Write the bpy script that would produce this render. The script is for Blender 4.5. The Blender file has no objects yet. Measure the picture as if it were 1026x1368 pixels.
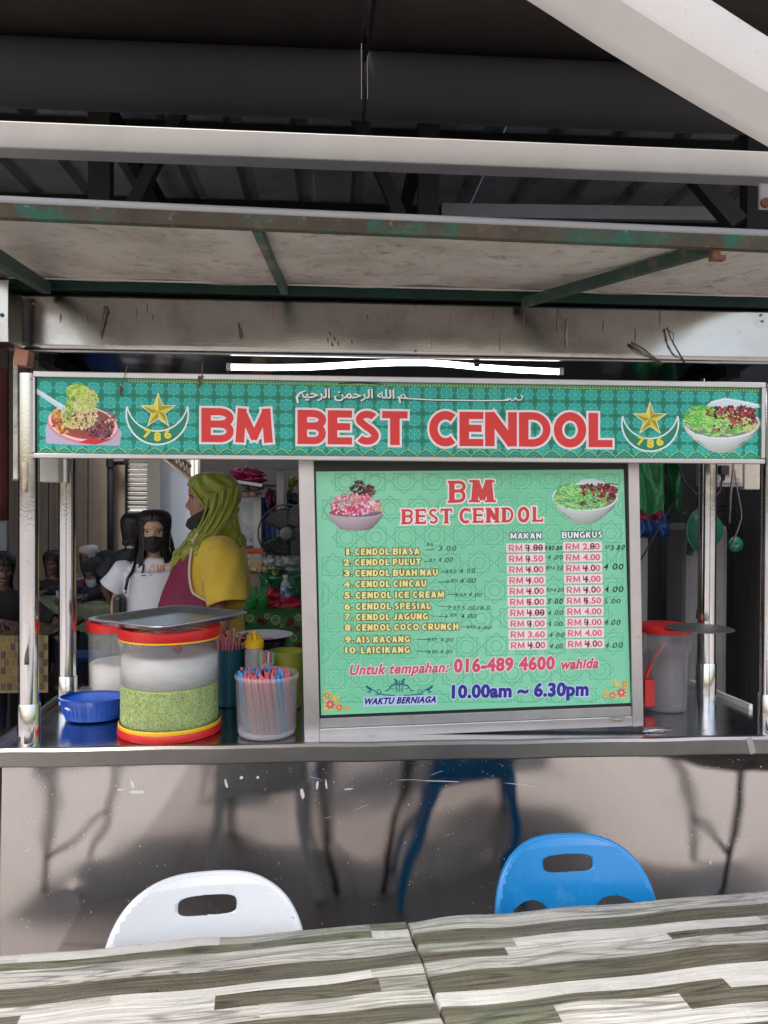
import bpy, bmesh, math, random
from mathutils import Vector, Matrix, Euler
random.seed(7)
PI = math.pi
sc = bpy.context.scene
COL = sc.collection
R = math.radians
# ---------------------------------------------------------------- camera, world, sun, exposure
CAM = Vector((0.0, 0.0, 1.6))
cd = bpy.data.cameras.new('camera')
cam = bpy.data.objects.new('camera', cd)
COL.objects.link(cam)
cd.sensor_fit = 'HORIZONTAL'
cd.sensor_width = 36.0
cd.lens = 36.0 * 1033.0 / 1026.0
cd.clip_start = 0.05
cd.clip_end = 600.0
CR = Matrix.Rotation(R(-3.9), 3, 'Z') @ Matrix.Rotation(R(90 - 0.6), 3, 'X') @ Matrix.Rotation(R(0.25), 3, 'Z')
cam.matrix_world = Matrix.Translation(CAM) @ CR.to_4x4()
sc.camera = cam
sc.view_settings.view_transform = 'Standard'
sc.view_settings.look = 'None'
sc.view_settings.gamma = 1.0
sc.view_settings.use_curve_mapping = False
sc.view_settings.exposure = EXPOSURE = 1.6
SUN_EL, SUN_AZ = 66.0, 200.0          # the sun stands high behind the photographer
w = bpy.data.worlds.new('World'); sc.world = w; w.use_nodes = True
nt = w.node_tree
bg = nt.nodes['Background']
sky = nt.nodes.new('ShaderNodeTexSky')
sky.sky_type = 'NISHITA'; sky.sun_disc = False
sky.sun_elevation = R(SUN_EL); sky.sun_rotation = R(SUN_AZ)
sky.air_density = 1.3; sky.dust_density = 6.0; sky.ozone_density = 0.6
nt.links.new(sky.outputs[0], bg.inputs[0])
bg.inputs[1].default_value = 0.12
sl = bpy.data.lights.new('sun', 'SUN'); sl.energy = 1.5; sl.angle = R(14); sl.color = (1.0, 0.97, 0.93)
so = bpy.data.objects.new('sun', sl); COL.objects.link(so)
sd = Vector((math.sin(R(SUN_AZ)) * math.cos(R(SUN_EL)), math.cos(R(SUN_AZ)) * math.cos(R(SUN_EL)), math.sin(R(SUN_EL))))
so.rotation_euler = sd.to_track_quat('Z', 'Y').to_euler()
so.location = (0, -5, 12)
sc.cycles.max_bounces = 10
sc.cycles.transparent_max_bounces = 16

def at(px, py, Y):
    d = CR @ Vector(((px - 513) / 1033.0, -(py - 684) / 1033.0, -1.0))
    return CAM + d * (Y / d.y)
def onz(px, py, z=0.87):
    d = CR @ Vector(((px - 513) / 1033.0, -(py - 684) / 1033.0, -1.0))
    return CAM + d * ((z - 1.6) / d.z)
def s2l(c):
    return tuple((x / 255.0 / 12.92) if x / 255.0 <= 0.04045 else ((x / 255.0 + 0.055) / 1.055) ** 2.4 for x in c)

# ---------------------------------------------------------------- materials
MATS = {}
def mat(name, col=(0.5, 0.5, 0.5), rough=0.5, metal=0.0, var=0.12, vs=6.0, bump=0.0, bs=60.0, dirt=None, vcol=False,
        trans=0.0, emit=None, spec=0.5, stretch=(1, 1, 1), alpha=1.0, wavy=None, rvar=0.0, sheen=0.0, streak=None, sss=0.0):
    if name in MATS: return MATS[name]
    m = bpy.data.materials.new(name); m.use_nodes = True
    n = m.node_tree.nodes; L = m.node_tree.links
    b = n['Principled BSDF']
    tc = n.new('ShaderNodeTexCoord'); mp = n.new('ShaderNodeMapping')
    L.new(tc.outputs['Object'], mp.inputs[0]); mp.inputs['Scale'].default_value = stretch
    if vcol:
        a = n.new('ShaderNodeVertexColor'); a.layer_name = 'Col'; src = a.outputs[0]
    else:
        r = n.new('ShaderNodeRGB'); r.outputs[0].default_value = (*col, 1); src = r.outputs[0]
    def mix(fac, c1, c2, mode='MIX'):
        x = n.new('ShaderNodeMix'); x.data_type = 'RGBA'; x.blend_type = mode
        for s_, v in ((x.inputs[0], fac), (x.inputs[6], c1), (x.inputs[7], c2)):
            if hasattr(v, 'is_linked'): L.new(v, s_)
            else: s_.default_value = v
        return x.outputs[2]
    def noise(scale, det=5.0, ro=0.6, vec=None):
        t = n.new('ShaderNodeTexNoise'); t.inputs['Scale'].default_value = scale; t.inputs['Detail'].default_value = det
        t.inputs['Roughness'].default_value = ro; L.new(vec or mp.outputs[0], t.inputs[0]); return t.outputs[0]
    def ramp(src_, lo, hi, a=0.0, c=1.0):
        x = n.new('ShaderNodeMapRange'); L.new(src_, x.inputs[0]); x.inputs[1].default_value = lo; x.inputs[2].default_value = hi
        x.inputs[3].default_value = a; x.inputs[4].default_value = c; return x.outputs[0]
    nz = noise(vs)
    if var:
        f = ramp(nz, 0.25, 0.75, 1 - var, 1 + var)
        cmb = n.new('ShaderNodeCombineColor')
        for i in range(3): L.new(f, cmb.inputs[i])
        src = mix(1.0, src, cmb.outputs[0], 'MULTIPLY')
    if dirt:
        for (dc, dsc, lo, hi) in dirt:
            src = mix(ramp(noise(dsc, 8, 0.7), lo, hi), src, (*dc, 1))
    if streak:
        mp2 = n.new('ShaderNodeMapping'); L.new(tc.outputs['Object'], mp2.inputs[0]); mp2.inputs['Scale'].default_value = streak[1]
        src = mix(ramp(noise(1.0, 6, 0.7, mp2.outputs[0]), streak[2], streak[3]), src, (*streak[0], 1))
    L.new(src, b.inputs['Base Color'])
    b.inputs['Metallic'].default_value = metal; b.inputs['Roughness'].default_value = rough
    b.inputs['Specular IOR Level'].default_value = spec
    if rvar: L.new(ramp(noise(vs * 2.3, 6), 0.3, 0.7, max(rough - rvar, 0.02), rough + rvar), b.inputs['Roughness'])
    if sheen: b.inputs['Sheen Weight'].default_value = sheen
    if sss:
        b.inputs['Subsurface Weight'].default_value = sss; b.inputs['Subsurface Radius'].default_value = (0.02, 0.01, 0.006); b.inputs['Subsurface Scale'].default_value = 0.5
    if trans:
        b.inputs['Transmission Weight'].default_value = trans; b.inputs['IOR'].default_value = 1.12
    b.inputs['Alpha'].default_value = alpha
    if emit:
        b.inputs['Emission Color'].default_value = (*emit[0], 1); b.inputs['Emission Strength'].default_value = emit[1]
    hgt = None
    if bump:
        bp = n.new('ShaderNodeBump'); bp.inputs['Strength'].default_value = bump; bp.inputs['Distance'].default_value = 0.004
        L.new(noise(bs, 4), bp.inputs['Height']); hgt = bp
    if wavy:
        b2 = n.new('ShaderNodeBump'); b2.inputs['Strength'].default_value = 1.0; b2.inputs['Distance'].default_value = wavy[0]
        L.new(noise(wavy[1], 2.0, 0.4), b2.inputs['Height'])
        if hgt: L.new(hgt.outputs[0], b2.inputs['Normal'])
        hgt = b2
    if hgt: L.new(hgt.outputs[0], b.inputs['Normal'])
    MATS[name] = m
    return m

# ---------------------------------------------------------------- mesh builder
class MB:
    def __init__(s): s.v = []; s.f = []; s.m = []; s.c = []; s.mi = 0; s.col = None
    def add(s, vs, fs):
        o = len(s.v); s.v += [tuple(v) for v in vs]
        for f in fs: s.f.append(tuple(i + o for i in f)); s.m.append(s.mi); s.c.append(s.col)
        return s
    def box(s, c, d, rz=0, M=None):
        x, y, z = d[0] / 2, d[1] / 2, d[2] / 2
        mt = M or (Matrix.Translation(Vector(c)) @ Matrix.Rotation(rz, 4, 'Z'))
        vs = [mt @ Vector(p) for p in ((-x,-y,-z),(x,-y,-z),(x,y,-z),(-x,y,-z),(-x,-y,z),(x,-y,z),(x,y,z),(-x,y,z))]
        return s.add(vs, [(0,3,2,1),(4,5,6,7),(0,1,5,4),(1,2,6,5),(2,3,7,6),(3,0,4,7)])
    def beam(s, a, b, wd, ht, up=(0, 0, 1)):
        a, b = Vector(a), Vector(b); d = (b - a); L_ = d.length; d.normalize()
        u = Vector(up); sx = d.cross(u).normalized(); u = sx.cross(d)
        mt = Matrix((sx, d, u)).transposed().to_4x4(); mt.translation = (a + b) / 2
        return s.box(None, (wd, L_, ht), M=mt)
    def ring(s, c, rx, ry, n, M=None, pw=1.0):
        out = []
        for i in range(n):
            t = 2 * PI * i / n; cx, cy = math.cos(t), math.sin(t)
            if pw != 1.0: cx = math.copysign(abs(cx) ** pw, cx); cy = math.copysign(abs(cy) ** pw, cy)
            p = Vector((rx * cx, ry * cy, 0))
            out.append((M @ p if M else p) + Vector(c))
        return out
    def rings(s, rs, cap=(True, True), close=True):
        n = len(rs[0]); vs = [p for r in rs for p in r]; fs = []
        for k in range(len(rs) - 1):
            for i in range(n if close else n - 1):
                j = (i + 1) % n; fs.append((k*n+i, k*n+j, (k+1)*n+j, (k+1)*n+i))
        if cap[0]: fs.append(tuple(reversed(range(n))))
        if cap[1]: fs.append(tuple((len(rs)-1)*n + i for i in range(n)))
        return s.add(vs, fs)
    def lathe(s, prof, c=(0, 0, 0), n=32, cap=(True, True), M=None, sx=1.0, sy=1.0):
        C_ = Vector(c); rs = []
        for r, z in prof:
            ring = []
            for i in range(n):
                t = 2*PI*i/n; p = Vector((r*math.cos(t)*sx, r*math.sin(t)*sy, z))
                ring.append((M @ p if M else p) + C_)
            rs.append(ring)
        return s.rings(rs, cap)
    def tube(s, pts, r, n=10, cap=(True, True)):
        pts = [Vector(p) for p in pts]; rr = r if isinstance(r, (list, tuple)) else [r] * len(pts)
        rs = []; up = None
        for i, p in enumerate(pts):
            d = (pts[min(i+1, len(pts)-1)] - pts[max(i-1, 0)])
            d = d.normalized() if d.length > 1e-9 else Vector((0,0,1))
            if up is None: up = Vector((0,0,1)) if abs(d.z) < 0.9 else Vector((1,0,0))
            sx = d.cross(up)
            if sx.length < 1e-6: sx = d.cross(Vector((0.3,1,0.2)))
            sx.normalize(); up = sx.cross(d)
            rs.append([p + (sx * math.cos(2*PI*k/n) + up * math.sin(2*PI*k/n)) * rr[i] for k in range(n)])
        return s.rings(rs, cap)
    def sph(s, c, r, n=10, sc_=(1, 1, 1), M=None):
        rs = []
        for k in range(1, n):
            a = PI * k / n
            rs.append([(lambda p: (M @ p if M else p) + Vector(c))(Vector((r*math.sin(a)*math.cos(2*PI*i/(2*n))*sc_[0], r*math.sin(a)*math.sin(2*PI*i/(2*n))*sc_[1], -r*math.cos(a)*sc_[2]))) for i in range(2*n)])
        return s.rings(rs)
    def grid(s, fn, nu, nv, keep=None):
        vs = [fn(i / nu, j / nv) for j in range(nv + 1) for i in range(nu + 1)]
        fs = [(j*(nu+1)+i, j*(nu+1)+i+1, (j+1)*(nu+1)+i+1, (j+1)*(nu+1)+i) for j in range(nv) for i in range(nu)
              if keep is None or keep((i + .5) / nu, (j + .5) / nv)]
        return s.add(vs, fs)
    def build(s, name, mats, parent=None, smooth=False, label=None, local=False, kind=None, solid=0, bevel=0, subsurf=0, autos=None):
        if not isinstance(mats, (list, tuple)): mats = [mats]
        me = bpy.data.meshes.new(name)
        off = Vector((0, 0, 0))
        if parent is not None and not local:
            off = root_loc(parent)
        me.from_pydata([tuple(Vector(v) - off) for v in s.v], [], s.f)
        for m in mats: me.materials.append(m)
        me.polygons.foreach_set('material_index', s.m)
        if any(c is not None for c in s.c):
            ca = me.color_attributes.new('Col', 'FLOAT_COLOR', 'CORNER'); buf = []
            for p, c in zip(me.polygons, s.c):
                buf += ([*(c or (1, 1, 1)), 1.0]) * p.loop_total
            ca.data.foreach_set('color', buf)
        if smooth: me.polygons.foreach_set('use_smooth', [True] * len(me.polygons))
        if autos is not None:
            me.polygons.foreach_set('use_smooth', [True] * len(me.polygons))
            me.set_sharp_from_angle(angle=R(autos))
        me.update()
        o = bpy.data.objects.new(name, me); COL.objects.link(o)
        if parent is not None: o.parent = parent
        if bevel:
            bv = o.modifiers.new('bevel', 'BEVEL'); bv.width = bevel; bv.segments = 2; bv.limit_method = 'ANGLE'
        if solid:
            sm = o.modifiers.new('solid', 'SOLIDIFY'); sm.thickness = solid; sm.offset = 0
        if subsurf:
            ss = o.modifiers.new('sub', 'SUBSURF'); ss.levels = subsurf; ss.render_levels = subsurf
        if label: o['label'] = label
        if kind: o['kind'] = kind
        return o
def root_loc(o):
    l = Vector((0, 0, 0))
    while o is not None: l += o.location; o = o.parent
    return l
def thing(name, label, cat, loc=(0, 0, 0), group=None, rz=0.0):
    o = bpy.data.objects.new(name, None); COL.objects.link(o); o.empty_display_size = 0.1
    o.location = loc; o.rotation_euler = (0, 0, rz); o['label'] = label; o['category'] = cat
    if group: o['group'] = group
    return o
def tag(o, label, cat, group=None):
    o['label'] = label; o['category'] = cat
    if group: o['group'] = group
    return o
def struct(o): o['kind'] = 'structure'; return o
def copy_tree(o, label=None):
    c = o.copy(); COL.objects.link(c)
    if label: c['label'] = label
    for ch in list(o.children):
        d = ch.copy(); COL.objects.link(d); d.parent = c
        for g in list(ch.children):
            e = g.copy(); COL.objects.link(e); e.parent = d
    return c
def rnd(a, b): return random.uniform(a, b)
def lerp(a, b, t): return a + (b - a) * t

# ---------------------------------------------------------------- flat print: polygons in photo-plane coordinates, one mesh with colours
_tc = {}
_curve = bpy.data.curves.new('lettering_source', 'FONT'); _curve.resolution_u = 3
_cobj = bpy.data.objects.new('lettering_source', _curve); COL.objects.link(_cobj)
def text_poly(s, off=0.0, shear=0.0, spacing=1.0):
    k = (s, off, shear, spacing)
    if k in _tc: return _tc[k]
    _curve.body = s; _curve.offset = off; _curve.shear = shear; _curve.space_character = spacing
    bpy.context.view_layer.update()
    me = bpy.data.meshes.new_from_object(_cobj.evaluated_get(bpy.context.evaluated_depsgraph_get()))
    vs = [(v.co.x, v.co.y) for v in me.vertices]; fs = [tuple(p.vertices) for p in me.polygons]
    bpy.data.meshes.remove(me)
    _tc[k] = (vs, fs)
    return vs, fs
class Art:
    """origin = world point, ax/az = unit vectors of the plane, Y = plane depth; authored in photo pixels that are unprojected onto the plane"""
    def __init__(s, Y, gap=0.00022):
        s.Y = Y; s.mb = MB(); s.gap = gap; s.layer = 1; s.cnt = 0; s.eps = 0.0; s.mod = 38
    def p(s, x, y):
        q = at(x, y, s.Y); q.y = s.Y - s.gap * s.layer - s.eps; return q
    def poly(s, pts, col):
        s.mb.col = col if col[0] <= 1.0 and col[1] <= 1.0 and col[2] <= 1.0 else s2l(col)
        s.cnt += 1; s.eps = 1.5e-4 * ((s.cnt * 0.6180339) % 1.0)
        s.mb.add([s.p(*q) for q in pts], [tuple(range(len(pts)))])
    def tri_add(s, vs, fs):
        for i, f in enumerate(fs):
            s.eps = 4e-6 * (i % 23); s.mb.add([s.p(*vs[k]) for k in f], [tuple(range(len(f)))])
    def stroke(s, pts, wd, col, ext=0.0, closed=False):
        s.mb.col = s2l(col); n = len(pts); L, R_ = [], []
        P = [Vector(p) for p in pts]
        if ext and not closed:
            P[0] = P[0] + (P[0] - P[1]).normalized() * ext; P[-1] = P[-1] + (P[-1] - P[-2]).normalized() * ext
        for i in range(n):
            a = P[(i-1) % n] if (i > 0 or closed) else None; b = P[(i+1) % n] if (i < n-1 or closed) else None
            d1 = (P[i]-a).normalized() if a is not None else (b-P[i]).normalized(); d2 = (b-P[i]).normalized() if b is not None else d1
            t = (d1+d2).normalized(); c = max(t.dot(d1), .35); nn = Vector((-t.y, t.x)) * (wd/2/c); L.append(P[i]+nn); R_.append(P[i]-nn)
        for i in range(n if closed else n-1):
            j = (i+1) % n; s.poly([tuple(L[i]), tuple(L[j]), tuple(R_[j]), tuple(R_[i])], col)
    def glyph(s, ch, x0, x1, yt, yb, sw, col, g=0.0, hw=None):
        # upright block letter built of strokes, yt/yb are functions of x
        W = x1 - x0; hw = hw or sw * .86
        def M(u, v): x = x0 + u * W; return (x, lerp(yb(x), yt(x), v))
        H = yb(x0) - yt(x0); a = sw / 2 / W; b = hw / 2 / H
        def st(p, w_): s.stroke([M(*q) for q in p], w_ + 2*g, col, g)
        def arc(cx, cy, rx, ry, t0, t1, n=14): return [(cx + rx*math.cos(lerp(t0, t1, k/n)), cy + ry*math.sin(lerp(t0, t1, k/n))) for k in range(n+1)]
        if ch in 'BEDLNHKPR': st([(a, 0), (a, 1)], sw)
        if ch == 'B':
            st([(a, 1-b), (.52, 1-b)] + arc(.56, (1-b+.53)/2, .33, (1-b-.53)/2, PI/2, -PI/2) + [(.52, .53), (a, .53)], hw)
            st([(a, .53), (.56, .53)] + arc(.60, (b+.53)/2, .40-a*.7, (.53-b)/2, PI/2, -PI/2) + [(.56, b), (a, b)], hw)
        if ch == 'E':
            st([(a, 1-b), (1, 1-b)], hw); st([(a, .52), (.92, .52)], hw); st([(a, b), (1, b)], hw)
        if ch == 'T': st([(.5, 0), (.5, 1)], sw); st([(0, 1-b), (1, 1-b)], hw)
        if ch == 'L': st([(a, b), (1, b)], hw)
        if ch == 'N': st([(1-a, 0), (1-a, 1)], sw*.92); st([(a, 1-b*.6), (1-a, b*.6)], sw*1.02)
        if ch == 'M':
            st([(a*.9, 0), (a*1.45, 1)], sw*.92); st([(1-a*.9, 0), (1-a*1.45, 1)], sw*.92)
            st([(a*1.35, 1-b*.6), (.53, .10)], sw*.80); st([(1-a*1.35, 1-b*.6), (.47, .10)], sw*.80)
        if ch == 'D': st([(a, 1-b), (.40, 1-b)] + arc(.42, .5, .58-a, .5-b, PI/2, -PI/2, 18) + [(.40, b), (a, b)], hw*1.05)
        if ch == 'O': s.stroke([M(*q) for q in arc(.5, .5, .5-a, .5-b, 0, 2*PI, 28)[:-1]], (sw+hw)/2 + 2*g, col, closed=True)
        if ch == 'C': st(arc(.58, .5, .58-a, .5-b, R(52), R(308), 24), (sw+hw)/2)
        if ch == 'H': st([(1-a, 0), (1-a, 1)], sw); st([(a, .5), (1-a, .5)], hw)
        if ch == 'I': st([(.5, 0), (.5, 1)], sw)
        if ch == 'A': st([(a*.9, 0), (.47, 1-b*.4)], sw*.9); st([(1-a*.9, 0), (.53, 1-b*.4)], sw*.9); st([(.28, .26), (.72, .26)], hw*.85)
        if ch == 'K': st([(a*1.6, .42), (1-a*1.1, 1-b*.4)], sw*.9); st([(a*2.0, .58), (1-a, b*.4)], sw*.95)
        if ch in 'PR': st([(a, 1-b), (.55, 1-b)] + arc(.58, (1-b+.45)/2, .42-a, (1-b-.45)/2, PI/2, -PI/2) + [(.55, .45), (a, .45)], hw)
        if ch == 'R': st([(.50, .42), (1-a*.9, 0)], sw)
        if ch == 'U': st([(a, 1), (a, .42)] + arc(.5, .40, .5-a, .40-b, PI, 2*PI, 12) + [(1-a, .42), (1-a, 1)], (sw+hw)/2)
        if ch == 'J': st(arc(.5, .36, .5-a, .36-b, PI*1.0, 2*PI, 10) + [(1-a, .42), (1-a, 1)], (sw+hw)/2)
        if ch == 'W': st([(a*.9, 1), (.27, b)], sw*.8); st([(.49, 1), (.27, b)], sw*.7); st([(.51, 1), (.73, b)], sw*.7); st([(1-a*.9, 1), (.73, b)], sw*.8)
        if ch == 'G': st(arc(.56, .5, .56-a, .5-b, R(50), R(325), 24), (sw+hw)/2); st([(.58, .44), (1-a*.6, .44)], hw*.8); st([(1-a*.8, .08), (1-a*.8, .5)], sw*.8)
        if ch == 'S':
            st(arc(.50, .745, .5-a*1.1, .255-b, R(28), R(230), 16) + [(.46, .535), (.62, .46)] + arc(.50, .268, .5-a, .268-b, R(38), R(-152), 16), hw)
    def rect(s, x0, y0, x1, y1, col, sl=0.0): s.poly([(x0, y1), (x1, y1 + sl*(x1-x0)), (x1, y0 + sl*(x1-x0)), (x0, y0)], col)
    def ell(s, cx, cy, rx, ry, col, rot=0.0, n=14, a0=0, a1=2*PI):
        c, d = math.cos(rot), math.sin(rot)
        s.poly([(cx + rx*math.cos(t)*c - ry*math.sin(t)*d, cy + rx*math.cos(t)*d + ry*math.sin(t)*c) for t in [a0 + (a1-a0)*i/n for i in range(n + (a1-a0 < 6.2))]], col)
    def line(s, pts, wd, col):
        for a, b in zip(pts[:-1], pts[1:]):
            dx, dy = b[0]-a[0], b[1]-a[1]; l = math.hypot(dx, dy) or 1e-6; nx, ny = -dy/l*wd/2, dx/l*wd/2
            s.poly([(a[0]+nx, a[1]+ny), (b[0]+nx, b[1]+ny), (b[0]-nx, b[1]-ny), (a[0]-nx, a[1]-ny)], col)
    def text(s, t, TL, TR, BR, BL, col, off=0.0, shear=0.0, ring=None, ringcol=(255,255,255), spacing=1.0, dx=0, dy=0, boff=None):
        vs, fs = text_poly(t, off if boff is None else boff, shear, spacing)
        x0 = min(v[0] for v in vs); x1 = max(v[0] for v in vs); y0 = min(v[1] for v in vs); y1 = max(v[1] for v in vs)
        def m(v):
            u = (v[0]-x0)/(x1-x0); q = (v[1]-y0)/(y1-y0)
            bx, by = lerp(BL[0], BR[0], u), lerp(BL[1], BR[1], u); tx, ty = lerp(TL[0], TR[0], u), lerp(TL[1], TR[1], u)
            return (lerp(bx, tx, q)+dx, lerp(by, ty, q)+dy)
        if ring:
            rv, rf = text_poly(t, off + ring, shear, spacing)
            s.mb.col = s2l(ringcol); s.tri_add([m(v) for v in rv], rf); s.layer += 1
        vv, vf = text_poly(t, off, shear, spacing)
        s.mb.col = s2l(col); s.tri_add([m(v) for v in vv], vf)
        if ring: s.layer -= 1
    def btext(s, word, x0, x1, yt0, yb0, yt1, yb1, swf, col, ring=None, ringcol=None, gapf=.16, ital=0):
        wd = {'M': 1.22, 'W': 1.35, 'I': .42, 'J': .80, 'L': .80, 'E': .82, 'S': .90, 'T': .92, ' ': .25, 'O': 1.08, 'G': 1.05, 'B': .98, 'P': .92}
        tot = sum(wd.get(c, 1.0) for c in word) + gapf*(len(word)-1); U = (x1-x0)/tot; h = abs(yb0-yt0)
        yt = lambda x: lerp(yt0, yt1, (x-x0)/(x1-x0)); yb = lambda x: lerp(yb0, yb1, (x-x0)/(x1-x0))
        L0 = s.layer
        for ps in ((0, 1) if ring else (1,)):
            x = x0; s.layer = L0 + ps*1.1
            for c in word:
                w = U*wd.get(c, 1.0)
                if c != ' ': s.glyph(c, x, x+w, yt, yb, h*swf, (ringcol if ps == 0 else col), (ring if ps == 0 else 0), h*swf*.78)
                x += w + U*gapf
        s.layer = L0
    def build(s, name, m, parent, label=None): return s.mb.build(name, m, parent, label=label)
# ---------------------------------------------------------------- common materials
steel_panel = mat('steel_panel', (0.49, 0.48, 0.475), 0.055, 1.0, 0.06, 1.2, bump=0.012, bs=320, wavy=(0.008, 2.4), rvar=0.035,
                  dirt=[((0.85, 0.84, 0.82), 130, 0.68, 0.74), ((0.20, 0.185, 0.18), 260, 0.60, 0.74)], streak=((0.44,0.43,0.425), (90, 90, 1.6), .5, .9))
steel_fascia = mat('steel_fascia', (0.43, 0.41, 0.39), 0.17, 1.0, 0.12, 2.0, bump=0.06, bs=200, wavy=(0.006, 3.5), rvar=0.06,
                   dirt=[((0.20, 0.165, 0.14), 5, 0.50, 0.82), ((0.16,0.13,0.11), 34, .62, .8)])
steel_top = mat('steel_counter_top', (0.50, 0.50, 0.51), 0.16, 1.0, 0.15, 4, bump=0.08, bs=180, rvar=0.07, dirt=[((0.12, 0.11, 0.10), 12, 0.55, 0.8)])
steel_tube = mat('steel_tube', (0.72, 0.71, 0.71), 0.11, 1.0, 0.06, 8, bump=0.04, bs=120, rvar=0.05, dirt=[((0.30, 0.25, 0.19), 22, 0.66, 0.78)])
steel_edge = mat('steel_edge', (0.30, 0.29, 0.28), 0.34, 1.0, 0.12, 9, bump=0.10, bs=150, dirt=[((0.3, 0.27, 0.24), 25, 0.62, 0.8)])
alu = mat('aluminium', (0.56, 0.52, 0.51), 0.38, 0.9, 0.08, 9, bump=0.05, bs=200, dirt=[((0.32, 0.26, 0.24), 18, 0.66, 0.8)])
alu_dull = mat('aluminium_dull', (0.45, 0.44, 0.43), 0.45, 0.8, 0.12, 10, dirt=[((0.2, 0.16, 0.12), 14, 0.6, 0.8)])
black_plastic = mat('black_plastic', (0.012, 0.012, 0.014), 0.4)
rust = mat('rusty_iron', (0.16, 0.07, 0.04), 0.9, 0, 0.4, 30, bump=0.5, bs=90)
green_iron = mat('green_painted_iron', (0.035, 0.085, 0.062), 0.7, 0, 0.3, 14, bump=0.3, bs=90,
                 dirt=[((0.17, 0.125, 0.085), 9, 0.50, 0.62), ((0.03, 0.20, 0.14), 21, 0.62, 0.70)])
dark_iron = mat('dark_iron', (0.010, 0.010, 0.010), 0.7, spec=.12)
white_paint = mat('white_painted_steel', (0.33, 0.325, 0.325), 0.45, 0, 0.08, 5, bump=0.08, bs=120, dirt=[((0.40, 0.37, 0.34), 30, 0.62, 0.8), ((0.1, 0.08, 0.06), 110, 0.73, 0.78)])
print_mat = mat('printed_vinyl', rough=0.38, vcol=True, var=0.07, vs=3, spec=0.45, wavy=(.0012, 7), dirt=[((.10,.09,.07), 60, .70, .80)])

# ---------------------------------------------------------------- ground and hall
def slab(name, x0, x1, y0, y1, z, m, nx=1, ny=1):
    mb = MB(); mb.grid(lambda u, v: (lerp(x0, x1, u), lerp(y0, y1, v), z), nx, ny)
    return struct(mb.build(name, m))
ground_m = mat('street_asphalt', (0.16, 0.15, 0.145), 0.9, 0, 0.25, 0.6, bump=0.3, bs=120)
slab('ground', -250, 250, -250, 250, -0.02, ground_m)
pave_m = mat('pinkish_concrete', (0.245, 0.222, 0.212), 0.75, 0, 0.16, 1.2, bump=0.2, bs=90, dirt=[((0.20, 0.17, 0.16), 1.2, 0.5, 0.9)])
slab('pavement', -7, 7, -6, 2.28, 0.0, pave_m)
added_patch_m = mat('added_brown_patch', (0.13, 0.105, 0.096), 0.55, 0, 0.16, 1.5, bump=.1, bs=60)  # added floor patch, dark brown so the steel front reflects a darker centre
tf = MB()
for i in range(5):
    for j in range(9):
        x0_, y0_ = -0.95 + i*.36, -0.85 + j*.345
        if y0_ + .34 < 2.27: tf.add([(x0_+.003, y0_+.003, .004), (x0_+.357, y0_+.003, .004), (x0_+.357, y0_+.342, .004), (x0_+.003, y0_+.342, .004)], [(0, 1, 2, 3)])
struct(tf.build('added_dark_paving', added_patch_m))
floor_m = mat('dark_floor_tile', (0.06, 0.055, 0.05), 0.35, 0, 0.25, 2.0)
slab('floor', -7, 4, 2.28, 12.5, 0.0, floor_m)

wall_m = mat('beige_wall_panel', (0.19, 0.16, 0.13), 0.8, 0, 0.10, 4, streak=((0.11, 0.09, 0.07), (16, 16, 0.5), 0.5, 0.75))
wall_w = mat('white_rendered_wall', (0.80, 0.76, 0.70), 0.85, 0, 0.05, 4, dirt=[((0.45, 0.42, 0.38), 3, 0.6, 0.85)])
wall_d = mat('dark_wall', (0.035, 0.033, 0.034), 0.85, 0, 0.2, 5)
# hall back wall of upright beige panels, the louvre window at its end
A = at(-70, 620, 9.0); B = at(170, 620, 9.0)
hw = thing('hall_wall', 'beige wall of upright panels behind the seated customers', 'wall', (A.x, 9.0, 0))
npan = 9
for i in range(npan):
    a = lerp(A.x, B.x, i / npan); b = lerp(A.x, B.x, (i + 1) / npan)
    MB().box(((a+b)/2, 9.03, 1.5), (b - a - 0.012, 0.05 + 0.004*(i % 2), 3.66)).build('panel', wall_m, hw, bevel=0.004)
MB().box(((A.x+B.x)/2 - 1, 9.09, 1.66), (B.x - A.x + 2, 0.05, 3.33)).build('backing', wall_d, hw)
# louvre window
lw = thing('louvre_window', 'window of white horizontal louvre slats in a black frame beside the beige wall', 'window', (at(185, 700, 9.0).x, 9.0, 0))
xa, xb = at(171, 700, 9.0).x, at(199, 700, 9.0).x; za, zb = at(185, 772, 9.0).z, at(185, 614, 9.0).z
slat_m = mat('white_louvre', (0.75, 0.72, 0.70), 0.5, 0, 0.05)
ns = 26
for i in range(ns):
    z = lerp(za, zb, (i + .5) / ns)
    mt = Matrix.Translation(((xa+xb)/2, 9.0, z)) @ Matrix.Rotation(R(-38), 4, 'X')
    MB().box(None, (xb - xa, 0.045, 0.004), M=mt).build('slat', slat_m, lw)
fr = MB(); fr.box((xb + .035, 9.0, 1.6), (0.07, 0.12, 2.6)); fr.box((xa - .012, 9.0, (za+zb)/2), (0.02, 0.1, zb - za)); fr.box(((xa+xb)/2, 9.0, zb + .02), (xb - xa, 0.1, 0.04)); fr.box(((xa+xb)/2, 9.0, za - .02), (xb - xa, 0.1, 0.04))
fr.build('frame', dark_iron, lw)
MB().box(((xa+xb)/2, 9.02, (za - .04)/2), (xb - xa + .02, 0.06, za - .04)).build('wall_below', wall_m, lw)
MB().box(((xa+xb)/2, 9.1, (zb + .04 + 3.1)/2), (xb - xa + .1, 0.06, 3.1 - zb - .04)).build('wall_above', wall_m, lw)
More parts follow.
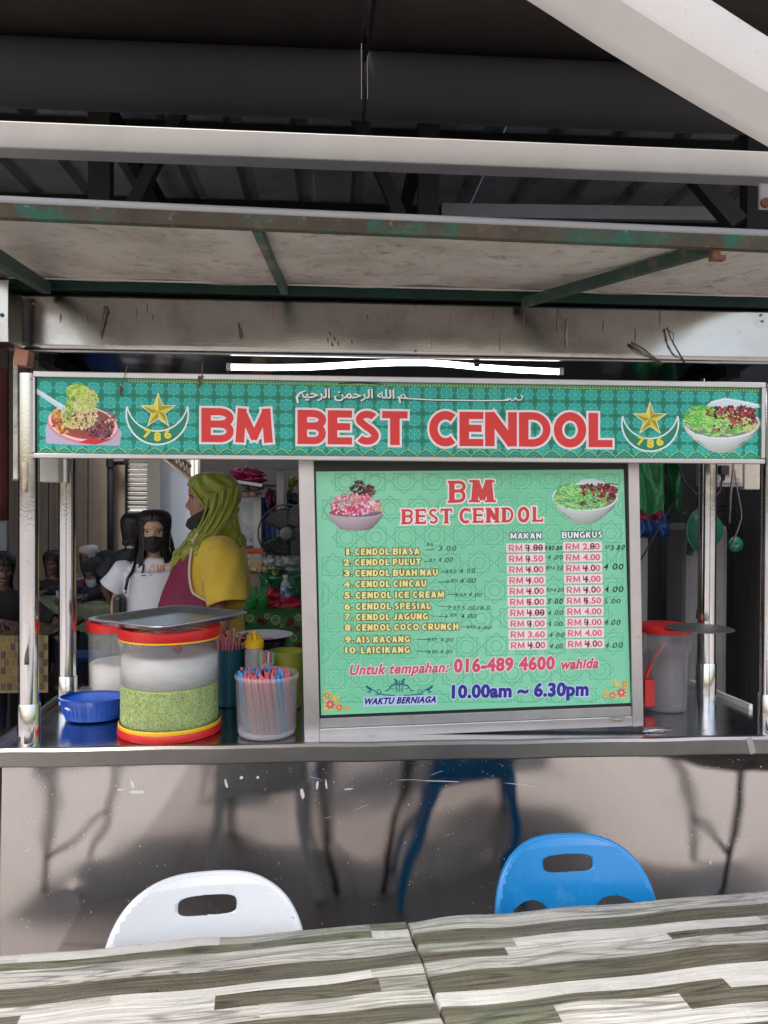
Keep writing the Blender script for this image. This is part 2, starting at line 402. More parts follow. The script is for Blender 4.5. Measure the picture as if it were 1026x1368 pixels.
# black pipes
for px, r_, Y, lab in ((148, 0.035, 8.9, 'black drainpipe running up the beige hall wall'), (204, 0.03, 8.6, 'left of two black pipes beside the louvre window'), (210.5, 0.028, 8.55, 'right of two black pipes, against the white wall edge')):
    q = at(px, 700, Y)
    t = thing('drainpipe', lab, 'pipe', (q.x, Y, 0))
    MB().tube([(q.x, Y, 0), (q.x, Y, 3.05)], r_, 12).build('pipe', black_plastic, t, smooth=True)
    if px < 160:
        MB().tube([(q.x, Y, 2.0), (q.x, Y, 2.11)], r_*1.5, 12).build('coupling', black_plastic, t, autos=40)
        MB().tube([(q.x, Y, 2.06), (q.x + .16, Y - .02, 2.06)], 0.035, 10).build('tap', black_plastic, t, autos=40)
# bright white wall seen obliquely
q0, q1 = at(214, 700, 7.4), at(254, 700, 9.4)
ww = MB(); z0, z1 = at(214, 611, 7.4).z, at(254, 643, 9.4).z
a, b = Vector((q0.x, 7.4, 0)), Vector((q1.x, 9.4, 0)); nn = Vector((-(b-a).y, (b-a).x, 0)).normalized() * 0.12
ww.add([a, b, b+nn, a+nn, a+Vector((0,0,z0)), b+Vector((0,0,z1)), b+nn+Vector((0,0,z1)), a+nn+Vector((0,0,z0))], [(0,1,5,4),(1,2,6,5),(2,3,7,6),(3,0,4,7),(4,5,6,7)])
o = ww.build('side_wall', wall_w); tag(o, 'bright white wall running back behind the masked girl', 'wall')
tr = thing('roof_truss', 'small rusty lattice girder sloping along the top of the white wall', 'truss', (a.x, 7.4, z0))
ta, tb = Vector((a.x, 7.38, z0 + .05)), Vector((b.x, 9.4, z1 + .05))
m_ = MB(); m_.beam(ta, tb, .03, .03); m_.beam(ta + Vector((0,0,.13)), tb + Vector((0,0,.13)), .03, .03); m_.build('chord', rust, tr)
m_ = MB()
for i in range(14):
    u, v = ta.lerp(tb, i/14), ta.lerp(tb, (i+1)/14); up = Vector((0,0,.13))
    m_.beam(u + (up if i % 2 else Vector()), v + (Vector() if i % 2 else up), .012, .012)
m_.build('lattice', rust, tr)
# narrow white door posts with bars beside the gap
t = thing('grille_gate', 'white barred gate at the bright gap just left of the vendor\'s face', 'gate', at(262, 720, 9.6) * 1.0)
t.location.z = 0
for px in (257, 262.5):
    q = at(px, 700, 9.6); MB().box((q.x, 9.6, 1.1), (.035, .04, 2.2)).build('post', slat_m, t)
for i in range(7):
    q = at(253 + i * 5.0, 700, 9.65); MB().tube([(q.x, 9.65, 0.2), (q.x, 9.65, 1.36)], .016, 8).build('bar', slat_m, t, smooth=True)
# dark partition wall behind the cabinets and the right side of the hall
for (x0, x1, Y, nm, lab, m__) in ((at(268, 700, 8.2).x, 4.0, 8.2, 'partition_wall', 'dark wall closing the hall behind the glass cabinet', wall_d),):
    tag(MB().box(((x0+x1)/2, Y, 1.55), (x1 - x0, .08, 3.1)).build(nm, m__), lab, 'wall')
gm = mat('grey_metal_sheet', (0.085, 0.08, 0.08), 0.5, 0.3, 0.25, 3, bump=.1, bs=40, streak=((0.035, 0.03, 0.03), (9, 9, 0.7), 0.5, 0.7), dirt=[((0.16, 0.13, 0.12), 6, 0.62, 0.8)])
rw = thing('metal_screen', 'dark grey sheet metal screen behind the right end of the counter', 'wall', (1.6, 3.6, 0))
pa, pb, pc = at(846, 700, 4.6), at(972, 700, 3.75), at(1080, 700, 3.0)
m_ = MB(); m_.beam(Vector((pa.x, 4.6, 1.2)), Vector((pb.x - .01, 3.75, 1.2)), .03, 2.4); m_.build('sheet', gm, rw)
m_ = MB(); m_.beam(Vector((pb.x, 3.74, 1.2)), Vector((pc.x, 3.0, 1.2)), .03, 2.4); m_.build('sheet', gm, rw)
m_ = MB(); m_.beam(Vector((pb.x - .005, 3.7, 1.2)), Vector((pb.x + .04, 3.66, 1.2)), .03, 2.4); m_.build('corner_angle', dark_iron, rw)
tag(MB().box((-4.75, 6.0, 1.6), (.1, 6.2, 3.2)).build('side_wall', wall_d), 'added dark wall on the left of the hall behind the red cloth, keeping side light out', 'wall')  # unseen wall added to darken the hall
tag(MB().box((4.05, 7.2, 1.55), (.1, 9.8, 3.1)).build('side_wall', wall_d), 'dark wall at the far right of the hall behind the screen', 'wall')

# ---------------------------------------------------------------- roofs overhead
roof_m = mat('corrugated_roof_sheet', (0.20, 0.205, 0.23), 0.5, 0.2, 0.2, 2, dirt=[((0.04, 0.035, 0.035), 3, 0.5, 0.8)])
rf = thing('hall_roof', 'ribbed grey metal roof sheets over the hall behind the white beam', 'roof', (0, 2.5, 3.3))
for k in range(10):
    mb = MB(); x = -4.6 + k * 0.9
    prof = []
    for j in range(3):
        xx = x + j * 0.3; prof += [(xx, 3.34), (xx + .2, 3.34), (xx + .225, 3.385), (xx + .265, 3.385), (xx + .29, 3.34)]
    prof.append((x + .9, 3.34))
    mb.rings([[Vector((p[0], 2.45 + .004*(k % 2), p[1] + .003*(k % 2))) for p in prof], [Vector((p[0], (9.7 if k < 2 else 7.4), p[1] + .003*(k % 2))) for p in prof]], (False, False), close=False)
    mb.build('roof_sheet', roof_m, rf, solid=.002)
for y in (2.9, 3.6, 4.5, 5.6, 6.8):
    MB().box((-.3, y, 3.3), (9.2, .05, .06)).build('purlin', dark_iron, rf)
for px in (135, 572):
    q = at(px, 230, 3.2)
    t = thing('rafter', ('dark steel rafter post rising left of centre above the stall canopy', 'dark steel rafter post rising right of centre above the stall canopy')[px > 300], 'beam', (q.x, 3.2, 2.3))
    MB().box((q.x, 3.2, 2.8), (.085, .06, 1.0)).build('post', dark_iron, t)
    m_ = MB(); m_.beam((q.x + (.04 if px < 300 else -.04), 3.2, 2.62), (q.x + (.32 if px < 300 else -.3), 3.2, 3.2), .05, .05, (0, 1, 0)); m_.build('strut', dark_iron, t)
    m_ = MB(); m_.beam((q.x, 3.16, 3.22), (q.x, 7.3, 3.22), .05, .08); m_.build('rafter_bar', dark_iron, t)
t = thing('roof_brace', 'thick dark diagonal brace below the right end of the white beam', 'beam', (at(965, 260, 2.9)))
qa, qb = at(930, 236, 2.9), at(985, 300, 2.85)
m_ = MB(); m_.beam(qa, qb, .07, .05, (0, 1, 0)); m_.build('bar', dark_iron, t)
m_ = MB(); q = at(1008, 250, 3.0); m_.box((q.x, 3.0, 2.75), (.09, .06, 1.1)); m_.build('upright', dark_iron, t)
# small grey fascia bar under the far roof
q0, q1 = at(590, 282, 3.4), at(960, 287, 3.4)
tag(MB().beam(q0, q1, .03, .06).build('purlin', mat('grey_bar', (.11,.11,.115), .6)), 'slim grey bar just above the canopy right of centre', 'beam')
# awning: dark cloth roof over the tables, with a rolled edge
aw_m = mat('dark_awning_cloth', (0.043, 0.036, 0.033), 0.9, spec=.15, metal=0, var=0.25, vs=2.5, bump=.15, bs=40, dirt=[((0.03, 0.026, 0.024), 40, 0.68, 0.75)])
roll_m = mat('charcoal_awning_roll', (0.042, 0.042, 0.044), 0.9, 0, 0.15, 3, spec=.1, dirt=[((0.05,0.05,0.05), 60, .7, .76)])
aw = thing('awning', 'dark cloth awning overhead with a rolled front edge above the white beam', 'awning', (0.2, 2.3, 2.9))
r0, r1 = at(-80, 92, 2.3), at(1100, 139, 2.3); xs = at(486, 115, 2.3)
rl, rr = .096, .090
def on(p, q, x): return p.lerp(q, (x - p.x) / (q.x - p.x))
gap = .006
for (p, q) in ((r0, on(r0, r1, xs.x - gap)), (on(r0, r1, xs.x + gap), r1)):
    m_ = MB(); m_.tube([p, p.lerp(q, .33) + Vector((0, 0, -.003)), p.lerp(q, .66) + Vector((0, 0, -.002)), q], .092, 28); m_.build('roll', roll_m, aw, autos=50)
    tp = Vector((0, -.04, .075))
    f0, f1 = Vector((p.x, .30, p.z + .3)), Vector((q.x, .30, q.z + .3))
    if q.x < r1.x - .1: f1.x -= .012
    m_ = MB(); m_.grid(lambda u, v, p=p, q=q, f0=f0, f1=f1: tuple((p + tp).lerp(q + tp, u).lerp(f0.lerp(f1, u), v) + Vector((0, 0, .012*math.sin(u*7)*math.sin(v*PI)))), 20, 8)
    m_.build('cloth', aw_m, aw, smooth=True, solid=.004)
cord_m = mat('pale_cord', (.45, .43, .40), .8)
m_ = MB()
for dx in (-.011, .006):
    m_.tube([(xs.x + dx, 2.206, xs.z + .07), (xs.x + dx, 2.196, xs.z), (xs.x + dx + .001, 2.21, xs.z - .085)], .0012, 5)
m_.build('cord', cord_m, aw)
m_ = MB(); q0, q1 = at(487, 80, 2.22), at(497, 22, 2.05); m_.tube([q0, q0.lerp(q1, .5) + Vector((.004, 0, 0)), q1, q1 + Vector((.02, -.3, .06))], .006, 6); m_.build('seam_cord', dark_iron, aw)

# white beam
b0, b1 = at(-60, 184, 2.5), at(1100, 229, 2.5)
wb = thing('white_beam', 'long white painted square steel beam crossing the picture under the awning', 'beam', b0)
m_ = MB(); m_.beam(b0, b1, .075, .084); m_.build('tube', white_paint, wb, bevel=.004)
# white slanting strut close to the camera, upper right
st = thing('white_strut', 'broad white painted strut slanting down close overhead at the upper right', 'beam', at(880, 60, .95))
sps = [at(x, y, Y) for x, y, Y in ((520, -215, .86), (640, -128, .87), (745, -60, .885), (830, -3, .90), (900, 42, .915), (980, 92, .935), (1060, 140, .955), (1180, 210, .985))]
m_ = MB(); rs_ = []
for i_, p_ in enumerate(sps):
    d_ = (sps[min(i_+1, len(sps)-1)] - sps[max(i_-1, 0)]).normalized(); n_ = d_.cross(Vector((0, 1, 0))).normalized(); hh = .0435
    up_ = n_ if n_.z > 0 else -n_; bk_ = Vector((0, 1, 0))
    rs_.append([p_ + up_*hh - bk_*.018, p_ + up_*(hh-.006) - bk_*.024, p_ - up_*(hh-.030) - bk_*.024, p_ - up_*(hh-.024) - bk_*.021, p_ - up_*(hh-.004) + bk_*.012, p_ - up_*hh + bk_*.02, p_ - up_*hh + bk_*.03, p_ + up_*hh + bk_*.03])
m_.rings(rs_)
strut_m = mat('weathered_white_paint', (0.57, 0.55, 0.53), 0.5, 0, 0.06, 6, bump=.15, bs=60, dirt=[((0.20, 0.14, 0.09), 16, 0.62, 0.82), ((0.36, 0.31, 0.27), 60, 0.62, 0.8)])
m_.build('tube', strut_m, st, autos=30)
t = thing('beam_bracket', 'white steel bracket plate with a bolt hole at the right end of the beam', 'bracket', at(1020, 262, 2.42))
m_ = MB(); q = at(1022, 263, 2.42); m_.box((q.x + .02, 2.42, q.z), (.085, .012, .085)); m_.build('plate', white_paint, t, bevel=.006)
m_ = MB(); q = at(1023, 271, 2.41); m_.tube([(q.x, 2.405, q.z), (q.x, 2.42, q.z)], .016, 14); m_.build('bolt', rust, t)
# ---------------------------------------------------------------- the stall
stall = thing('food_stall', 'stainless steel street food stall with counter, corner posts, fascia and dirty canopy', 'food stall', (0.22, 2.6, 0))
ZC = 0.87
XL, XR = -0.985, 1.50
# counter
MB().box(((XL+XR)/2, 2.75, ZC - .012), (XR - XL, 0.78, 0.024)).build('counter_top', steel_top, stall)
m_ = MB()   # rolled front lip: profile swept along x
prof = [(2.362, ZC + .002), (2.352, ZC + .0045), (2.340, ZC + .003), (2.334, ZC - .005), (2.333, ZC - .047), (2.337, ZC - .052), (2.352, ZC - .052)]
nx = 40
m_.rings([[Vector((lerp(XL - .012, XR, i/nx), y + .0012*math.sin(i*1.7), z + .0010*math.sin(i*.9 + 1))) for y, z in prof] for i in range(nx + 1)], (False, False), close=False)
m_.build('counter_lip', steel_edge, stall, autos=18)
m_ = MB(); q = onz(991, 990, ZC - .025); m_.box((q.x, 2.331, ZC - .024), (.02, .002, .05), M=Matrix.Translation((q.x, 2.3325, ZC - .024)) @ Matrix.Rotation(R(-18), 4, 'Y')); m_.build('lip_patch', alu_dull, stall)
# front panel: a slightly dished sheet
m_ = MB()
def fp(u, v):
    x = lerp(at(1.5, 1100, 2.36).x, XR, u); z = lerp(.06, ZC - .05, v)
    d = .010*math.sin(u*PI*2.2 + .6)*math.sin(v*PI) + .006*math.sin(u*PI*5 + 1)*math.sin(v*PI*1.5) 
    for (dx, dz, s_, a_) in ((.33, .42, .013, .0022), (.09, .5, .02, .002), (.13, .12, .016, .002), (.22, .12, .012, -.0018), (.60, .55, .03, .002), (.86, .35, .03, .0025), (.17, .2, .02, .002)):
        d += a_*math.exp(-(((u-dx)*2.4)**2 + ((v-dz)*.75)**2)/(2*s_*s_))
    return (x, 2.362 - d, z)
m_.grid(fp, 220, 80); m_.build('front_panel', steel_panel, stall, smooth=True)
# dried splashes, scuffs and scratches standing on the steel
m_ = MB(); rgs = random.Random(77)
def fleck(px, py, w_, h_, ang=0.0):
    c_ = at(px, py, 2.35); c_.y = 2.3425 + .002
    u_ = (c_.x - at(1.5, 1100, 2.36).x)/(XR - at(1.5, 1100, 2.36).x); v_ = (c_.z - .06)/(ZC - .11)
    p0 = fp(min(max(u_, 0), 1), min(max(v_, 0), 1)); s_ = 2.36/1033
    n_ = 6; pts = []
    for k in range(n_):
        a_ = 2*PI*k/n_; x_, z_ = w_/2*s_*math.cos(a_)*rgs.uniform(.7, 1.2), h_/2*s_*math.sin(a_)*rgs.uniform(.7, 1.2)
        pts.append((c_.x + x_*math.cos(ang) - z_*math.sin(ang), p0[1] - .0009, c_.z + x_*math.sin(ang) + z_*math.cos(ang)))
    m_.add(pts, [tuple(range(n_))])
for q_ in ((176, 1048, 5, 14, .3), (183, 1059, 30, 5, 0), (160, 1056, 12, 2, .1), (302, 1048, 4, 16, .25), (322, 1040, 5, 5, 0), (344, 1040, 4, 4, 0), (404, 1063, 6, 15, .2), (424, 1051, 4, 14, -.1), (436, 1051, 3, 15, .1), (465, 1057, 16, 2.5, .1), (700, 1010+40, 60, 1.0, -.12), (600, 1046, 90, .9, -.05), (950, 1153, 3, 8, .3)): fleck(*q_)
for k in range(520):
    px_, py_ = rgs.uniform(6, 1020), 1015 + 230*rgs.random()**1.8; d_ = rgs.uniform(.4, 1.1); fleck(px_, py_, d_, d_*rgs.uniform(.8, 2.2))
for k in range(12):
    fleck(rgs.uniform(20, 1000), rgs.uniform(1020, 1140), rgs.uniform(8, 36), rgs.uniform(.25, .45), rgs.uniform(-.5, .5))
m_.build('scuff_marks', mat('dried_splash', (.62, .61, .60), .6, 0, .1, 20), stall)['kind'] = 'stuff'
m_ = MB(); m_.box((XR - .05, 2.9, .42), (.02, 1.0, .8)); m_.build('side_panel', steel_panel, stall)
m_ = MB(); m_.box((XL + .05, 2.75, .42), (.02, .7, .8)); m_.build('side_panel', steel_panel, stall)
# side rails of the counter
for (p, q, wd) in ((onz(-8, 1003), onz(97, 921), .02), (onz(1003, 948), onz(922, 914), .02)):
    p = p + Vector((0, 0, .008)); q = q + Vector((0, 0, .008))
    m_ = MB(); m_.beam(p, q, .014, .022); m_.build('side_rail', steel_edge if p.x < 0 else mat('white_rail', (.7, .68, .66), .3, .3), stall)
# corner posts with collars
def post(px, py, r_, ztop, zcol, name='post', cap=None):
    b_ = onz(px, py)
    m_ = MB(); m_.tube([(b_.x, b_.y, ZC + .01), (b_.x, b_.y, ztop)], r_, 28, (False, True)); p_ = m_.build('post', steel_tube, stall, autos=60)
    m_ = MB(); m_.lathe([(r_ + .004, 0), (r_ + .004, zcol - .003), (r_ + .0025, zcol), (r_, zcol)], (b_.x, b_.y, ZC), 28); m_.build('collar', steel_tube, p_, autos=60)
    return b_
pFL = post(38.5, 994, .0285, 1.985, .125)
pRL = post(90, 950, .0290, 2.06, .125)
pRR = post(943, 941, .0315, 2.06, .155)
pFR = post(1027, 978, .0285, 1.99, .125)
# fascia box, upper rails, sloping steel ceiling
f0, f1 = at(13, 384, 2.45), at(1060, 411, 2.45)
m_ = MB()
def fs(u, v): return (lerp(f0.x, f1.x, u), 2.45 + .002*math.sin(u*9)*math.sin(v*3), lerp(2.0665, 2.2535, v) - .001)
m_.grid(fs, 60, 8); m_.build('fascia', steel_fascia, stall, smooth=True, solid=.003)
m_ = MB(); m_.box(((f0.x+f1.x)/2, 2.450, 2.0655), (f1.x - f0.x, .016, .005)); m_.build('fascia_edge', steel_edge, stall)
m_ = MB(); m_.grid(lambda u, v: (lerp(-1.02, 1.5, u), lerp(2.47, 3.05, v), 2.135 - .149*(lerp(2.47, 3.05, v) - 2.47) + .0015*math.sin(u*11)), 60, 6)
ceil_m = mat('steel_ceiling', (0.42, 0.42, 0.43), 0.10, 1.0, 0.15, 3, wavy=(.006, 3))
m_.build('ceiling', ceil_m, stall, smooth=True)
MB().box(((f0.x+f1.x)/2, 2.86, 2.30), (f1.x - f0.x + .05, .88, .02)).build('roof_sheet', roof_m, stall)
for X in (-.985, 1.47): MB().box((X, 2.78, 2.20), (.02, .62, .2)).build('end_plate', steel_fascia, stall)
for b_ in (pRL, pRR): MB().box((b_.x, 2.82, 2.06), (.05, .5, .04)).build('top_rail', dark_iron, stall)
# orange pink block and pitted channel by the front left post
q = at(30, 481, 2.42)
m_ = MB(); m_.box((q.x + .002, 2.425, q.z + .008), (.042, .05, .048), M=Matrix.Translation((q.x + .002, 2.425, q.z + .006)) @ Matrix.Rotation(R(8), 4, 'Y')); m_.build('wood_block', mat('pinkish_wood', (.50, .26, .19), .7, 0, .15, 20, bump=.2), stall, bevel=.003)
ca, cb = at(21.5, 478, 2.42), at(22, 641, 2.42)
m_ = MB(); m_.box((ca.x, 2.42, (ca.z+cb.z)/2), (.013, .012, ca.z - cb.z)); m_.build('channel', mat('pitted_channel', (.36, .33, .29), .6, .4, .3, 25, bump=.5, bs=160, dirt=[((.12,.09,.06), 60, .55, .65)]), stall)
MB().box((cb.x, 2.42, cb.z), (.019, .02, .005)).build('channel_foot', rust, stall)
# ---- canopy
c_front = lambda px: at(px, 0, 1.75)
cA, cB = at(-120, 272, 1.75), at(1120, 326, 1.75)           # front edge centre line
zb_ = 2.262
sheet_m = mat('dirty_canopy_sheet', (0.54, 0.50, 0.455), 0.55, 0, 0.12, 2.0, bump=.15, bs=40,
              dirt=[((0.20, 0.165, 0.125), 2.6, 0.46, 0.78), ((0.15, 0.12, 0.09), 22, 0.54, 0.74), ((0.10,0.08,0.06), 90, .62, .72), ((0.66, 0.66, 0.62), 5, .6, .8)],
              streak=((0.22, 0.18, 0.14), (3, 45, 3), 0.62, 0.8))
m_ = MB()
def cs(u, v):
    p = cA.lerp(cB, u); q = Vector((p.x * 1.22, 2.44, zb_ + .012))
    r_ = p.lerp(q, v); return (r_.x, r_.y, r_.z + .004 + .010*math.sin(u*14)*math.sin(v*PI) + .004*math.sin(u*40 + v*5))
m_.grid(cs, 90, 12); m_.build('canopy_sheet', sheet_m, stall, smooth=True, solid=.004)
m_ = MB(); d = Vector((0, -.004, .016)); m_.tube([cA + d, cA.lerp(cB, .5) + d + Vector((0, 0, -.001)), cB + d], .0085, 12); m_.build('canopy_front_trim', white_paint, stall, smooth=True)
m_ = MB(); d = Vector((0, .004, -.006)); m_.beam(cA + d, cB + d, .022, .034); m_.build('canopy_front_bar', mat('flaking_green_bar', (0.085, 0.068, 0.05), .85, 0, .3, 9, spec=.2, bump=.4, bs=70,
        dirt=[((0.035, 0.12, 0.085), 6, 0.50, 0.60), ((0.22, 0.13, 0.08), 14, 0.58, 0.7), ((0.30, 0.27, 0.24), 30, .62, .72)]), stall)
m_ = MB(); p, q = at(-20, 376, 2.425), at(1080, 404, 2.425); m_.beam(p, q, .025, .036); m_.build('canopy_rear_bar', mat('dark_green_bar', (.012, .035, .027), .7, 0, .3, 10, spec=.2), stall)
m_ = MB(); p, q = at(10, 371, 2.39), at(1060, 397, 2.39); m_.beam(p, q, .005, .004); m_.build('canopy_rear_trim', mat('pale_trim', (.5,.47,.43), .6), stall)
m_ = MB(); m_.beam(at(343, 303, 1.775), at(380, 388, 2.40), .022, .026); m_.build('canopy_rib', green_iron, stall, bevel=.002)
m_ = MB(); m_.beam(at(952, 332, 1.775), at(700, 404, 2.40), .024, .030); m_.build('canopy_rib', mat('dark_green_rib', (.022, .05, .038), .7, 0, .3, 12, bump=.3, dirt=[((.12,.08,.05), 12, .55, .7)]), stall, bevel=.002)
m_ = MB(); m_.beam(at(-14, 338, 1.775), at(62, 385, 2.40), .026, .034); m_.build('canopy_rib', MATS['dark_green_rib'], stall, bevel=.002)
m_ = MB(); q = at(957, 327, 1.76)
m_.box((q.x, 1.765, q.z - .003), (.026, .02, .022)); m_.box((q.x - .002, 1.762, q.z - .022), (.02, .016, .02)); m_.box((q.x + .0, 1.755, q.z - .033), (.034, .02, .012)); m_.tube([(q.x - .01, 1.742, q.z - .032), (q.x - .01, 1.76, q.z - .032)], .008, 6)
m_.build('rusty_bolt', rust, stall, bevel=.001)
# screws, tape, twisted wires on the fascia
for px, py in ((34, 398), (33, 459), (555, 410), (555, 469), (1017, 421), (1019, 429), (45, 405)):
    q = at(px, py, 2.447); MB().sph((q.x, 2.447, q.z), .0045, 5, (1, .5, 1)).build('screw', steel_edge, stall, smooth=True)
tape_m = mat('brown_tape', (.14, .095, .06), .8, 0, .4, 60)
def ribbon(pts, wds, Y, m, name='tape', par=None):
    m_ = MB(); vs = []
    for (x, y), w_ in zip(pts, wds):
        a_, b_ = at(x - w_/2, y, Y), at(x + w_/2, y, Y); vs.append([a_, b_])
    for i, r_ in enumerate(vs): 
        for p in r_: p.y = Y - .001 - .0015*(i % 2)
    m_.rings(vs, (False, False), close=False); return m_.build(name, m, par or stall, smooth=True, solid=.0008)
ribbon([(141, 409), (142, 416), (139, 424), (138, 433), (136, 444), (135, 452)], [5, 7, 6, 4, 2, .6], 2.446, tape_m)
ribbon([(318, 430), (321, 441), (322, 447), (321, 452)], [1, 4.5, 5, 2], 2.446, tape_m)
for k_ in range(16):
    x_ = rnd(60, 1000); y_ = rnd(400, 440); l_ = rnd(8, 34)
    ribbon([(x_, y_), (x_ + rnd(-1, 1), y_ + l_*.5), (x_ + rnd(-1, 1), y_ + l_)], [.4, rnd(.7, 1.6), .3], 2.4465, mat('faint_rust_run', (.30, .24, .19), .6))
ribbon([(757, 425), (757, 440), (756.5, 452), (757, 464)], [1.5, 2.5, 3.5, 1.5], 2.446, mat('amber_stain', (.33, .26, .19), .6))
for x, y in ((441, 446), (447, 452), (444, 460), (452, 459), (470, 457), (491, 424), (438, 455)):
    ribbon([(x - 1, y - 3), (x, y), (x + 1, y + 3)], [.6, rnd(1.5, 3), .5], 2.446, tape_m)
wire_m = mat('brown_wire', (.16, .11, .075), .7)
m_ = MB()
m_.tube([at(843, 457, 2.435), at(858, 465, 2.43), at(871, 476, 2.43), at(885, 486, 2.44)], .0032, 6)
m_.tube([at(843, 459, 2.435), at(857, 469, 2.43), at(872, 480, 2.43), at(882, 488, 2.44)], .0018, 6)
m_.tube([at(891, 437, 2.44), at(896, 452, 2.432), at(905, 468, 2.43), at(915, 484, 2.44)], .0022, 6)
m_.tube([at(889, 439, 2.44), at(900, 446, 2.425), at(899, 459, 2.43), at(911, 480, 2.43)], .0016, 6)
m_.build('wire', wire_m, stall, smooth=True)

# neighbour stall plate at the left edge, red cloth, switch boxes
t = thing('end_panel', 'pitted steel end panel of the neighbouring stall at the far left', 'metal panel', at(0, 415, 2.3))
q0, q1 = at(-60, 372, 2.3), at(11.5, 457, 2.3)
m_ = MB(); m_.box(((q0.x+q1.x)/2, 2.35, (q0.z+q1.z)/2), (q1.x - q0.x, .1, q0.z - q1.z)); m_.build('plate', steel_fascia, t, bevel=.002)
m_ = MB(); q = at(1, 420, 2.29); m_.tube([(q.x, 2.298, q.z), (q.x, 2.302, q.z)], .006, 10); m_.build('bolt_hole', black_plastic, t)
m_ = MB(); m_.grid(lambda u, v: (lerp(at(-60, 600, 3.5).x, at(9, 600, 3.5).x, u), 3.5 + .015*math.sin(u*20), lerp(at(0, 695, 3.5).z, at(0, 492, 3.5).z, v)), 30, 6)
tag(m_.build('red_cloth', mat('dark_red_cloth', (.05, .004, .004), .8), smooth=True, solid=.003), 'dark red cloth hanging at the far left edge', 'cloth')
m_ = MB(); m_.box((at(2, 720, 6).x, 6.0, at(0, 718, 6).z), (.1, .05, .25)); tag(m_.build('wall_light', mat('pale_panel', (.16, .19, .20), .5), bevel=.01), 'pale bluish panel glimpsed below the red cloth at the far left', 'light panel')
def dbox(name, px0, py0, px1, py1, Y, dp, m, lab, cat, par=None, bev=.004):
    a_, b_ = at(px0, py1, Y), at(px1, py0, Y)
    mb = MB(); mb.box(((a_.x+b_.x)/2, Y + dp/2, (a_.z+b_.z)/2), (abs(b_.x-a_.x), dp, abs(b_.z-a_.z)))
    o = mb.build(name, m, par, bevel=bev)
    if cat: tag(o, lab, cat)
    return o
dbox('junction_box', 53, 610, 78, 644, 2.5, .05, mat('off_white_plastic', (.50, .48, .44), .5, 0, .08, 10), 'off white box under the sign between the two left posts', 'box')
dbox('mount_plate', 79, 607, 90, 645, 2.66, .03, alu_dull, None, None, stall)
# stain tape on the front left post
ribbon([(33.5, 617), (34, 626), (34.5, 640), (33.5, 652), (34, 658)], [8, 8, 8, 6, 3], 2.357, mat('old_tape', (.36, .30, .22), .7, 0, .3, 40))
ribbon([(37.5, 860), (36.5, 869), (36, 877), (36, 884), (36, 888)], [.5, 3, 6, 6.5, 6], 2.328, mat('peeled_mark', (.05, .05, .05), .7))

# ---------------------------------------------------------------- glowing tube modelled in place of a tube light's reflection in the ceiling
tl = thing('tube_light_reflection', 'lit white tube light hanging just above the green sign', 'lamp', at(528, 490, 2.54))
pts = [(308, 490.5), (360, 491), (410, 490.5), (450, 488.5), (490, 486), (530, 484.5), (570, 484.5), (600, 486.5), (640, 490.5), (690, 494), (747, 496.5)]
m_ = MB(); m_.tube([at(x, y, 2.53) for x, y in pts], .0098, 10); m_.build('tube', mat('lit_tube_reflection', (.9, .9, .9), .4, emit=((.93, .97, 1.0), 3.2)), tl, smooth=True)
q = at(637, 487, 2.50); m_ = MB(); m_.sph(q, .011, 5, (1, .6, .8)); m_.build('clip', black_plastic, tl, smooth=True)
for x, y in ((306, 490.5), (749, 496.5)):
    q = at(x, y, 2.53); MB().box(q, (.016, .02, .024)).build('end_cap', alu_dull, tl)
# ---------------------------------------------------------------- the green shop sign
SY = 2.352
sg = thing('shop_sign', 'long green framed sign with red lettering, star emblems and dessert pictures across the stall', 'sign', at(533, 560, 2.36))
sx0, sx1, sz0, sz1 = -0.875, 1.357, 1.731, 1.986
MB().box(((sx0+sx1)/2, 2.368, (sz0+sz1)/2), (sx1-sx0-.01, .02, sz1-sz0-.01)).build('board', alu_dull, sg)
for (x0, z0, x1, z1) in ((sx0, sz1-.017, sx1, sz1), (sx0, sz0, sx1, sz0+.014)):
    MB().box(((x0+x1)/2, 2.356, (z0+z1)/2), (x1-x0, .036, z1-z0)).build('frame_rail', alu, sg, bevel=.0025)
for (x0, x1) in ((sx0, sx0+.004), (sx1-.012, sx1)):
    MB().box(((x0+x1)/2, 2.357, (sz0+sz1)/2), (x1-x0, .034, sz1-sz0-.035)).build('frame_side', alu, sg)
A_ = Art(SY)
GB = (22, 132, 106)
def sy(y, x): return y          # art follows the photo's own pixels
def top(x): return 504.0 + (x - 50) * (519.5 - 504.5) / 968
def bot(x): return 608.0 + (x - 50) * (614.0 - 608.0) / 968
def sp(x, t):  # t 0..1 from top to bottom inside the sign
    return lerp(top(x), bot(x), t)
A_.poly([(49.5, bot(49.5)+2), (1015, bot(1015)+1), (1015, top(1015)-1), (49.5, top(49.5)-2)], GB)
A_.build('sign_face', print_mat, sg)
A_ = Art(SY); A_.layer = 2
H_ = 104.0
cols, rws = 45, 5
pw = (1014.5 - 50) / cols
LN = (66, 200, 190); MD = (24, 142, 120); DK = (14, 118, 92)
def T(cx, r_, dx, dy):  # dx,dy in units of tile
    x = cx + dx * pw
    return (x, sp(x, (r_ + .5 + dy) / rws * .93 + .035))
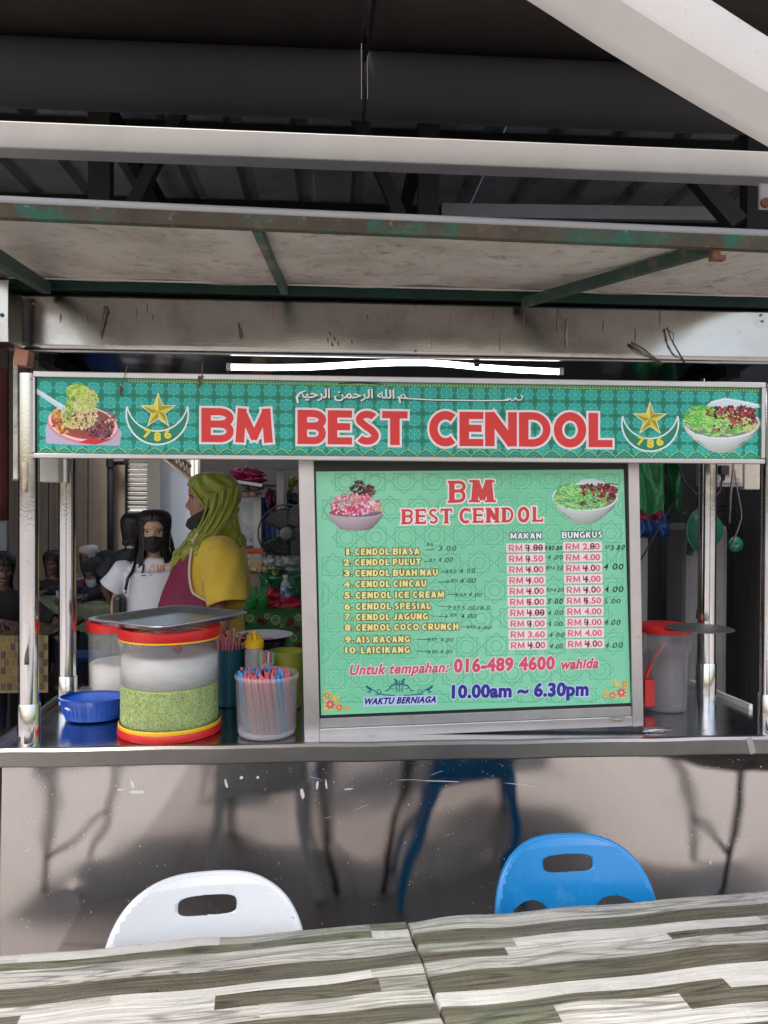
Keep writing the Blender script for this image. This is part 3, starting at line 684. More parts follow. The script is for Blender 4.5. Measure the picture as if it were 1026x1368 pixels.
for i in range(cols):
    cx = 50 + (i + .5) * pw
    for r_ in range(rws):
        A_.layer = 2
        A_.poly([T(cx, r_, .47*math.cos(PI/8 + k*PI/4), .47*math.sin(PI/8 + k*PI/4)) for k in range(8)], MD)
        A_.poly([T(cx, r_, .5 + .16*math.cos(k*PI/2), .5 + .2*math.sin(k*PI/2)) for k in range(4)] if r_ < 4 and i < cols-1 else [T(cx, r_, .01, .01), T(cx, r_, .02, .01), T(cx, r_, .01, .02)], DK)
        A_.layer = 3
        for rot in (0, PI/4):
            pt = [T(cx, r_, .44*math.cos(rot + k*PI/2), .44*math.sin(rot + k*PI/2)) for k in range(5)]
            A_.line(pt, .85, LN)
        A_.line([T(cx, r_, .2*math.cos(k*PI/4 + PI/8), .2*math.sin(k*PI/4 + PI/8)) for k in range(9)], .8, LN)
        for k in range(8):
            A_.line([T(cx, r_, 0, 0), T(cx, r_, .31*math.cos(k*PI/4), .31*math.sin(k*PI/4))], .75, LN)
        for k in range(4):
            A_.line([T(cx, r_, .36*math.cos(PI/4 + k*PI/2), .36*math.sin(PI/4 + k*PI/2)), T(cx, r_, .5*math.cos(PI/4 + k*PI/2), .5*math.sin(PI/4 + k*PI/2))], .9, LN)
YG = (176, 205, 74)
A_.layer = 4
nsc = 40; ps = 965 / nsc
for i in range(nsc):
    c = 50 + (i + .5) * ps
    def B_(dx, dy): return (c + dx*ps, bot(c + dx*ps) - dy)
    A_.poly([B_(-.5, 0), B_(.5, 0), B_(.42, 4), B_(.2, 8), B_(0, 10), B_(-.2, 8), B_(-.42, 4)], (18, 140, 120))
    A_.layer = 5
    A_.line([B_(-.5, .6), B_(-.47, 3.5), B_(-.33, 5.2), B_(-.26, 8.0), B_(-.10, 9.2), B_(0, 11.2), B_(.10, 9.2), B_(.26, 8.0), B_(.33, 5.2), B_(.47, 3.5), B_(.5, .6)], .9, YG)
    A_.line([B_(-.3, .5), B_(-.2, 4), B_(0, 6), B_(.2, 4), B_(.3, .5)], .6, LN)
    A_.line([B_(-.12, .5), B_(0, 3), B_(.12, .5)], .5, YG)
    A_.layer = 4
    if c > 180:
        for k in range(6):
            x = c + (k - 2.5) * ps / 6; y = top(x) + .4 - 1.6*math.sin((c-180)/860*PI)*0
            A_.line([(x - 1.4, y + 2.2), (x, y + 4.0), (x + 1.4, y + 2.2)], .8, YG); A_.ell(x, y + .9, .8, .8, (205, 215, 140), n=6)
A_.build('lattice_pattern', print_mat, sg)['kind'] = 'stuff'
# lettering
A_ = Art(SY); A_.layer = 6
RD = (222, 52, 50); WH = (238, 228, 230)
for word, x0, x1, y0a, y0b, y1a, y1b, ws in (('BM', 269, 364.5, 545.0, 590.6, 546.2, 591.6, (43, 50)), ('BEST', 397.5, 544.5, 547.5, 593.2, 549.6, 594.8, (37.5, 32.5, 34.5, 34)), ('CENDOL', 572.5, 818, 549.8, 595.6, 552, 597.6, (39, 32, 43, 43.5, 45, 32))):
    gp = ((x1 - x0) - sum(ws)) / (len(ws) - 1)
    yt = lambda x: lerp(y0a, y1a, (x-x0)/(x1-x0)); yb = lambda x: lerp(y0b, y1b, (x-x0)/(x1-x0))
    for ps_ in (0, 1):
        x = x0; A_.layer = 6 + ps_*1.2
        for ch, w_ in zip(word, ws):
            A_.glyph(ch, x, x + w_, yt, yb, 12.8, (WH, RD)[ps_], (3.0, 0)[ps_], 9.6); x += w_ + gp
A_.build('red_lettering', print_mat, sg)['kind'] = 'stuff'
A_ = Art(SY); A_.layer = 6
ar = ''.join(reversed('\ufee2 \ufe8d\ufedf\ufee0\ufeea \ufe8d\ufedf\ufeae\ufea3\ufee4\ufee6 \ufe8d\ufedf\ufeae\ufea3\ufef4\ufee2'))
for (dx, dy, c, o_) in ((1.2, 1.2, (14, 40, 36), .03), (0, 0, (235, 240, 238), .022)):
    A_.text(ar, (396, 518), (545, 521), (545, 539), (396, 539), c, o_, dx=dx, dy=dy, spacing=.96)
    A_.line([(530+dx, 531+dy), (545+dx, 532.5+dy), (580+dx, 534.4+dy), (640+dx, 535.2+dy), (672+dx, 535+dy), (680+dx, 533+dy)], 1.7, c)
    A_.line([(672+dx, 535+dy), (679+dx, 535+dy), (681+dx, 531.5+dy), (683+dx, 535+dy), (687+dx, 534.5+dy), (688.5+dx, 531+dy), (691+dx, 534.5+dy), (696+dx, 534.5+dy), (698.5+dx, 529.5+dy), (695+dx, 528.5+dy)], 1.5, c)
    A_.line([(397+dx, 537+dy), (395.5+dx, 530+dy), (400+dx, 525+dy), (409+dx, 522+dy)], 1.8, c)
    A_.layer = 7
A_.line([(452, 512.6), (480, 511.2), (510, 513.5)], 1.6, (12, 20, 18))
A_.build('calligraphy', print_mat, sg)['kind'] = 'stuff'
def emblem(cx, x0, x1, ytip, ybot, yin, scx, scy, sr, digs):
    a = Art(SY); a.layer = 6
    def arc(ti, bo, inset=0):
        # circle through both tips and the bottom
        h = (x1 - x0) / 2; s_ = bo - ytip; r_ = (h*h + s_*s_) / (2*s_); cy = bo - r_
        a0 = math.asin(min(1, h / r_)); a0 = a0 if cy < ytip else PI - a0
        return [((x0+x1)/2 + r_*math.sin(lerp(-a0, a0, k/24)), cy + r_*math.cos(lerp(-a0, a0, k/24))) for k in range(25)]
    o_, i_ = arc(0, ybot), arc(0, yin)
    for k in range(24): a.poly([o_[k], o_[k+1], i_[k+1], i_[k]], (24, 132, 104))
    a.layer = 7
    a.line(o_, 2.3, (225, 238, 238)); a.line(i_, 2.0, (225, 238, 238))
    st = [(scx + (sr if k % 2 == 0 else sr*.40)*math.sin(k*PI/5), scy - (sr if k % 2 == 0 else sr*.40)*math.cos(k*PI/5)) for k in range(10)]
    so_ = [(scx + (x-scx)*1.16, scy + (y-scy)*1.16) for x, y in st]
    for k in range(10): a.poly([(scx, scy), so_[k], so_[(k+1) % 10]], (232, 236, 190))
    a.layer = 8
    for k in range(10):
        a.poly([(scx, scy), st[k], st[(k+1) % 10]], ((222, 205, 62), (168, 150, 28))[k % 2] if k not in (0, 9) else ((236, 222, 96), (190, 172, 40))[k == 0])
    for ch, (x, y, rt) in zip('786', digs):
        c, d = math.cos(rt), math.sin(rt)
        def q(u, v): return (x + u*c - v*d, y + u*d + v*c)
        a.text(ch, q(-4.8, -6.2), q(4.8, -6.2), q(4.8, 6.2), q(-4.8, 6.2), (232, 214, 56), .06)
    a.build('star_crescent_emblem', print_mat, sg)
emblem(210, 170, 250.5, 543, 594, 576, 211.5, 549.5, 22, ((197, 579.5, .25), (210.5, 583.5, 0), (224, 580, -.22)))
emblem(868, 831.5, 905, 556, 603, 586, 868, 560, 21, ((856, 589.5, .22), (868.5, 592.5, 0), (881, 589.5, -.22)))
def blobs(a, n, fn, sx, sy_, cols_, rot=None, seg=7):
    for _ in range(n):
        x, y = fn(); a.ell(x, y, rnd(*sx), rnd(*sy_), random.choice(cols_), rnd(0, PI) if rot is None else rnd(*rot), n=seg)
def inell(cx, cy, rx, ry):
    def f():
        t = rnd(0, 2*PI); r_ = math.sqrt(random.random()); return (cx + rx*r_*math.cos(t), cy + ry*r_*math.sin(t))
    return f
# left dessert
a = Art(SY); a.layer = 6
a.poly([(61, 571), (66, 560), (154, 567), (163, 577), (160, 596), (62, 592)], (188, 176, 200))
a.poly([(60.8, 572), (63, 592.5), (120, 595), (112, 590), (75, 578)], (205, 190, 205))
a.layer = 7
a.ell(111, 568, 48, 24.5, (225, 130, 135), .16, 26); a.layer = 8; a.ell(111, 565.5, 46.5, 24, (240, 205, 205), .16, 26)
a.layer = 9; a.ell(111, 564.8, 43, 21.5, (190, 60, 58), .16, 26); a.layer = 10; a.ell(113, 564, 40, 19.5, (150, 70, 60), .16, 24)
a.poly([(120, 586), (150, 587), (128, 594), (105, 591)], (205, 45, 45))
a.layer = 11
a.poly([(49.5, 519), (49.5, 526), (86, 551), (92, 548), (88, 543)], (196, 222, 232)); a.layer = 12; a.line([(50, 521), (90, 547)], 1.2, (228, 240, 244))
a.layer = 12
blobs(a, 90, inell(134, 573, 17, 14), (1.5, 3.2), (1.2, 2.2), [(72, 20, 42), (98, 34, 60), (52, 12, 30), (120, 60, 84), (150, 104, 118)])
blobs(a, 50, inell(148, 561, 8, 14), (1.4, 2.6), (1.0, 2.0), [(170, 48, 80), (196, 80, 100), (120, 30, 60), (190, 190, 120)])
blobs(a, 30, inell(88, 571, 17, 9), (2, 4), (1.3, 2.4), [(226, 172, 70), (240, 196, 110), (204, 134, 50), (150, 90, 40)])
blobs(a, 18, inell(76, 555, 7, 7), (2, 4), (2, 3), [(212, 168, 80), (190, 120, 60)])
a.layer = 13
blobs(a, 260, inell(106, 555, 25, 19), (1.0, 2.6), (.8, 1.8), [(212, 198, 150), (228, 218, 176), (196, 178, 122), (186, 196, 110), (206, 206, 130)])
blobs(a, 300, inell(112, 535, 20, 17), (1.0, 2.8), (.7, 1.6), [(190, 210, 90), (208, 222, 120), (164, 196, 66), (216, 214, 146), (222, 206, 158)])
blobs(a, 120, inell(104, 523, 14, 9), (1.5, 4.5), (.8, 1.6), [(168, 204, 62), (196, 222, 96), (140, 180, 48)], (-.5, .5))
blobs(a, 90, lambda: (lambda t: (lerp(96, 90, t) + rnd(-5, 5), lerp(528, 560, t) + rnd(-3, 3)))(random.random()), (2, 5), (.7, 1.3), [(98, 140, 40), (128, 168, 56), (160, 190, 80)], (1.0, 2.2))
a.build('dessert_picture', print_mat, sg, label='printed picture of a heaped shaved ice dessert in a pink dish')
def bowl(a, cx, cy, rx, ry, hgt, rimc, bodyc, basew=.45):
    n = 22; L_ = a.layer
    for k in range(n):
        t0, t1 = PI*k/n, PI*(k+1)/n
        def e(t, q): # q 0 rim .. 1 base
            w_ = lerp(rx, rx*basew, q**1.6); return (cx - w_*math.cos(t), cy + ry*math.sin(t)*lerp(1, .5, q) + hgt*q)
        for j in range(5):
            q0_, q1_ = j/5, (j+1)/5; f = .72 + .28*math.sin(PI*(k+.5)/n*.9 + .5) - .22*(j/5)
            a.poly([e(t0, q0_), e(t1, q0_), e(t1, q1_), e(t0, q1_)], tuple(c*f for c in bodyc))
    a.layer += 1; a.ell(cx, cy, rx, ry, rimc, 0, 30); a.layer += 1
    a.ell(cx, cy, rx*.95, ry*.88, tuple(c*.6 for c in bodyc), 0, 30); a.layer = L_
# right dessert
a = Art(SY); a.layer = 6
a.poly([(936, 549), (950, 536), (968, 531.5), (985, 534), (1014, 540), (1015, 545), (990, 545), (960, 551)], (206, 226, 230)); a.layer = 7
a.line([(950, 538), (970, 533), (1013, 541.5)], 1.2, (236, 246, 248))
bowl(a, 963.5, 565, 51.5, 22, 29, (226, 234, 234), (214, 220, 214))
a.layer = 10
blobs(a, 330, inell(958, 566, 45, 17), (1.5, 5.5), (.7, 1.3), [(120, 196, 84), (148, 216, 104), (96, 172, 66), (182, 220, 120), (200, 214, 150)], (-.9, .9))
blobs(a, 200, inell(938, 557, 24, 14), (1.5, 6), (.7, 1.3), [(120, 202, 80), (150, 222, 100), (92, 176, 60)], (-.9, .9))
blobs(a, 70, inell(1000, 568, 10, 9), (1.5, 4), (.8, 1.6), [(206, 190, 140), (190, 200, 130)])
blobs(a, 150, inell(975, 551, 34, 9), (1.8, 3.4), (1.2, 2.3), [(124, 24, 34), (156, 34, 44), (86, 14, 24), (186, 70, 76), (60, 10, 18)])
blobs(a, 90, inell(992, 560, 18, 10), (1.8, 3.4), (1.2, 2.3), [(124, 24, 34), (150, 34, 44), (86, 14, 24), (180, 70, 76)])
blobs(a, 14, inell(957, 573, 5, 4), (1.5, 2.6), (1.2, 2), [(124, 24, 34), (86, 14, 24)])
blobs(a, 12, inell(980, 570, 8, 3), (1.5, 2.6), (1.2, 2), [(124, 24, 34), (86, 14, 24)])
blobs(a, 16, inell(968, 547, 28, 7), (.5, .9), (.4, .7), [(236, 214, 214)])
a.build('dessert_picture', print_mat, sg, label='printed picture of a white bowl of green noodles and red beans')
# hooks and rusty lumps hanging over the sign
for pts, lump, lab in (([(170, 489), (167, 500), (164, 512), (162, 522)], (161, 519), 'left of the two rusty wire hooks hanging over the sign'), ([(270.5, 484), (270, 495), (269, 505), (267.5, 510)], (268, 510), 'right of the two rusty wire hooks hanging over the sign')):
    t = thing('wire_hook', lab, 'hook', at(pts[0][0], pts[0][1], 2.33))
    m_ = MB(); m_.tube([at(x, y, 2.332) for x, y in pts], .0013, 5); m_.build('wire', wire_m, t)
    m_ = MB(); q = at(lump[0], lump[1], 2.334)
    for k in range(9): m_.sph(q + Vector((rnd(-.006, .006), rnd(-.003, .003), rnd(-.016, .016))), rnd(.003, .006), 4, (.8, .6, 1.2))
    m_.build('rust_lump', rust, t, smooth=True)

# ---------------------------------------------------------------- menu board leaning on the counter
MY = 2.44
mbd = thing('menu_board', 'large framed mint green menu board with price list standing on the counter', 'menu board', at(630, 978, MY))
rot = R(-1.45)
cM = at(633, 795, MY)
MR = Matrix.Translation((cM.x, MY, cM.z)) @ Matrix.Rotation(rot, 4, 'Y')
def mloc(px, py): return MR.inverted() @ at(px, py, MY)
l_, r_, t_, b_ = mloc(411, 800).x, mloc(850, 800).x, mloc(640, 620).z, mloc(640, 978).z
print('menu frame', l_, r_, t_, b_)
def mbox(name, x0, z0, x1, z1, y0, y1, m, **k):
    return MB().box(None, (x1-x0, y1-y0, z1-z0), M=MR @ Matrix.Translation(((x0+x1)/2, (y0+y1)/2, (z0+z1)/2))).build(name, m, mbd, **k)
il, ir = mloc(425, 800).x - .004, mloc(839, 800).x + .004
mbox('frame_stile', il - .048, b_, il, t_ + .05, -.012, .03, alu, bevel=.002)
mbox('frame_stile', ir, b_, ir + .036, t_ + .05, -.012, .03, alu, bevel=.002)
mbox('frame_bottom', il, b_ + .002, ir, b_ + .034, -.012, .03, alu, bevel=.002)
mbox('frame_bottom_step', il, b_ + .0345, ir, b_ + .064, -.004, .03, alu_dull, bevel=.001)
mbox('frame_top', il, t_ + .02, ir, t_ + .05, -.012, .03, alu, bevel=.002)
mbox('backing', il, b_ + .0645, ir, t_ + .019, .004, .02, black_plastic)
q = mloc(823, 960)
m_ = MB(); m_.lathe([(.004, -.001), (.017, 0), (.015, .004), (.006, .006)], (0, 0, 0), 20, M=(MR @ Matrix.Translation((q.x, -.012, q.z)) @ Matrix.Rotation(R(90), 4, 'X') @ Matrix.Diagonal((1.15, .35, 1, 1))).to_4x4())
m_.build('latch', mat('brass_latch', (.35, .30, .2), .4, .8), mbd, smooth=True)
mbox('latch_plate', q.x - .028, q.z - .009, q.x + .028, q.z + .009, -.0135, -.0122, alu_dull)
a = Art(MY); a.gap = .0002
cTL, cTR, cBR, cBL = (422, 630), (833, 627), (842.5, 939), (429, 955.5)
def mp_(u, v): return (lerp(lerp(cTL[0], cTR[0], u), lerp(cBL[0], cBR[0], u), v), lerp(lerp(cTL[1], cTR[1], u), lerp(cBL[1], cBR[1], u), v))
NU, NV = 26, 20
for i in range(NU):
    for j in range(NV):
        u, v = (i+.5)/NU, (j+.5)/NV; f = .5 + .5*math.sin(u*6 + 1.0)*math.cos(v*5 - .5)
        a.poly([mp_(i/NU, (j+1)/NV), mp_((i+1)/NU, (j+1)/NV), mp_((i+1)/NU, j/NV), mp_(i/NU, j/NV)], (lerp(122, 144, f), lerp(208, 219, f), lerp(164, 180, f)))
a.build('menu_sheet', mat('menu_print', rough=0.26, vcol=True, var=0.06, vs=3, spec=0.5, wavy=(.0012, 6), dirt=[((.12,.12,.10), 70, .71, .80)]), mbd)
MPR = MATS['menu_print']
a = Art(MY); a.gap = .0002; a.layer = 2
for i in range(11):
    for j in range(9):
        cx, cy = mp_((i + (.5 if j % 2 else 0)) / 10.5, (j + .35) / 8.6)
        if not (424 < cx < 838 and 632 < cy < 950): continue
        for (ox, oy, c) in ((1.3, 1.3, (142, 218, 178)), (0, 0, (108, 198, 154))):
            def cl(p):
                return (min(max(p[0] + ox, 431), 832), min(max(p[1] + oy, 633), 938))
            s_ = 19
            for rt in (0, PI/4):
                a.line([cl((cx + s_*math.cos(rt + k*PI/2), cy + s_*.92*math.sin(rt + k*PI/2))) for k in range(5)], 1.5, c)
            if (i + j) % 2: a.line([cl((cx + 9*math.cos(k*PI/6), cy + 9*math.sin(k*PI/6))) for k in range(13)], 1.4, c)
            else: a.line([cl((cx + 8*math.cos(k*PI/3), cy + 8*math.sin(k*PI/3))) for k in range(7)], 1.4, c)
            a.layer = 3
        a.layer = 2
a.build('pattern', MPR, mbd)['kind'] = 'stuff'
# headings
a = Art(MY); a.gap = .0002; a.layer = 5
RM_ = (214, 66, 66); PW = (252, 232, 232)
SER = {'B': 'L', 'E': 'L', 'M': 'LR', 'N': 'LR', 'D': 'L', 'L': 'L', 'T': 'C', 'S': '', 'C': '', 'O': ''}
def serif_text(word, x0, x1, yt0, yb0, yt1, yb1, gapf=.07):
    wd = {'M': 1.25, 'B': .92, 'E': .85, 'S': .82, 'T': .9, 'C': .95, 'N': 1.05, 'D': 1.0, 'O': 1.05, 'L': .85, ' ': .3}
    tot = sum(wd[c] for c in word); x = x0; W_ = x1 - x0
    for ps_ in (0, 1):
        x = x0
        for c in word:
            w_ = W_*wd[c]/tot; xa, xb = x + w_*.10, x + w_*.90; x += w_
            if c == ' ': continue
            f = lambda xx, tb: lerp((yt0, yb0)[tb], (yt1, yb1)[tb], (xx-x0)/W_)
            h = f(xa, 1) - f(xa, 0); sw = w_*.30; sh = h*.10
            g = 1.9 if ps_ == 0 else 0
            colr = PW if ps_ == 0 else RM_
            a.layer = 5 + 1.2*ps_
            a.glyph(c, xa, xb, lambda xx: f(xx, 0), lambda xx: f(xx, 1), w_*.265, colr, g, h*.15)
            def bar(cx_, y, hw, up):
                y0_ = y if up else y - sh
                a.layer += .3
                a.rect(cx_ - hw - g, y0_ - g, cx_ + hw + g, y0_ + sh + g, colr)
            st_ = SER[c]
            for k in st_:
                cx_ = {'L': xa + w_*.12, 'R': xb - w_*.12, 'C': (xa+xb)/2}[k]; hw = w_*.19
                bar(cx_, f(xa, 1), hw, False)
                if k != 'C': bar(cx_ - w_*.02, f(xa, 0), hw*.85, True)
            if c == 'T':
                for cx_ in (xa + .4, xb - .4): a.rect(cx_ - w_*.05 - g, f(xa, 0) - g, cx_ + w_*.05 + g, f(xa, 0) + h*.28 + g, colr)
            if c in 'EL':
                a.rect(xb - w_*.10 - g, f(xa, 1) - h*.27 - g, xb + g, f(xa, 1) + g, colr)
            if c in 'EC' :
                a.rect(xb - w_*.10 - g, f(xa, 0) - g, xb + g, f(xa, 0) + h*.27 + g, colr)
serif_text('BM', 597, 663.5, 642.5, 672, 640.5, 670)
serif_text('BEST CENDOL', 535, 727, 680.5, 700.5, 677, 697)
a.build('heading', MPR, mbd)['kind'] = 'stuff'
a = Art(MY); a.gap = .0002; a.layer = 5
items = [('1. CENDOL BIASA', 560.3, 736.5), ('2. CENDOL PULUT', 562.3, 750.6), ('3. CENDOL BUAH NAU', 585, 765), ('4. CENDOL CINCAU', 569.8, 779.6), ('5. CENDOL  ICE CREAM', 593.4, 794.5),
         ('6. CENDOL SPESIAL', 575.7, 809.4), ('7. CENDOL JAGUNG', 572, 823.6), ('8. CENDOL COCO CRUNCH', 612.4, 837.6), ('9. AIS KACANG', 547.8, 853.6), ('10. LAICIKANG', 547.8, 867.8)]
YL = (246, 232, 150)
for k, (s_, xe, y) in enumerate(items):
    x0 = 458.8 + k*.25; sl_ = -.010
    num, rest = s_.split('. ', 1)
    ym0, ym1 = y + .6, y + .6 + sl_*(xe-x0)
    xn = x0 + (11.5 if k < 9 else 17.5)
    a.text(num, (x0 + (3.5 if k == 0 else 0), ym0 - 4.3), (xn - 3.6, ym0 - 4.3), (xn - 3.6, ym0 + 4.5), (x0 + (3.5 if k == 0 else 0), ym0 + 4.6), YL, .05, ring=.06, ringcol=(84, 74, 34), spacing=1.05)
    a.rect(xn - 2.8, ym0 + 1.2, xn + .6, ym0 + 5.2, (84, 74, 34)); a.layer = 6; a.rect(xn - 1.9, ym0 + 2.2, xn - .3, ym0 + 4.4, YL); a.layer = 5
    a.btext(rest.replace('  ', ' '), xn + 3.4, xe, ym0 - 4.2, ym0 + 4.5, ym1 - 4.2, ym1 + 4.5, .31, YL, .95, (84, 74, 34))
a.build('dish_list', MPR, mbd)['kind'] = 'stuff'
# price strips
a = Art(MY); a.gap = .0002; a.layer = 5
pr_l = ['3.80', '3.50', '4.00', '4.00', '4.00', '5.00', '4.00', '3.00', '3.60', '4.00']
pr_r = ['2.80', '4.00', '4.00', '4.00', '4.00', '5.50', '4.00', '3.00', '4.00', '4.00']
PK = (222, 110, 118); BKI = (40, 32, 46)
hand = {}
for k in range(10):
    for side in (0, 1):
        x0 = (676.3 + .33*k, 752.2 + .37*k)[side]; x1 = x0 + 51.6; y0 = (725.9, 724.1)[side] + 14.45*k
        a.layer = 5; a.rect(x0, y0, x1, y0 + 12.2, (250, 226, 228), -.012)
        a.layer = 6
        a.btext('RM', x0 + 3.2, x0 + 21.5, y0 + 1.9, y0 + 10.4, y0 + 1.7, y0 + 10.2, .235, PK)
        s_ = (pr_l, pr_r)[side][k]
        a.text(s_, (x0 + 26, y0 + 1.6), (x0 + 49, y0 + 1.4), (x0 + 49, y0 + 10.0), (x0 + 26, y0 + 10.2), PK, .032)
        ow = ((0, 2, 3), (0,), (0, 2), (0,), (0, 2), (0, 2), (0, 2, 3), (0,), (), (0, 2))[k] if side == 0 else ((2,), (), (0, 2), (0,), (0, 2), (0,), (), (0,), (), (0, 2))[k]
        a.layer = 7
        for d_ in ow:
            cx = x0 + 29 + (0, 4, 10, 17)[d_] ; cy = y0 + 5.8
            if d_ == 0:
                ch = s_[0] if s_[0] != '3' else '4'
                a.line([(cx - 2.6, cy - 4.2 + rnd(-.5, .5)), (cx - 3, cy + 1.2), (cx + 2.6, cy + .8)], 1.2, BKI); a.line([(cx + .9, cy - 3.4), (cx + .6, cy + 5.4)], 1.4, BKI)
            else:
                a.line([(cx + 2.4*math.cos(t*PI/5), cy - .3 + 3.8*math.sin(t*PI/5)) for t in range(11)], 1.2, BKI)
                if k in (0, 6): a.line([(cx - 2, cy), (cx + 2.2, cy + .4)], 1.5, BKI)
a.build('price_list', MPR, mbd)['kind'] = 'stuff'
# handwriting
a = Art(MY); a.gap = .0002; a.layer = 6
INK = (34, 46, 48)
def hw_text(s_, x, y, h, wpc, ink=INK, sl_=0.0, o_=0.0):
    for ch in s_:
        if ch != ' ':
            if ch == '.': a.ell(x + wpc*.3, y + h*.35, .6, .6, ink, n=6)
            elif ch == '/': a.line([(x, y + h*.5), (x + wpc*.6, y - h*.5)], .7, ink)
            else:
                j = lambda s2=.6: rnd(-s2, s2)
                a.text(ch, (x + j(), y - h/2 + j()), (x + wpc*.78 + j(), y - h/2 + j()), (x + wpc*.70 + j(), y + h/2 + j()), (x - .4 + j(), y + h/2 + j()), ink, o_, shear=.15)
        x += wpc * (.55 if ch in '. ' else 1); y += sl_*wpc
    return x
def arrow(x0, x1, y, sl_=0.0, head=True, wd=.8):
    a.line([(x0, y), (x1, y + sl_)], wd, INK)
    if head: a.line([(x1 - 3.2, y + sl_ - 2.6), (x1, y + sl_), (x1 - 3.2, y + sl_ + 2.4)], wd, INK)
hw_text('RM', 570, 727.5, 5, 4.6); arrow(568.5, 580, 734.8, -.8, False); hw_text('3.00', 585.5, 732.5, 6.5, 7.2)
arrow(566, 573, 750, 0, False); hw_text('RM', 574, 748.8, 4.5, 4.3); hw_text('4.00', 586, 747.8, 6.5, 5.6)
arrow(589.5, 599, 763.8, -.6); hw_text('RM', 601, 763, 4.8, 4.8); hw_text('4 00', 614, 762.5, 6.5, 6.2)
arrow(586, 600, 777.5, -.6); hw_text('RM', 602.5, 776, 4.8, 4.8); hw_text('4.00', 615, 775.5, 6.2, 6.2)
arrow(598, 612, 794, .4); hw_text('RM', 615, 794.5, 4.6, 4.2); hw_text('4.00', 626, 794.5, 5.2, 5.4)
arrow(584, 602, 809.5, 1.2, wd=.6); hw_text('RM', 606, 811.5, 5, 4.8); hw_text('5.00/6.0', 617, 812, 5.6, 5.5)
arrow(577, 598, 823, .6, wd=.6); hw_text('RM', 602, 822, 4.6, 4.4); hw_text('4.00', 616, 823, 6.2, 6.0)
arrow(617, 627, 837, .8); hw_text('RM', 628.5, 837.3, 4.4, 3.8); hw_text('4.00', 638, 838.3, 5, 5.4)
arrow(557.5, 575, 854, .4); hw_text('RM', 577, 854.5, 4.6, 4.0); hw_text('4.00', 588, 855, 5, 5.3)
arrow(555, 575, 869.5, 1.2); hw_text('RM', 577.5, 870.5, 4.8, 4.2); hw_text('4.00', 588, 870.5, 5, 4.9)
DI = (30, 24, 32)
for (s_, x, y, h, wp, b_k) in (('RM3.80', 728.8, 732, 6, 4.2, .02), ('4.00', 731.5, 744.5, 6, 6.2, 0), ('RM4.50', 729.8, 758.8, 5.6, 4.2, 0), ('RM4.00', 730.8, 788, 5, 4.2, 0), ('5.00', 731.5, 803, 7.2, 6.1, .02),
                          ('4.00', 731.8, 818.5, 6, 6.2, 0), ('4.00', 732, 833.2, 6, 6.0, 0), ('4 00', 733.5, 848, 6.4, 6.2, 0), ('4.00', 734.2, 863, 6, 5.6, 0),
                          ('RM', 808, 731, 4.6, 4, 0), ('3.80', 816, 731.5, 7, 5.6, .02), ('4 00', 806.5, 757, 8, 8.0, .01), ('4.00', 807.5, 787, 8, 7.6, .01), ('5.00', 807, 803, 6.6, 6.6, 0), ('4.00', 807.5, 831.5, 7, 6.4, 0), ('4.00', 808, 862, 7.6, 7.2, 0)):
    hw_text(s_, x, y, h, wp, DI, 0, b_k)
a.build('handwriting', MPR, mbd)['kind'] = 'stuff'
a = Art(MY); a.gap = .0002; a.layer = 5
a.btext('MAKAN', 681.5, 723.2, 711.9, 720.0, 711.7, 719.6, .27, (246, 248, 246), 1.0, (44, 60, 66))
a.btext('BUNGKUS', 750.3, 804.8, 710.8, 719.2, 709.8, 718.2, .27, (246, 248, 246), 1.0, (44, 60, 66))
PR2 = (216, 84, 104); PBG = (252, 222, 230)
a.text('Untuk tempahan:', (468, 887.8), (600.5, 884.2), (598.6, 902), (466.6, 906.6), PR2, .03, shear=.18, ring=.05, ringcol=PBG, spacing=1.08)
a.text('016-489 4600', (606.5, 879.2), (741.5, 875.5), (741, 895.2), (606, 899.6), PR2, .05, ring=.05, ringcol=PBG, spacing=1.1)
a.text('wahida', (749.8, 880.2), (800, 878.4), (799.3, 892.6), (748.8, 894.8), PR2, .04, shear=.18, ring=.05, ringcol=PBG, spacing=1.08)
a.poly([(485, 944), (584.5, 941), (584.5, 928.3), (486, 931)], (196, 208, 236)); a.layer = 6
a.text('WAKTU BERNIAGA', (487.6, 932.4), (583.6, 929.6), (582.4, 938.6), (486, 941.6), (44, 40, 130), .05, shear=.15, spacing=1.12)
a.layer = 5
a.text('10.00am ~ 6.30pm', (603.5, 914.2), (786.8, 909.8), (786, 935.2), (603, 938.6), (52, 48, 146), .05, ring=.05, ringcol=(206, 216, 246), spacing=1.06)
a.build('footer_lettering', MPR, mbd)['kind'] = 'stuff'
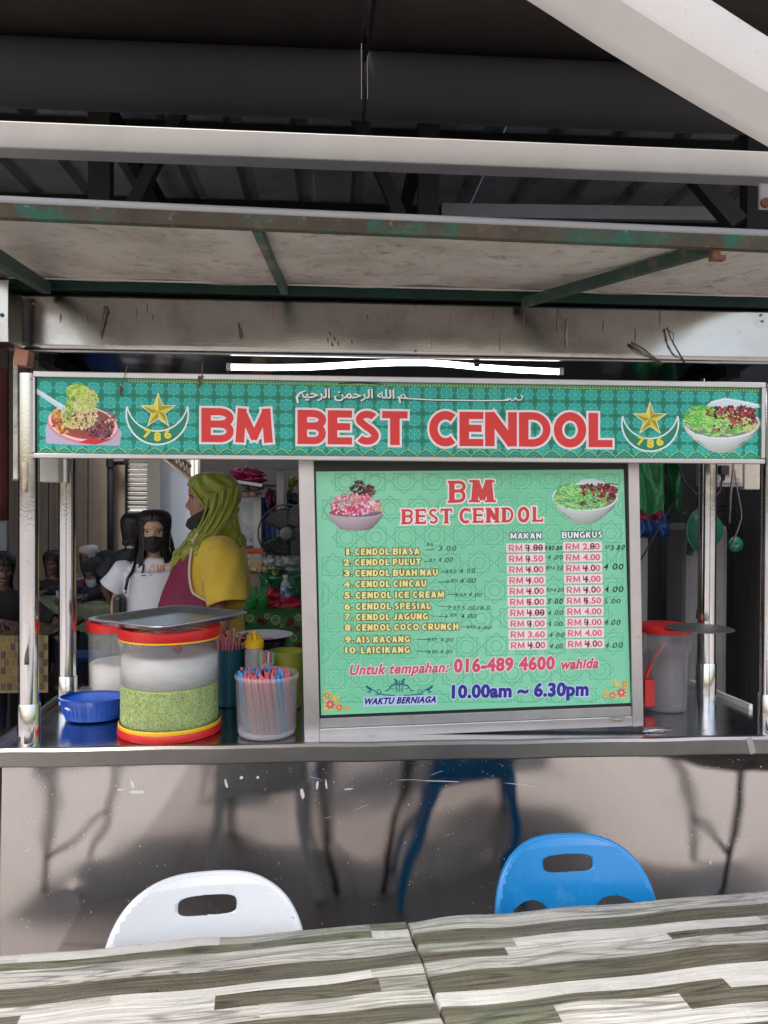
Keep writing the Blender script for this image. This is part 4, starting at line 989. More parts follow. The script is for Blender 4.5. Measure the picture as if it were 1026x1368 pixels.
# ornament and corner flowers
a = Art(MY); a.gap = .0002; a.layer = 5
OC = (24, 104, 124)
def spiral(cx, cy, r0, turns, d_, sgn, wd=1.0):
    pts_ = []
    for k in range(16):
        t = k/15; pts_.append((cx + sgn*r0*(1-t*.8)*math.cos(d_ + turns*2*PI*t), cy + r0*(1-t*.8)*math.sin(d_ + turns*2*PI*t)))
    a.line(pts_, wd, OC)
for s_ in (-1, 1):
    c = 533.5; o = lambda x: c + s_*x
    a.line([(o(6), 929), (o(20), 928), (o(28), 926.5), (o(34), 922), (o(43), 917)], 1.3, OC)
    a.poly([(o(36), 921), (o(44), 915), (o(45), 917.5), (o(38), 924)], OC); a.poly([(o(38), 926), (o(45), 924), (o(40), 923)], OC)
    spiral(o(28), 923.5, 5, 1.0, .6, s_); spiral(o(9), 918.5, 5.5, 1.0, 2.5, s_); spiral(o(4), 921, 3, .8, 1.0, s_)
    a.poly([(o(1), 911), (o(5), 906.5), (o(8), 907), (o(4), 911.5)], OC); a.poly([(o(0.5), 913), (o(7), 910.5), (o(8), 911.5), (o(3), 914.5)], OC)
    a.line([(o(0), 915), (o(6), 914), (o(12), 917), (o(15), 922), (o(19), 923)], 1.4, OC)
a.line([(533.5, 909), (533.5, 924)], 1.2, OC)
a.build('ornament', MPR, mbd)['kind'] = 'stuff'
def flowers(cx, cy, sgn):
    a = Art(MY); a.gap = .0002; a.layer = 5
    blobs(a, 60, lambda: (cx + sgn*abs(random.gauss(0, 13)), cy - abs(random.gauss(0, 12))), (1.2, 3.4), (.7, 1.5), [(228, 214, 96), (208, 196, 88), (236, 190, 110), (180, 200, 90)])
    a.layer = 6
    for (dx, dy, r_, c1) in ((8, -8, 6.5, (214, 92, 116)), (20, -4, 5, (224, 120, 96)), (4, -20, 4.5, (222, 140, 80)), (30, -3, 3.5, (228, 160, 90)), (14, -18, 3.5, (230, 190, 80))):
        for k in range(7):
            t = k*2*PI/7; a.ell(cx + sgn*dx + r_*.55*math.cos(t), cy + dy + r_*.55*math.sin(t), r_*.5, r_*.26, c1, t, n=8)
        a.layer = 7; a.ell(cx + sgn*dx, cy + dy, r_*.28, r_*.28, (240, 214, 96), n=8); a.layer = 6
    a.build('flower_print', MPR, mbd)['kind'] = 'stuff'
flowers(433, 949, 1); flowers(838, 933, -1)
# bowls
a = Art(MY); a.gap = .0002; a.layer = 5
bowl(a, 475, 685, 37.5, 6.5, 21, (214, 190, 202), (196, 176, 186), .55)
a.layer = 8
blobs(a, 260, lambda: (lambda p: p if p[1] < 690 else (p[0], 688))(inell(475, 674, 33, 15)()), (1.2, 3.6), (.9, 1.8), [(214, 92, 140), (232, 130, 166), (240, 176, 196), (204, 64, 112), (246, 214, 220)])
blobs(a, 60, inell(458, 680, 16, 7), (1.2, 3), (.9, 1.6), [(214, 50, 96), (206, 40, 60), (238, 220, 224)])
blobs(a, 60, inell(480, 652, 13, 9), (1.2, 3.4), (.9, 1.9), [(44, 16, 30), (24, 12, 22), (84, 30, 44), (120, 48, 60)])
blobs(a, 40, inell(493, 656, 8, 8), (1.2, 3), (.9, 1.6), [(110, 36, 44), (84, 26, 34), (150, 70, 70)])
blobs(a, 40, inell(470, 666, 14, 7), (1.2, 3.2), (.9, 1.5), [(214, 176, 90), (150, 150, 70), (110, 120, 60), (226, 120, 110)])
blobs(a, 50, inell(490, 677, 15, 8), (1.2, 3.2), (.9, 1.5), [(240, 190, 208), (224, 110, 150), (246, 222, 226)])
blobs(a, 20, inell(506, 680, 6, 5), (1.2, 3.2), (.9, 1.5), [(214, 170, 140), (196, 150, 120)])
a.build('dessert_picture', MPR, mbd, label='printed pink shaved ice dessert in a pale bowl')
a = Art(MY); a.gap = .0002; a.layer = 5
a.poly([(768, 648), (778, 640.5), (792, 639), (810, 645), (826, 647), (826, 648.6), (806, 650), (780, 652)], (214, 226, 226)); a.layer = 6; a.line([(812, 646), (826, 647.5)], 1.2, (30, 40, 44)); a.layer = 5
bowl(a, 781.5, 664, 44, 19, 27, (226, 236, 232), (206, 214, 208))
a.layer = 8
blobs(a, 300, inell(777, 666, 38, 15), (1.5, 5), (.6, 1.2), [(120, 204, 110), (150, 220, 130), (96, 182, 92), (186, 226, 150)], (-.9, .9))
blobs(a, 100, inell(760, 657, 18, 10), (1.5, 5), (.6, 1.2), [(116, 206, 100), (90, 184, 84), (160, 226, 130)], (-.9, .9))
blobs(a, 180, inell(798, 655, 27, 9), (1.5, 3), (1, 1.9), [(110, 22, 34), (140, 32, 44), (76, 12, 22), (176, 76, 84)])
blobs(a, 50, inell(812, 664, 12, 7), (1.5, 3), (1, 1.9), [(110, 22, 34), (76, 12, 22), (190, 150, 120)])
blobs(a, 16, inell(779, 673, 4, 3), (1.2, 2.2), (.9, 1.6), [(110, 22, 34), (70, 30, 30)])
blobs(a, 14, inell(797, 669, 6, 3), (1.2, 2.2), (.9, 1.6), [(50, 12, 22)])
a.build('dessert_picture', MPR, mbd, label='printed white bowl of green noodles with dark red beans')
# ---------------------------------------------------------------- things on the counter
ZT = ZC + .0015
def clear(name, col, a, rough=.12, dirt=None, **k): return mat(name, col, rough, 0, .05, 8, alpha=a, dirt=dirt, spec=.6, **k)
red_pl = mat('red_plastic', (.62, .022, .02), .32, 0, .08, 9)
yel_pl = mat('yellow_plastic', (.85, .52, .02), .35, 0, .05, 9)
# green noodle tub
tb = onz(225, 994, ZT); rT = .1550
TC = Vector((tb.x - .026, tb.y + rT, ZT)); HT = .335
tub = thing('noodle_tub', 'big clear tub of green cendol noodles with red and yellow rims near the left posts', 'tub', TC)
MB().lathe([(rT + .006, 0), (rT + .008, .004), (rT + .008, .018), (rT + .0045, .024)], TC, 64, (True, False)).build('base_band', red_pl, tub, autos=40)
MB().lathe([(rT + .0046, .0242), (rT + .0052, .026), (rT + .0050, .033), (rT + .002, .036)], TC, 64, (False, False)).build('yellow_band', yel_pl, tub, autos=40)
cloudy = clear('cloudy_plastic', (.62, .62, .61), .13, .12, dirt=[((.75, .75, .74), 14, .5, .8)], stretch=(1, 1, 3))
MB().lathe([(rT, .030), (rT + .001, HT - .03)], TC, 64, (False, False)).build('wall', cloudy, tub, smooth=True)
MB().lathe([(rT + .0035, HT - .036), (rT + .004, HT - .031)], TC, 64, (False, False)).build('yellow_rim_line', yel_pl, tub, smooth=True)
MB().lathe([(rT + .0035, HT - .0312), (rT + .006, HT - .028), (rT + .0065, HT - .004), (rT + .003, HT), (rT - .004, HT), (rT - .004, HT - .03)], TC, 64, (False, False)).build('rim_band', red_pl, tub, autos=40)
ZG = .155
gm_ = mat('green_noodle_mass', (.40, .52, .10), .5, 0, .18, 40, dirt=[((.10, .17, .04), 210, .54, .60), ((.50, .60, .22), 150, .58, .66)], stretch=(1, 1, .8), bump=.4, bs=200)
m_ = MB()
ring_t = [(rT - .004, .030)] + [(rT - .004, z) for z in (.07, .11, ZG - .01)] + [(rT - .006, ZG), (.10, ZG + .002), (.02, ZG + .003)]
m_.lathe(ring_t, TC, 64); m_.build('green_noodles', gm_, tub, smooth=True)
m_ = MB(); rngn = random.Random(4)
for k in range(2600):
    t = rngn.uniform(-PI*.98, -.02); z = rngn.uniform(.04, ZG - .004); rr = rT - .0040; an = rngn.uniform(0, PI); l = rngn.uniform(.0015, .0045)
    p = TC + Vector((rr*math.cos(t), rr*math.sin(t), z)); tx = Vector((-math.sin(t), math.cos(t), 0)); nn = Vector((math.cos(t), math.sin(t), 0))
    d = tx*math.cos(an)*l + Vector((0, 0, math.sin(an)*l)); w = nn.cross(d).normalized()*.0010
    m_.col = rngn.choice([(.20, .30, .07), (.40, .54, .14), (.13, .21, .05), (.48, .60, .2), (.34, .48, .12), (.44, .56, .18)])
    m_.add([p - d - w, p + d - w, p + d + w, p - d + w, p + nn*.0016 + d*.6, p + nn*.0016 - d*.6], [(0, 1, 4, 5), (1, 2, 4), (2, 3, 5, 4), (3, 0, 5)])
m_.build('noodle_strands', mat('noodle_strand', rough=.4, vcol=True, var=.05), tub)['kind'] = 'stuff'
m_ = MB(); m_.lathe([(rT - .005, ZG + .003), (rT - .005, .245), (.1, .247), (.01, .247)], TC, 48); 
m_.build('cloudy_liquid', clear('milky_water', (.62, .62, .59), .82, .3, dirt=[((.72, .72, .70), 20, .45, .7), ((.30, .31, .27), 34, .62, .8)], stretch=(1, 1, 3)), tub, smooth=True)
m_ = MB(); m_.tube([TC + Vector((.02, -.10, HT - .03)), TC + Vector((.03, -.02, .26))], .012, 12); m_.build('ladle_handle', red_pl, tub, smooth=True)
# big aluminium tray lying skewed over the tubs
tray_m = mat('scuffed_aluminium_tray', (.62, .62, .63), .30, .9, .15, 7, bump=.15, bs=80, dirt=[((.22, .22, .23), 18, .55, .8)])
t = thing('metal_tray', 'scuffed aluminium tray lying across the tops of the two tubs', 'tray', TC + Vector((0, 0, HT + .002)))
zt = ZC + HT + .024
cs_ = [onz(119, 842, zt), onz(214, 850, zt), onz(322, 829, zt), onz(225, 824, zt)]
P0 = [Vector((-.790, 2.53, zt - .010)), Vector((-.50, 2.31, zt - .006)), Vector((-.262, 2.58, zt)), Vector((-.54, 2.80, zt - .004))]
def rrect(P, inset, dz, n=9, rad=.28):
    out = []
    c = sum(P, Vector()) / 4
    Q = [c + (p - c)*(1 - inset) for p in P]
    for i in range(4):
        a_, b_, d_ = Q[i-1], Q[i], Q[(i+1) % 4]
        s0, s1 = b_.lerp(a_, rad*.5), b_.lerp(d_, rad*.5)
        for k in range(n):
            u = k/(n-1); out.append((s0.lerp(b_, u)).lerp(b_.lerp(s1, u), u) + Vector((0, 0, dz)))
    return out
m_ = MB()
m_.rings([rrect(P0, -.01, .007), rrect(P0, -.012, .011), rrect(P0, .015, .012), rrect(P0, .05, .010), rrect(P0, .16, -.008), rrect(P0, .22, -.0085)], (False, True))
m_.build('tray_body', tray_m, t, smooth=True, solid=.0022)
# white milk tub behind
mb_ = onz(150, 921, ZT); rM = .128
MC = Vector((at(168, 800, 2.90).x, 2.90, ZT)); HM = .298
t = thing('milk_tub', 'clear red rimmed tub of white milk behind the green noodle tub', 'tub', MC)
MB().lathe([(rM, .0), (rM + .001, HM - .03)], MC, 48, (True, False)).build('wall', clear('clear_plastic', (.6, .6, .6), .26, .10), t, smooth=True)
MB().lathe([(rM - .004, .004), (rM - .004, .145), (.06, .146), (.01, .146)], MC, 48).build('coconut_milk', mat('coconut_milk', (.78, .76, .73), .35, 0, .03), t, smooth=True)
MB().lathe([(rM + .002, HM - .032), (rM + .008, HM - .03), (rM + .009, HM - .004), (rM + .003, HM), (rM - .004, HM)], MC, 48, (False, False)).build('rim_band', red_pl, t, autos=40)
# blue basket
bb = onz(120, 969, ZT)
BC = Vector((at(124, 950, 2.66).x, 2.66, ZT))
t = thing('blue_basket', 'shallow blue plastic strainer basket left of the green tub', 'basket', BC)
bl_pl = mat('deep_blue_plastic', (.010, .075, .42), .30, 0, .08, 9)
prof = [(.070, .001), (.088, .006), (.096, .03), (.103, .062), (.110, .070), (.112, .076), (.104, .0775)]
MB().lathe(prof, BC, 56, (True, False), sx=1.0, sy=.72).build('bowl', bl_pl, t, autos=50, solid=.002)
m_ = MB()
for k in range(40):
    a0 = 2*PI*k/40; m_.tube([BC + Vector((.0975*math.cos(a0), .0975*.72*math.sin(a0), .022)), BC + Vector((.1035*math.cos(a0), .1035*.72*math.sin(a0), .058))], .0012, 4)
m_.build('ribs', mat('blue_rib', (.02, .11, .55), .35), t)
m_ = MB(); 
for k in range(90):
    a0 = k*2.399; r_ = .088*math.sqrt(k/90); m_.lathe([(.0016, 0), (.0016, .0005)], BC + Vector((r_*math.cos(a0), r_*.72*math.sin(a0), .0035)), 5)
m_.build('drain_holes', mat('hole_dark', (.005, .02, .12), .6), t)['kind'] = 'stuff'
m_ = MB(); ribbon([(88, 945.5), (91, 947), (93, 949.5)], [4, 6, 4], BC.y - .088, mat('white_sticker', (.7, .75, .8), .5), 'sticker', t)
# crumpled grey cloth behind the basket
m_ = MB(); rc = random.Random(9)
cc_ = Vector((at(124, 915, 2.84).x, 2.84, ZT))
def clo(u, v):
    a0 = 2*PI*u; r_ = lerp(.001, .095, v); h = (1 - v**2)*.052
    n_ = .012*math.sin(a0*5 + v*9) + .008*math.sin(a0*9 - v*14) + .006*math.sin(a0*3 + v*22)
    return cc_ + Vector((r_*math.cos(a0)*(1 + n_*4), r_*math.sin(a0)*.6*(1 + n_*3), max(h + n_*(.3 + v*.5) + .006, .0006)))
m_.grid(clo, 64, 20); tag(m_.build('rag', mat('grey_rag', (.27, .25, .22), .95, 0, .2, 30, bump=.5, bs=200), smooth=True), 'crumpled grey rag between the blue basket and the milk tub', 'cloth')

# straw cup
sb_ = onz(353, 991, ZT); rS = .0915
SC = Vector((sb_.x, sb_.y + rS, ZT)); HS = .192
t = thing('straw_tub', 'clear round tub crammed with pink and blue straws beside the menu board', 'tub', SC)
MB().lathe([(rS - .008, .0), (rS - .003, .004), (rS, .012), (rS + .0055, HS - .014), (rS + .0095, HS - .012), (rS + .0095, HS - .007), (rS + .0065, HS - .005), (rS + .0065, HS)], SC, 56, (True, False)).build('wall', clear('straw_tub_plastic', (.70, .69, .70), .20, .16), t, smooth=True, solid=.0015)
MB().lathe([(rS - .006, .0012), (rS - .002, .014), (rS - .004, .017)], SC, 48, (True, True)).build('dusty_bottom', mat('dusty_grey', (.5, .46, .44), .7, alpha=.6), t, smooth=True)
pk = mat('pink_straw', (.82, .20, .22), .35, 0, .05, 9); bs_ = mat('blue_straw', (.10, .34, .72), .35, 0, .05, 9); db = mat('dark_blue_straw', (.03, .08, .42), .4); pk2 = mat('pale_pink_straw', (.86, .40, .40), .35)
rng3 = random.Random(12); proto = {}
def straw(m, key, a_, b_, r_, lab, grp):
    d = b_ - a_; L_ = d.length
    if key not in proto:
        mb = MB(); mb.tube([(0, 0, 0), (0, 0, 1)], r_, 8, (True, False)); mb.tube([(0, 0, 0), (0, 0, 1)], r_*.7, 6, (False, False)); proto[key] = mb.build('straw', m, local=True, smooth=True).data
        bpy.data.objects.remove(bpy.data.objects[-1]) if False else None
        o = [x for x in bpy.data.objects if x.data == proto[key]][0]
    else:
        o = bpy.data.objects.new('straw', proto[key]); COL.objects.link(o)
    o.location = a_; o.rotation_euler = d.to_track_quat('Z', 'Y').to_euler(); o.scale = (1, 1, L_)
    tag(o, lab, 'straw', grp); return o
cnt = 0; spots = []
for ring_r, n in ((.084, 44), (.074, 36), (.062, 26), (.045, 16), (.02, 6)):
    for k in range(n):
        a0 = 2*PI*k/n + rng3.uniform(-.05, .05); spots.append((ring_r, a0))
for r_, a0 in spots:
    x = math.cos(a0)*r_; front = math.sin(a0) < 0
    blue = (x < -.058) or (x > .040 and x < .068 and front) or (not front and rng3.random() < .35) or (x > -.03 and x < .0 and r_ < .05)
    lean = -.030 if x > -.055 else -.020
    pa_ = SC + Vector((x*.92 - lean*.35, math.sin(a0)*r_*.92, .006)); h = rng3.uniform(.186, .199) + (.012 if rng3.random() < .05 else 0)
    pb_ = SC + Vector((max(-.088, min(.088, x*.98 + lean*.45)), math.sin(a0)*r_*.96, h))
    if (pb_ - SC).xy.length > .0865: q = (pb_ - SC).xy.normalized()*.0865; pb_.x, pb_.y = SC.x + q.x, SC.y + q.y
    if (pa_ - SC).xy.length > .0815: q = (pa_ - SC).xy.normalized()*.0815; pa_.x, pa_.y = SC.x + q.x, SC.y + q.y
    if blue and rng3.random() < .35 and not front: straw(db, 'db', pa_, pb_, .0032, 'dark blue straw in the clear tub by the menu board', 'dark blue straws in the clear tub')
    elif blue: straw(bs_, 'bs', pa_, pb_, .0044, 'light blue straw in the clear tub by the menu board', 'light blue straws in the clear tub')
    else: straw(pk if rng3.random() < .6 else pk, 'pk', pa_, pb_, .0045, 'pink straw in the clear tub by the menu board', 'pink straws in the clear tub')
for k, (px, py) in enumerate(((323, 894), (351, 893.5))):
    q = at(px, py + 3, 2.47); straw(pk, 'pk', q - Vector((0, 0, .06)), q + Vector((0, 0, .012)), .006, 'pink straw in the clear tub by the menu board', 'pink straws in the clear tub')

# teal cup of pink spoons, yellow squeeze bottle, small straw cup, lime bowl, pot with plate
def cup(name, px, py_top, py_bot, wpx, Y, m, lab, cat, taper=.82, zb=None):
    c = at(px, py_bot, Y); tz = at(px, py_top, Y).z; r_ = wpx/2/1033*Y; zb_l = c.z if zb is None else zb
    C_ = Vector((c.x, Y, zb_l)); t_ = thing(name, lab, cat, C_)
    MB().lathe([(r_*taper*.9, 0), (r_*taper, .004), (r_, tz - zb_l - .004), (r_*1.05, tz - zb_l - .003), (r_*1.05, tz - zb_l), (r_*.97, tz - zb_l)], C_, 40, (True, False)).build('cup_wall', m, t_, autos=40, solid=.0018)
    return t_, C_, r_, tz
teal_m = mat('teal_plastic', (.015, .10, .13), .4, 0, .08, 9)
t_, C_, r_, tz = cup('spoon_cup', 306, 866, 925, 38, 2.82, teal_m, 'teal cup holding pink spoons behind the green noodle tub', 'cup', zb=ZT)
pks = mat('pink_spoon', (.62, .16, .20), .35)
for k in range(16):
    a0 = k*2.4; rr = r_*.8*math.sqrt((k+.5)/16); top_ = Vector((C_.x + rr*math.cos(a0)*1.35, C_.y + rr*math.sin(a0), tz + rnd(.012, .062)))
    m_ = MB(); b0_ = Vector((C_.x + rr*.5*math.cos(a0), C_.y + rr*.5*math.sin(a0), ZT + .02)); m_.tube([b0_, top_], [.002, .0032], 6); m_.sph(top_, .006, 5, (1, .5, 1.5))
    tag(m_.build('spoon', pks, smooth=True), 'pink plastic spoon standing in the teal cup', 'spoon', 'pink spoons in the teal cup')
# squeeze bottle
c = at(339.5, 895, 2.72); c.z = ZT; rb = .033; hb = at(339, 863, 2.72).z - ZT
t_ = thing('squeeze_bottle', 'clear squeeze bottle of brown syrup with a yellow ridged cap', 'bottle', c)
MB().lathe([(rb*.9, 0), (rb, .004), (rb, hb*.9), (rb*.92, hb)], c, 32).build('body', mat('bottle_haze', (.62, .60, .58), .2, alpha=.55, dirt=[((.8,.8,.8), 30, .5, .8)]), t_, smooth=True)
MB().lathe([(rb*.8, .003), (rb*.86, .006), (rb*.86, hb*.50), (.001, hb*.51)], c, 24).build('syrup', mat('brown_syrup', (.34, .20, .12), .3, dirt=[((.55, .42, .3), 40, .5, .7)]), t_, smooth=True)
m_ = MB(); m_.lathe([(rb*1.02, hb - .004), (rb*1.02, hb + .018), (rb*.8, hb + .024)], c, 28); m_.build('cap', yel_pl, t_, autos=40)
m_ = MB()
for k in range(9):
    a0 = 2*PI*k/9; m_.box(None, (.006, .012, .022), M=Matrix.Translation(c + Vector((rb*.68*math.cos(a0), rb*.68*math.sin(a0), hb + .030))) @ Matrix.Rotation(a0, 4, 'Z'))
m_.lathe([(.012, hb + .02), (.008, hb + .050), (.004, hb + .056)], c, 12); m_.build('cap_crown', yel_pl, t_, bevel=.001)
# lime bowl and mixed straws
lime = mat('lime_plastic', (.34, .36, .045), .4, 0, .08, 9, alpha=.92)
t_, C_, r_, tz = cup('lime_bowl', 384, 869, 906, 46, 2.78, lime, 'lime yellow plastic bowl behind the straw tub', 'bowl', zb=ZT)
t_, C_, r_, tz = cup('small_straw_cup', 356, 884, 915, 22, 2.68, clear('hazy_cup', (.6, .6, .6), .4), 'small hazy cup of mixed coloured straws behind the straw tub', 'cup', zb=ZT)
for k, cl_ in enumerate(('g', 'w', 'g', 'p', 'p', 'b', 'w', 'p', 'b', 'g')):
    mm = {'g': mat('green_straw', (.22, .45, .15), .4), 'w': mat('white_straw', (.7, .7, .66), .4), 'p': pks, 'b': bs_}[cl_]
    x = C_.x + lerp(-.024, .024, k/9); o = MB().tube([(x*.3 + C_.x*.7, C_.y, ZT + .01), (x, C_.y + (k % 3 - 1)*.01, tz + .040 - abs(k-4)*.002)], .0028, 7).build('straw', mm, smooth=True)
    nm_ = {'g': 'green', 'w': 'white', 'p': 'dull pink', 'b': 'sky blue'}[cl_]
    tag(o, f'{nm_} straw standing in the small hazy cup', 'straw', f'{nm_} straws in the small cup')
# dark pot with a speckled plate on top
pc_ = at(352, 870, 2.93); zp = at(352, 852, 2.93).z
t_ = thing('cooking_pot', 'dark metal pot under the speckled plate behind the yellow capped bottle', 'pot', (pc_.x, 2.93, ZT))
MB().lathe([(.070, 0), (.076, .01), (.080, zp - ZT - .03), (.086, zp - ZT - .012), (.086, zp - ZT - .004), (.07, zp - ZT - .003)], (pc_.x, 2.93, ZT), 40).build('pot_body', mat('dark_enamel', (.03, .03, .032), .35, .5), t_, autos=40)
plate_m = mat('speckled_white_enamel', (.46, .47, .46), .4, 0, .08, 20, dirt=[((.08, .08, .08), 240, .64, .68)])
t_ = thing('speckled_plate', 'white speckled enamel plate with red sauce scraps lying on the dark pot', 'plate', (pc_.x, 2.93, zp))
MB().lathe([(.05, 0), (.07, .001), (.108, .012), (.112, .014), (.107, .0145), (.07, .0035), (.001, .003)], (pc_.x, 2.93, zp), 48).build('plate_body', plate_m, t_, smooth=True)
m_ = MB(); rr_ = random.Random(3)
for k in range(26):
    a0, r0_ = rr_.uniform(2.4, 5.2), rr_.uniform(.04, .095); m_.sph((pc_.x + r0_*math.cos(a0), 2.93 + r0_*math.sin(a0), zp + .006 + max(0, r0_-.07)*.3), rr_.uniform(.003, .008), 4, (1.4, 1, .5))
m_.build('sauce_scraps', mat('red_scraps', (.16, .03, .025), .4), t_, smooth=True)['kind'] = 'stuff'

# ---- right hand end of the counter
rb_ = onz(888, 955, ZT); rB = .087
BCt = Vector((at(887, 900, 2.70).x, 2.70, ZT)); HB = at(887, 842, 2.70).z - ZT
t_ = thing('syrup_bucket', 'clear bucket with red screw lid and red ladle, right of the menu board', 'bucket', BCt)
MB().lathe([(rB*.86, 0), (rB*.9, .006), (rB*.97, HB - .075), (rB*1.03, HB - .070), (rB*1.03, HB - .03), (rB, HB - .028), (rB, HB)], BCt, 48, (True, False)).build('wall', clear('grey_clear_plastic', (.42, .40, .42), .38, .14), t_, smooth=True)
MB().lathe([(rB*.80, .006), (rB*.92, HB - .09), (.001, HB - .09)], BCt, 32).build('thin_syrup', clear('thin_syrup', (.30, .25, .25), .35), t_, smooth=True)
m_ = MB()
for k in range(18):
    a0 = 2*PI*k/18; p = BCt + Vector((rB*1.035*math.cos(a0), rB*1.035*math.sin(a0), HB - .05)); m_.box(None, (.003, .0015, .036), M=Matrix.Translation(p) @ Matrix.Rotation(a0, 4, 'Z'))
m_.build('grip_ribs', MATS['grey_clear_plastic'], t_)
MB().lathe([(rB*1.07, HB - .004), (rB*1.09, HB), (rB*1.09, HB + .012), (rB*1.0, HB + .018), (rB*.95, HB + .024), (rB*.6, HB + .026), (.001, HB + .026)], BCt, 48).build('lid', red_pl, t_, autos=40)
m_ = MB(); hx = BCt.x
m_.tube([at(863, 905, 2.66), at(872, 882, 2.66), at(888, 858, 2.68)], .008, 10); m_.box(at(866, 925, 2.66), (.036, .03, .095)); m_.build('ladle', red_pl, t_, bevel=.004)
dz_ = BCt.z + HB + .028; qd = at(938, 835, 2.66)
t_ = thing('dull_lid', 'thin dull metal lid resting on the red bucket lid and reaching past the post', 'lid', (BCt.x + .10, 2.66, dz_))
MB().lathe([(.001, .004), (.05, .004), (.108, .0), (.112, .0015), (.108, .003), (.05, .007), (.001, .007)], (BCt.x + .075, 2.585, dz_ - .004), 48).build('lid_disc', mat('dull_pewter', (.17, .155, .14), .5, .6, .15, 14), t_, smooth=True)
# scraps of metal by the board's foot
t_ = thing('bent_scoop', 'bent scrap of a small metal scoop lying by the foot of the menu board', 'utensil', onz(875, 976))
m_ = MB(); m_.tube([onz(862, 976, ZT + .004), onz(878, 975, ZT + .006), onz(898, 975.5, ZT + .004)], [.006, .003, .0025], 8); m_.build('handle', alu, t_, smooth=True)
m_ = MB(); m_.grid(lambda u, v: tuple(onz(lerp(858, 886, u), lerp(978, 971, v), ZT + .002 + .006*math.sin(u*7)*math.sin(v*3))), 12, 5); m_.build('crumpled_leaf', alu_dull, t_, smooth=True, solid=.001)

# ---- behind the right part
def bag(name, px0, py0, px1, py1, Y, m, lab, seed=1, dp=.09):
    a_, b_ = at(px0, py1, Y), at(px1, py0, Y); rg = random.Random(seed); ph = [rg.uniform(0, 6) for _ in range(6)]
    def f(u, v):
        t = 2*PI*u; x = (a_.x+b_.x)/2 + (b_.x-a_.x)/2*math.cos(t)*(1 + .05*math.sin(v*9+ph[0])); y = Y + dp*.5*math.sin(t)*math.sin(min(1, v*3+.15)*PI/2)*(1 + .3*math.sin(t*3 + ph[1]))
        z = lerp(a_.z, b_.z, v) + .012*math.sin(t*4 + ph[2])*(1-v); y += .012*math.sin(x*60 + ph[3]) + .008*math.sin(x*110 + v*8 + ph[4])
        return (x, y, z)
    mb = MB(); mb.grid(f, 48, 14); return tag(mb.build(name, m, smooth=True), lab, 'bag')
def film(n_, c, al=.92): return mat(n_, c, .22, 0, .15, 12, bump=.5, bs=35, alpha=al)
bag('plastic_bag', 849, 600, 885, 684, 3.25, film('green_film', (.02, .21, .06)), 'larger green plastic bag hanging right of the menu board', 1)
bag('plastic_bag', 848, 676, 882, 692, 3.32, film('magenta_film', (.34, .02, .08)), 'dark pink plastic bag below the larger green bag', 2)
bag('plastic_bag', 846, 686, 895, 716, 3.42, film('blue_film', (.01, .06, .22)), 'dark blue plastic bag lowest in the hanging bunch', 3)
bag('plastic_bag', 892, 600, 910, 682, 3.35, film('green_film2', (.012, .11, .04)), 'narrower dim green plastic bag right of the larger green one', 4, .05)
bag('plastic_bag', 885, 600, 893, 700, 3.38, film('navy_film', (.01, .02, .08)), 'narrow navy plastic bag between the two green bags', 5, .04)
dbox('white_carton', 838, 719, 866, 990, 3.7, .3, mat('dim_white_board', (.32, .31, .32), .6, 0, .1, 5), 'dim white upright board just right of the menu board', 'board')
t_ = thing('water_tank', 'tall grey plastic container behind the red lidded bucket', 'container', at(938, 990, 3.45) * 1.0)
t_.location.z = 0
dbox('tank_body', 913, 700, 975, 1010, 3.45, .22, mat('tank_grey', (.17, .165, .17), .5, 0, .1, 5, dirt=[((.08,.08,.08), 4, .5, .8)]), None, None, t_, .03)
m_ = MB()
for k in range(3): m_.box(at(919 + k*3.3, 733, 3.446), (.006, .002, .052 - k*.006))
m_.box(at(922, 728, 3.4455), (.026, .002, .004)); m_.box(at(922, 741, 3.4455), (.026, .002, .004)); m_.build('stencil_mark', dark_iron, t_)
sg_m = mat('sea_green_plastic', (.010, .105, .07), .4, 0, .1, 10)
t_ = thing('green_strainer', 'sea green plastic strainer bowl hanging behind the right rear post', 'bowl', at(938, 708, 3.3))
MX = Matrix.Rotation(R(90), 4, 'X') @ Matrix.Rotation(R(0), 4, 'Z')
MB().lathe([(.052, .06), (.058, .058), (.092, .006), (.097, 0), (.099, .002), (.094, .008)], at(939, 708, 3.28), 40, (True, False), M=(Matrix.Rotation(R(18), 4, 'Z') @ MX)).build('bowl', sg_m, t_, smooth=True, solid=.002)
MB().tube([at(912, 686, 3.27), at(915, 683, 3.27), at(918, 687, 3.27)], .003, 6).build('loop', sg_m, t_)
tag(MB().lathe([(.03, .01), (.034, .0), (.026, .008), (.001, .012)], at(982, 727, 3.2), 24, (True, False), M=MX).build('green_dish', sg_m, smooth=True, solid=.002), 'small round sea green cap hanging by the wire hook', 'lid')
# dark fan behind the post
t_ = thing('small_fan', 'dim black fan cage half hidden behind the right rear post', 'fan', at(966, 715, 3.5))
m_ = MB(); cF = at(966, 716, 3.5)
for r_ in (.03, .055, .08, .095): m_.tube([cF + Vector((r_*math.cos(a0*PI/12), 0, r_*1.5*math.sin(a0*PI/12))) for a0 in range(25)], .002, 4)
for k in range(12): m_.tube([cF, cF + Vector((.095*math.cos(k*PI/6), 0, .095*1.5*math.sin(k*PI/6)))], .0015, 4)
m_.build('cage', dark_iron, t_)
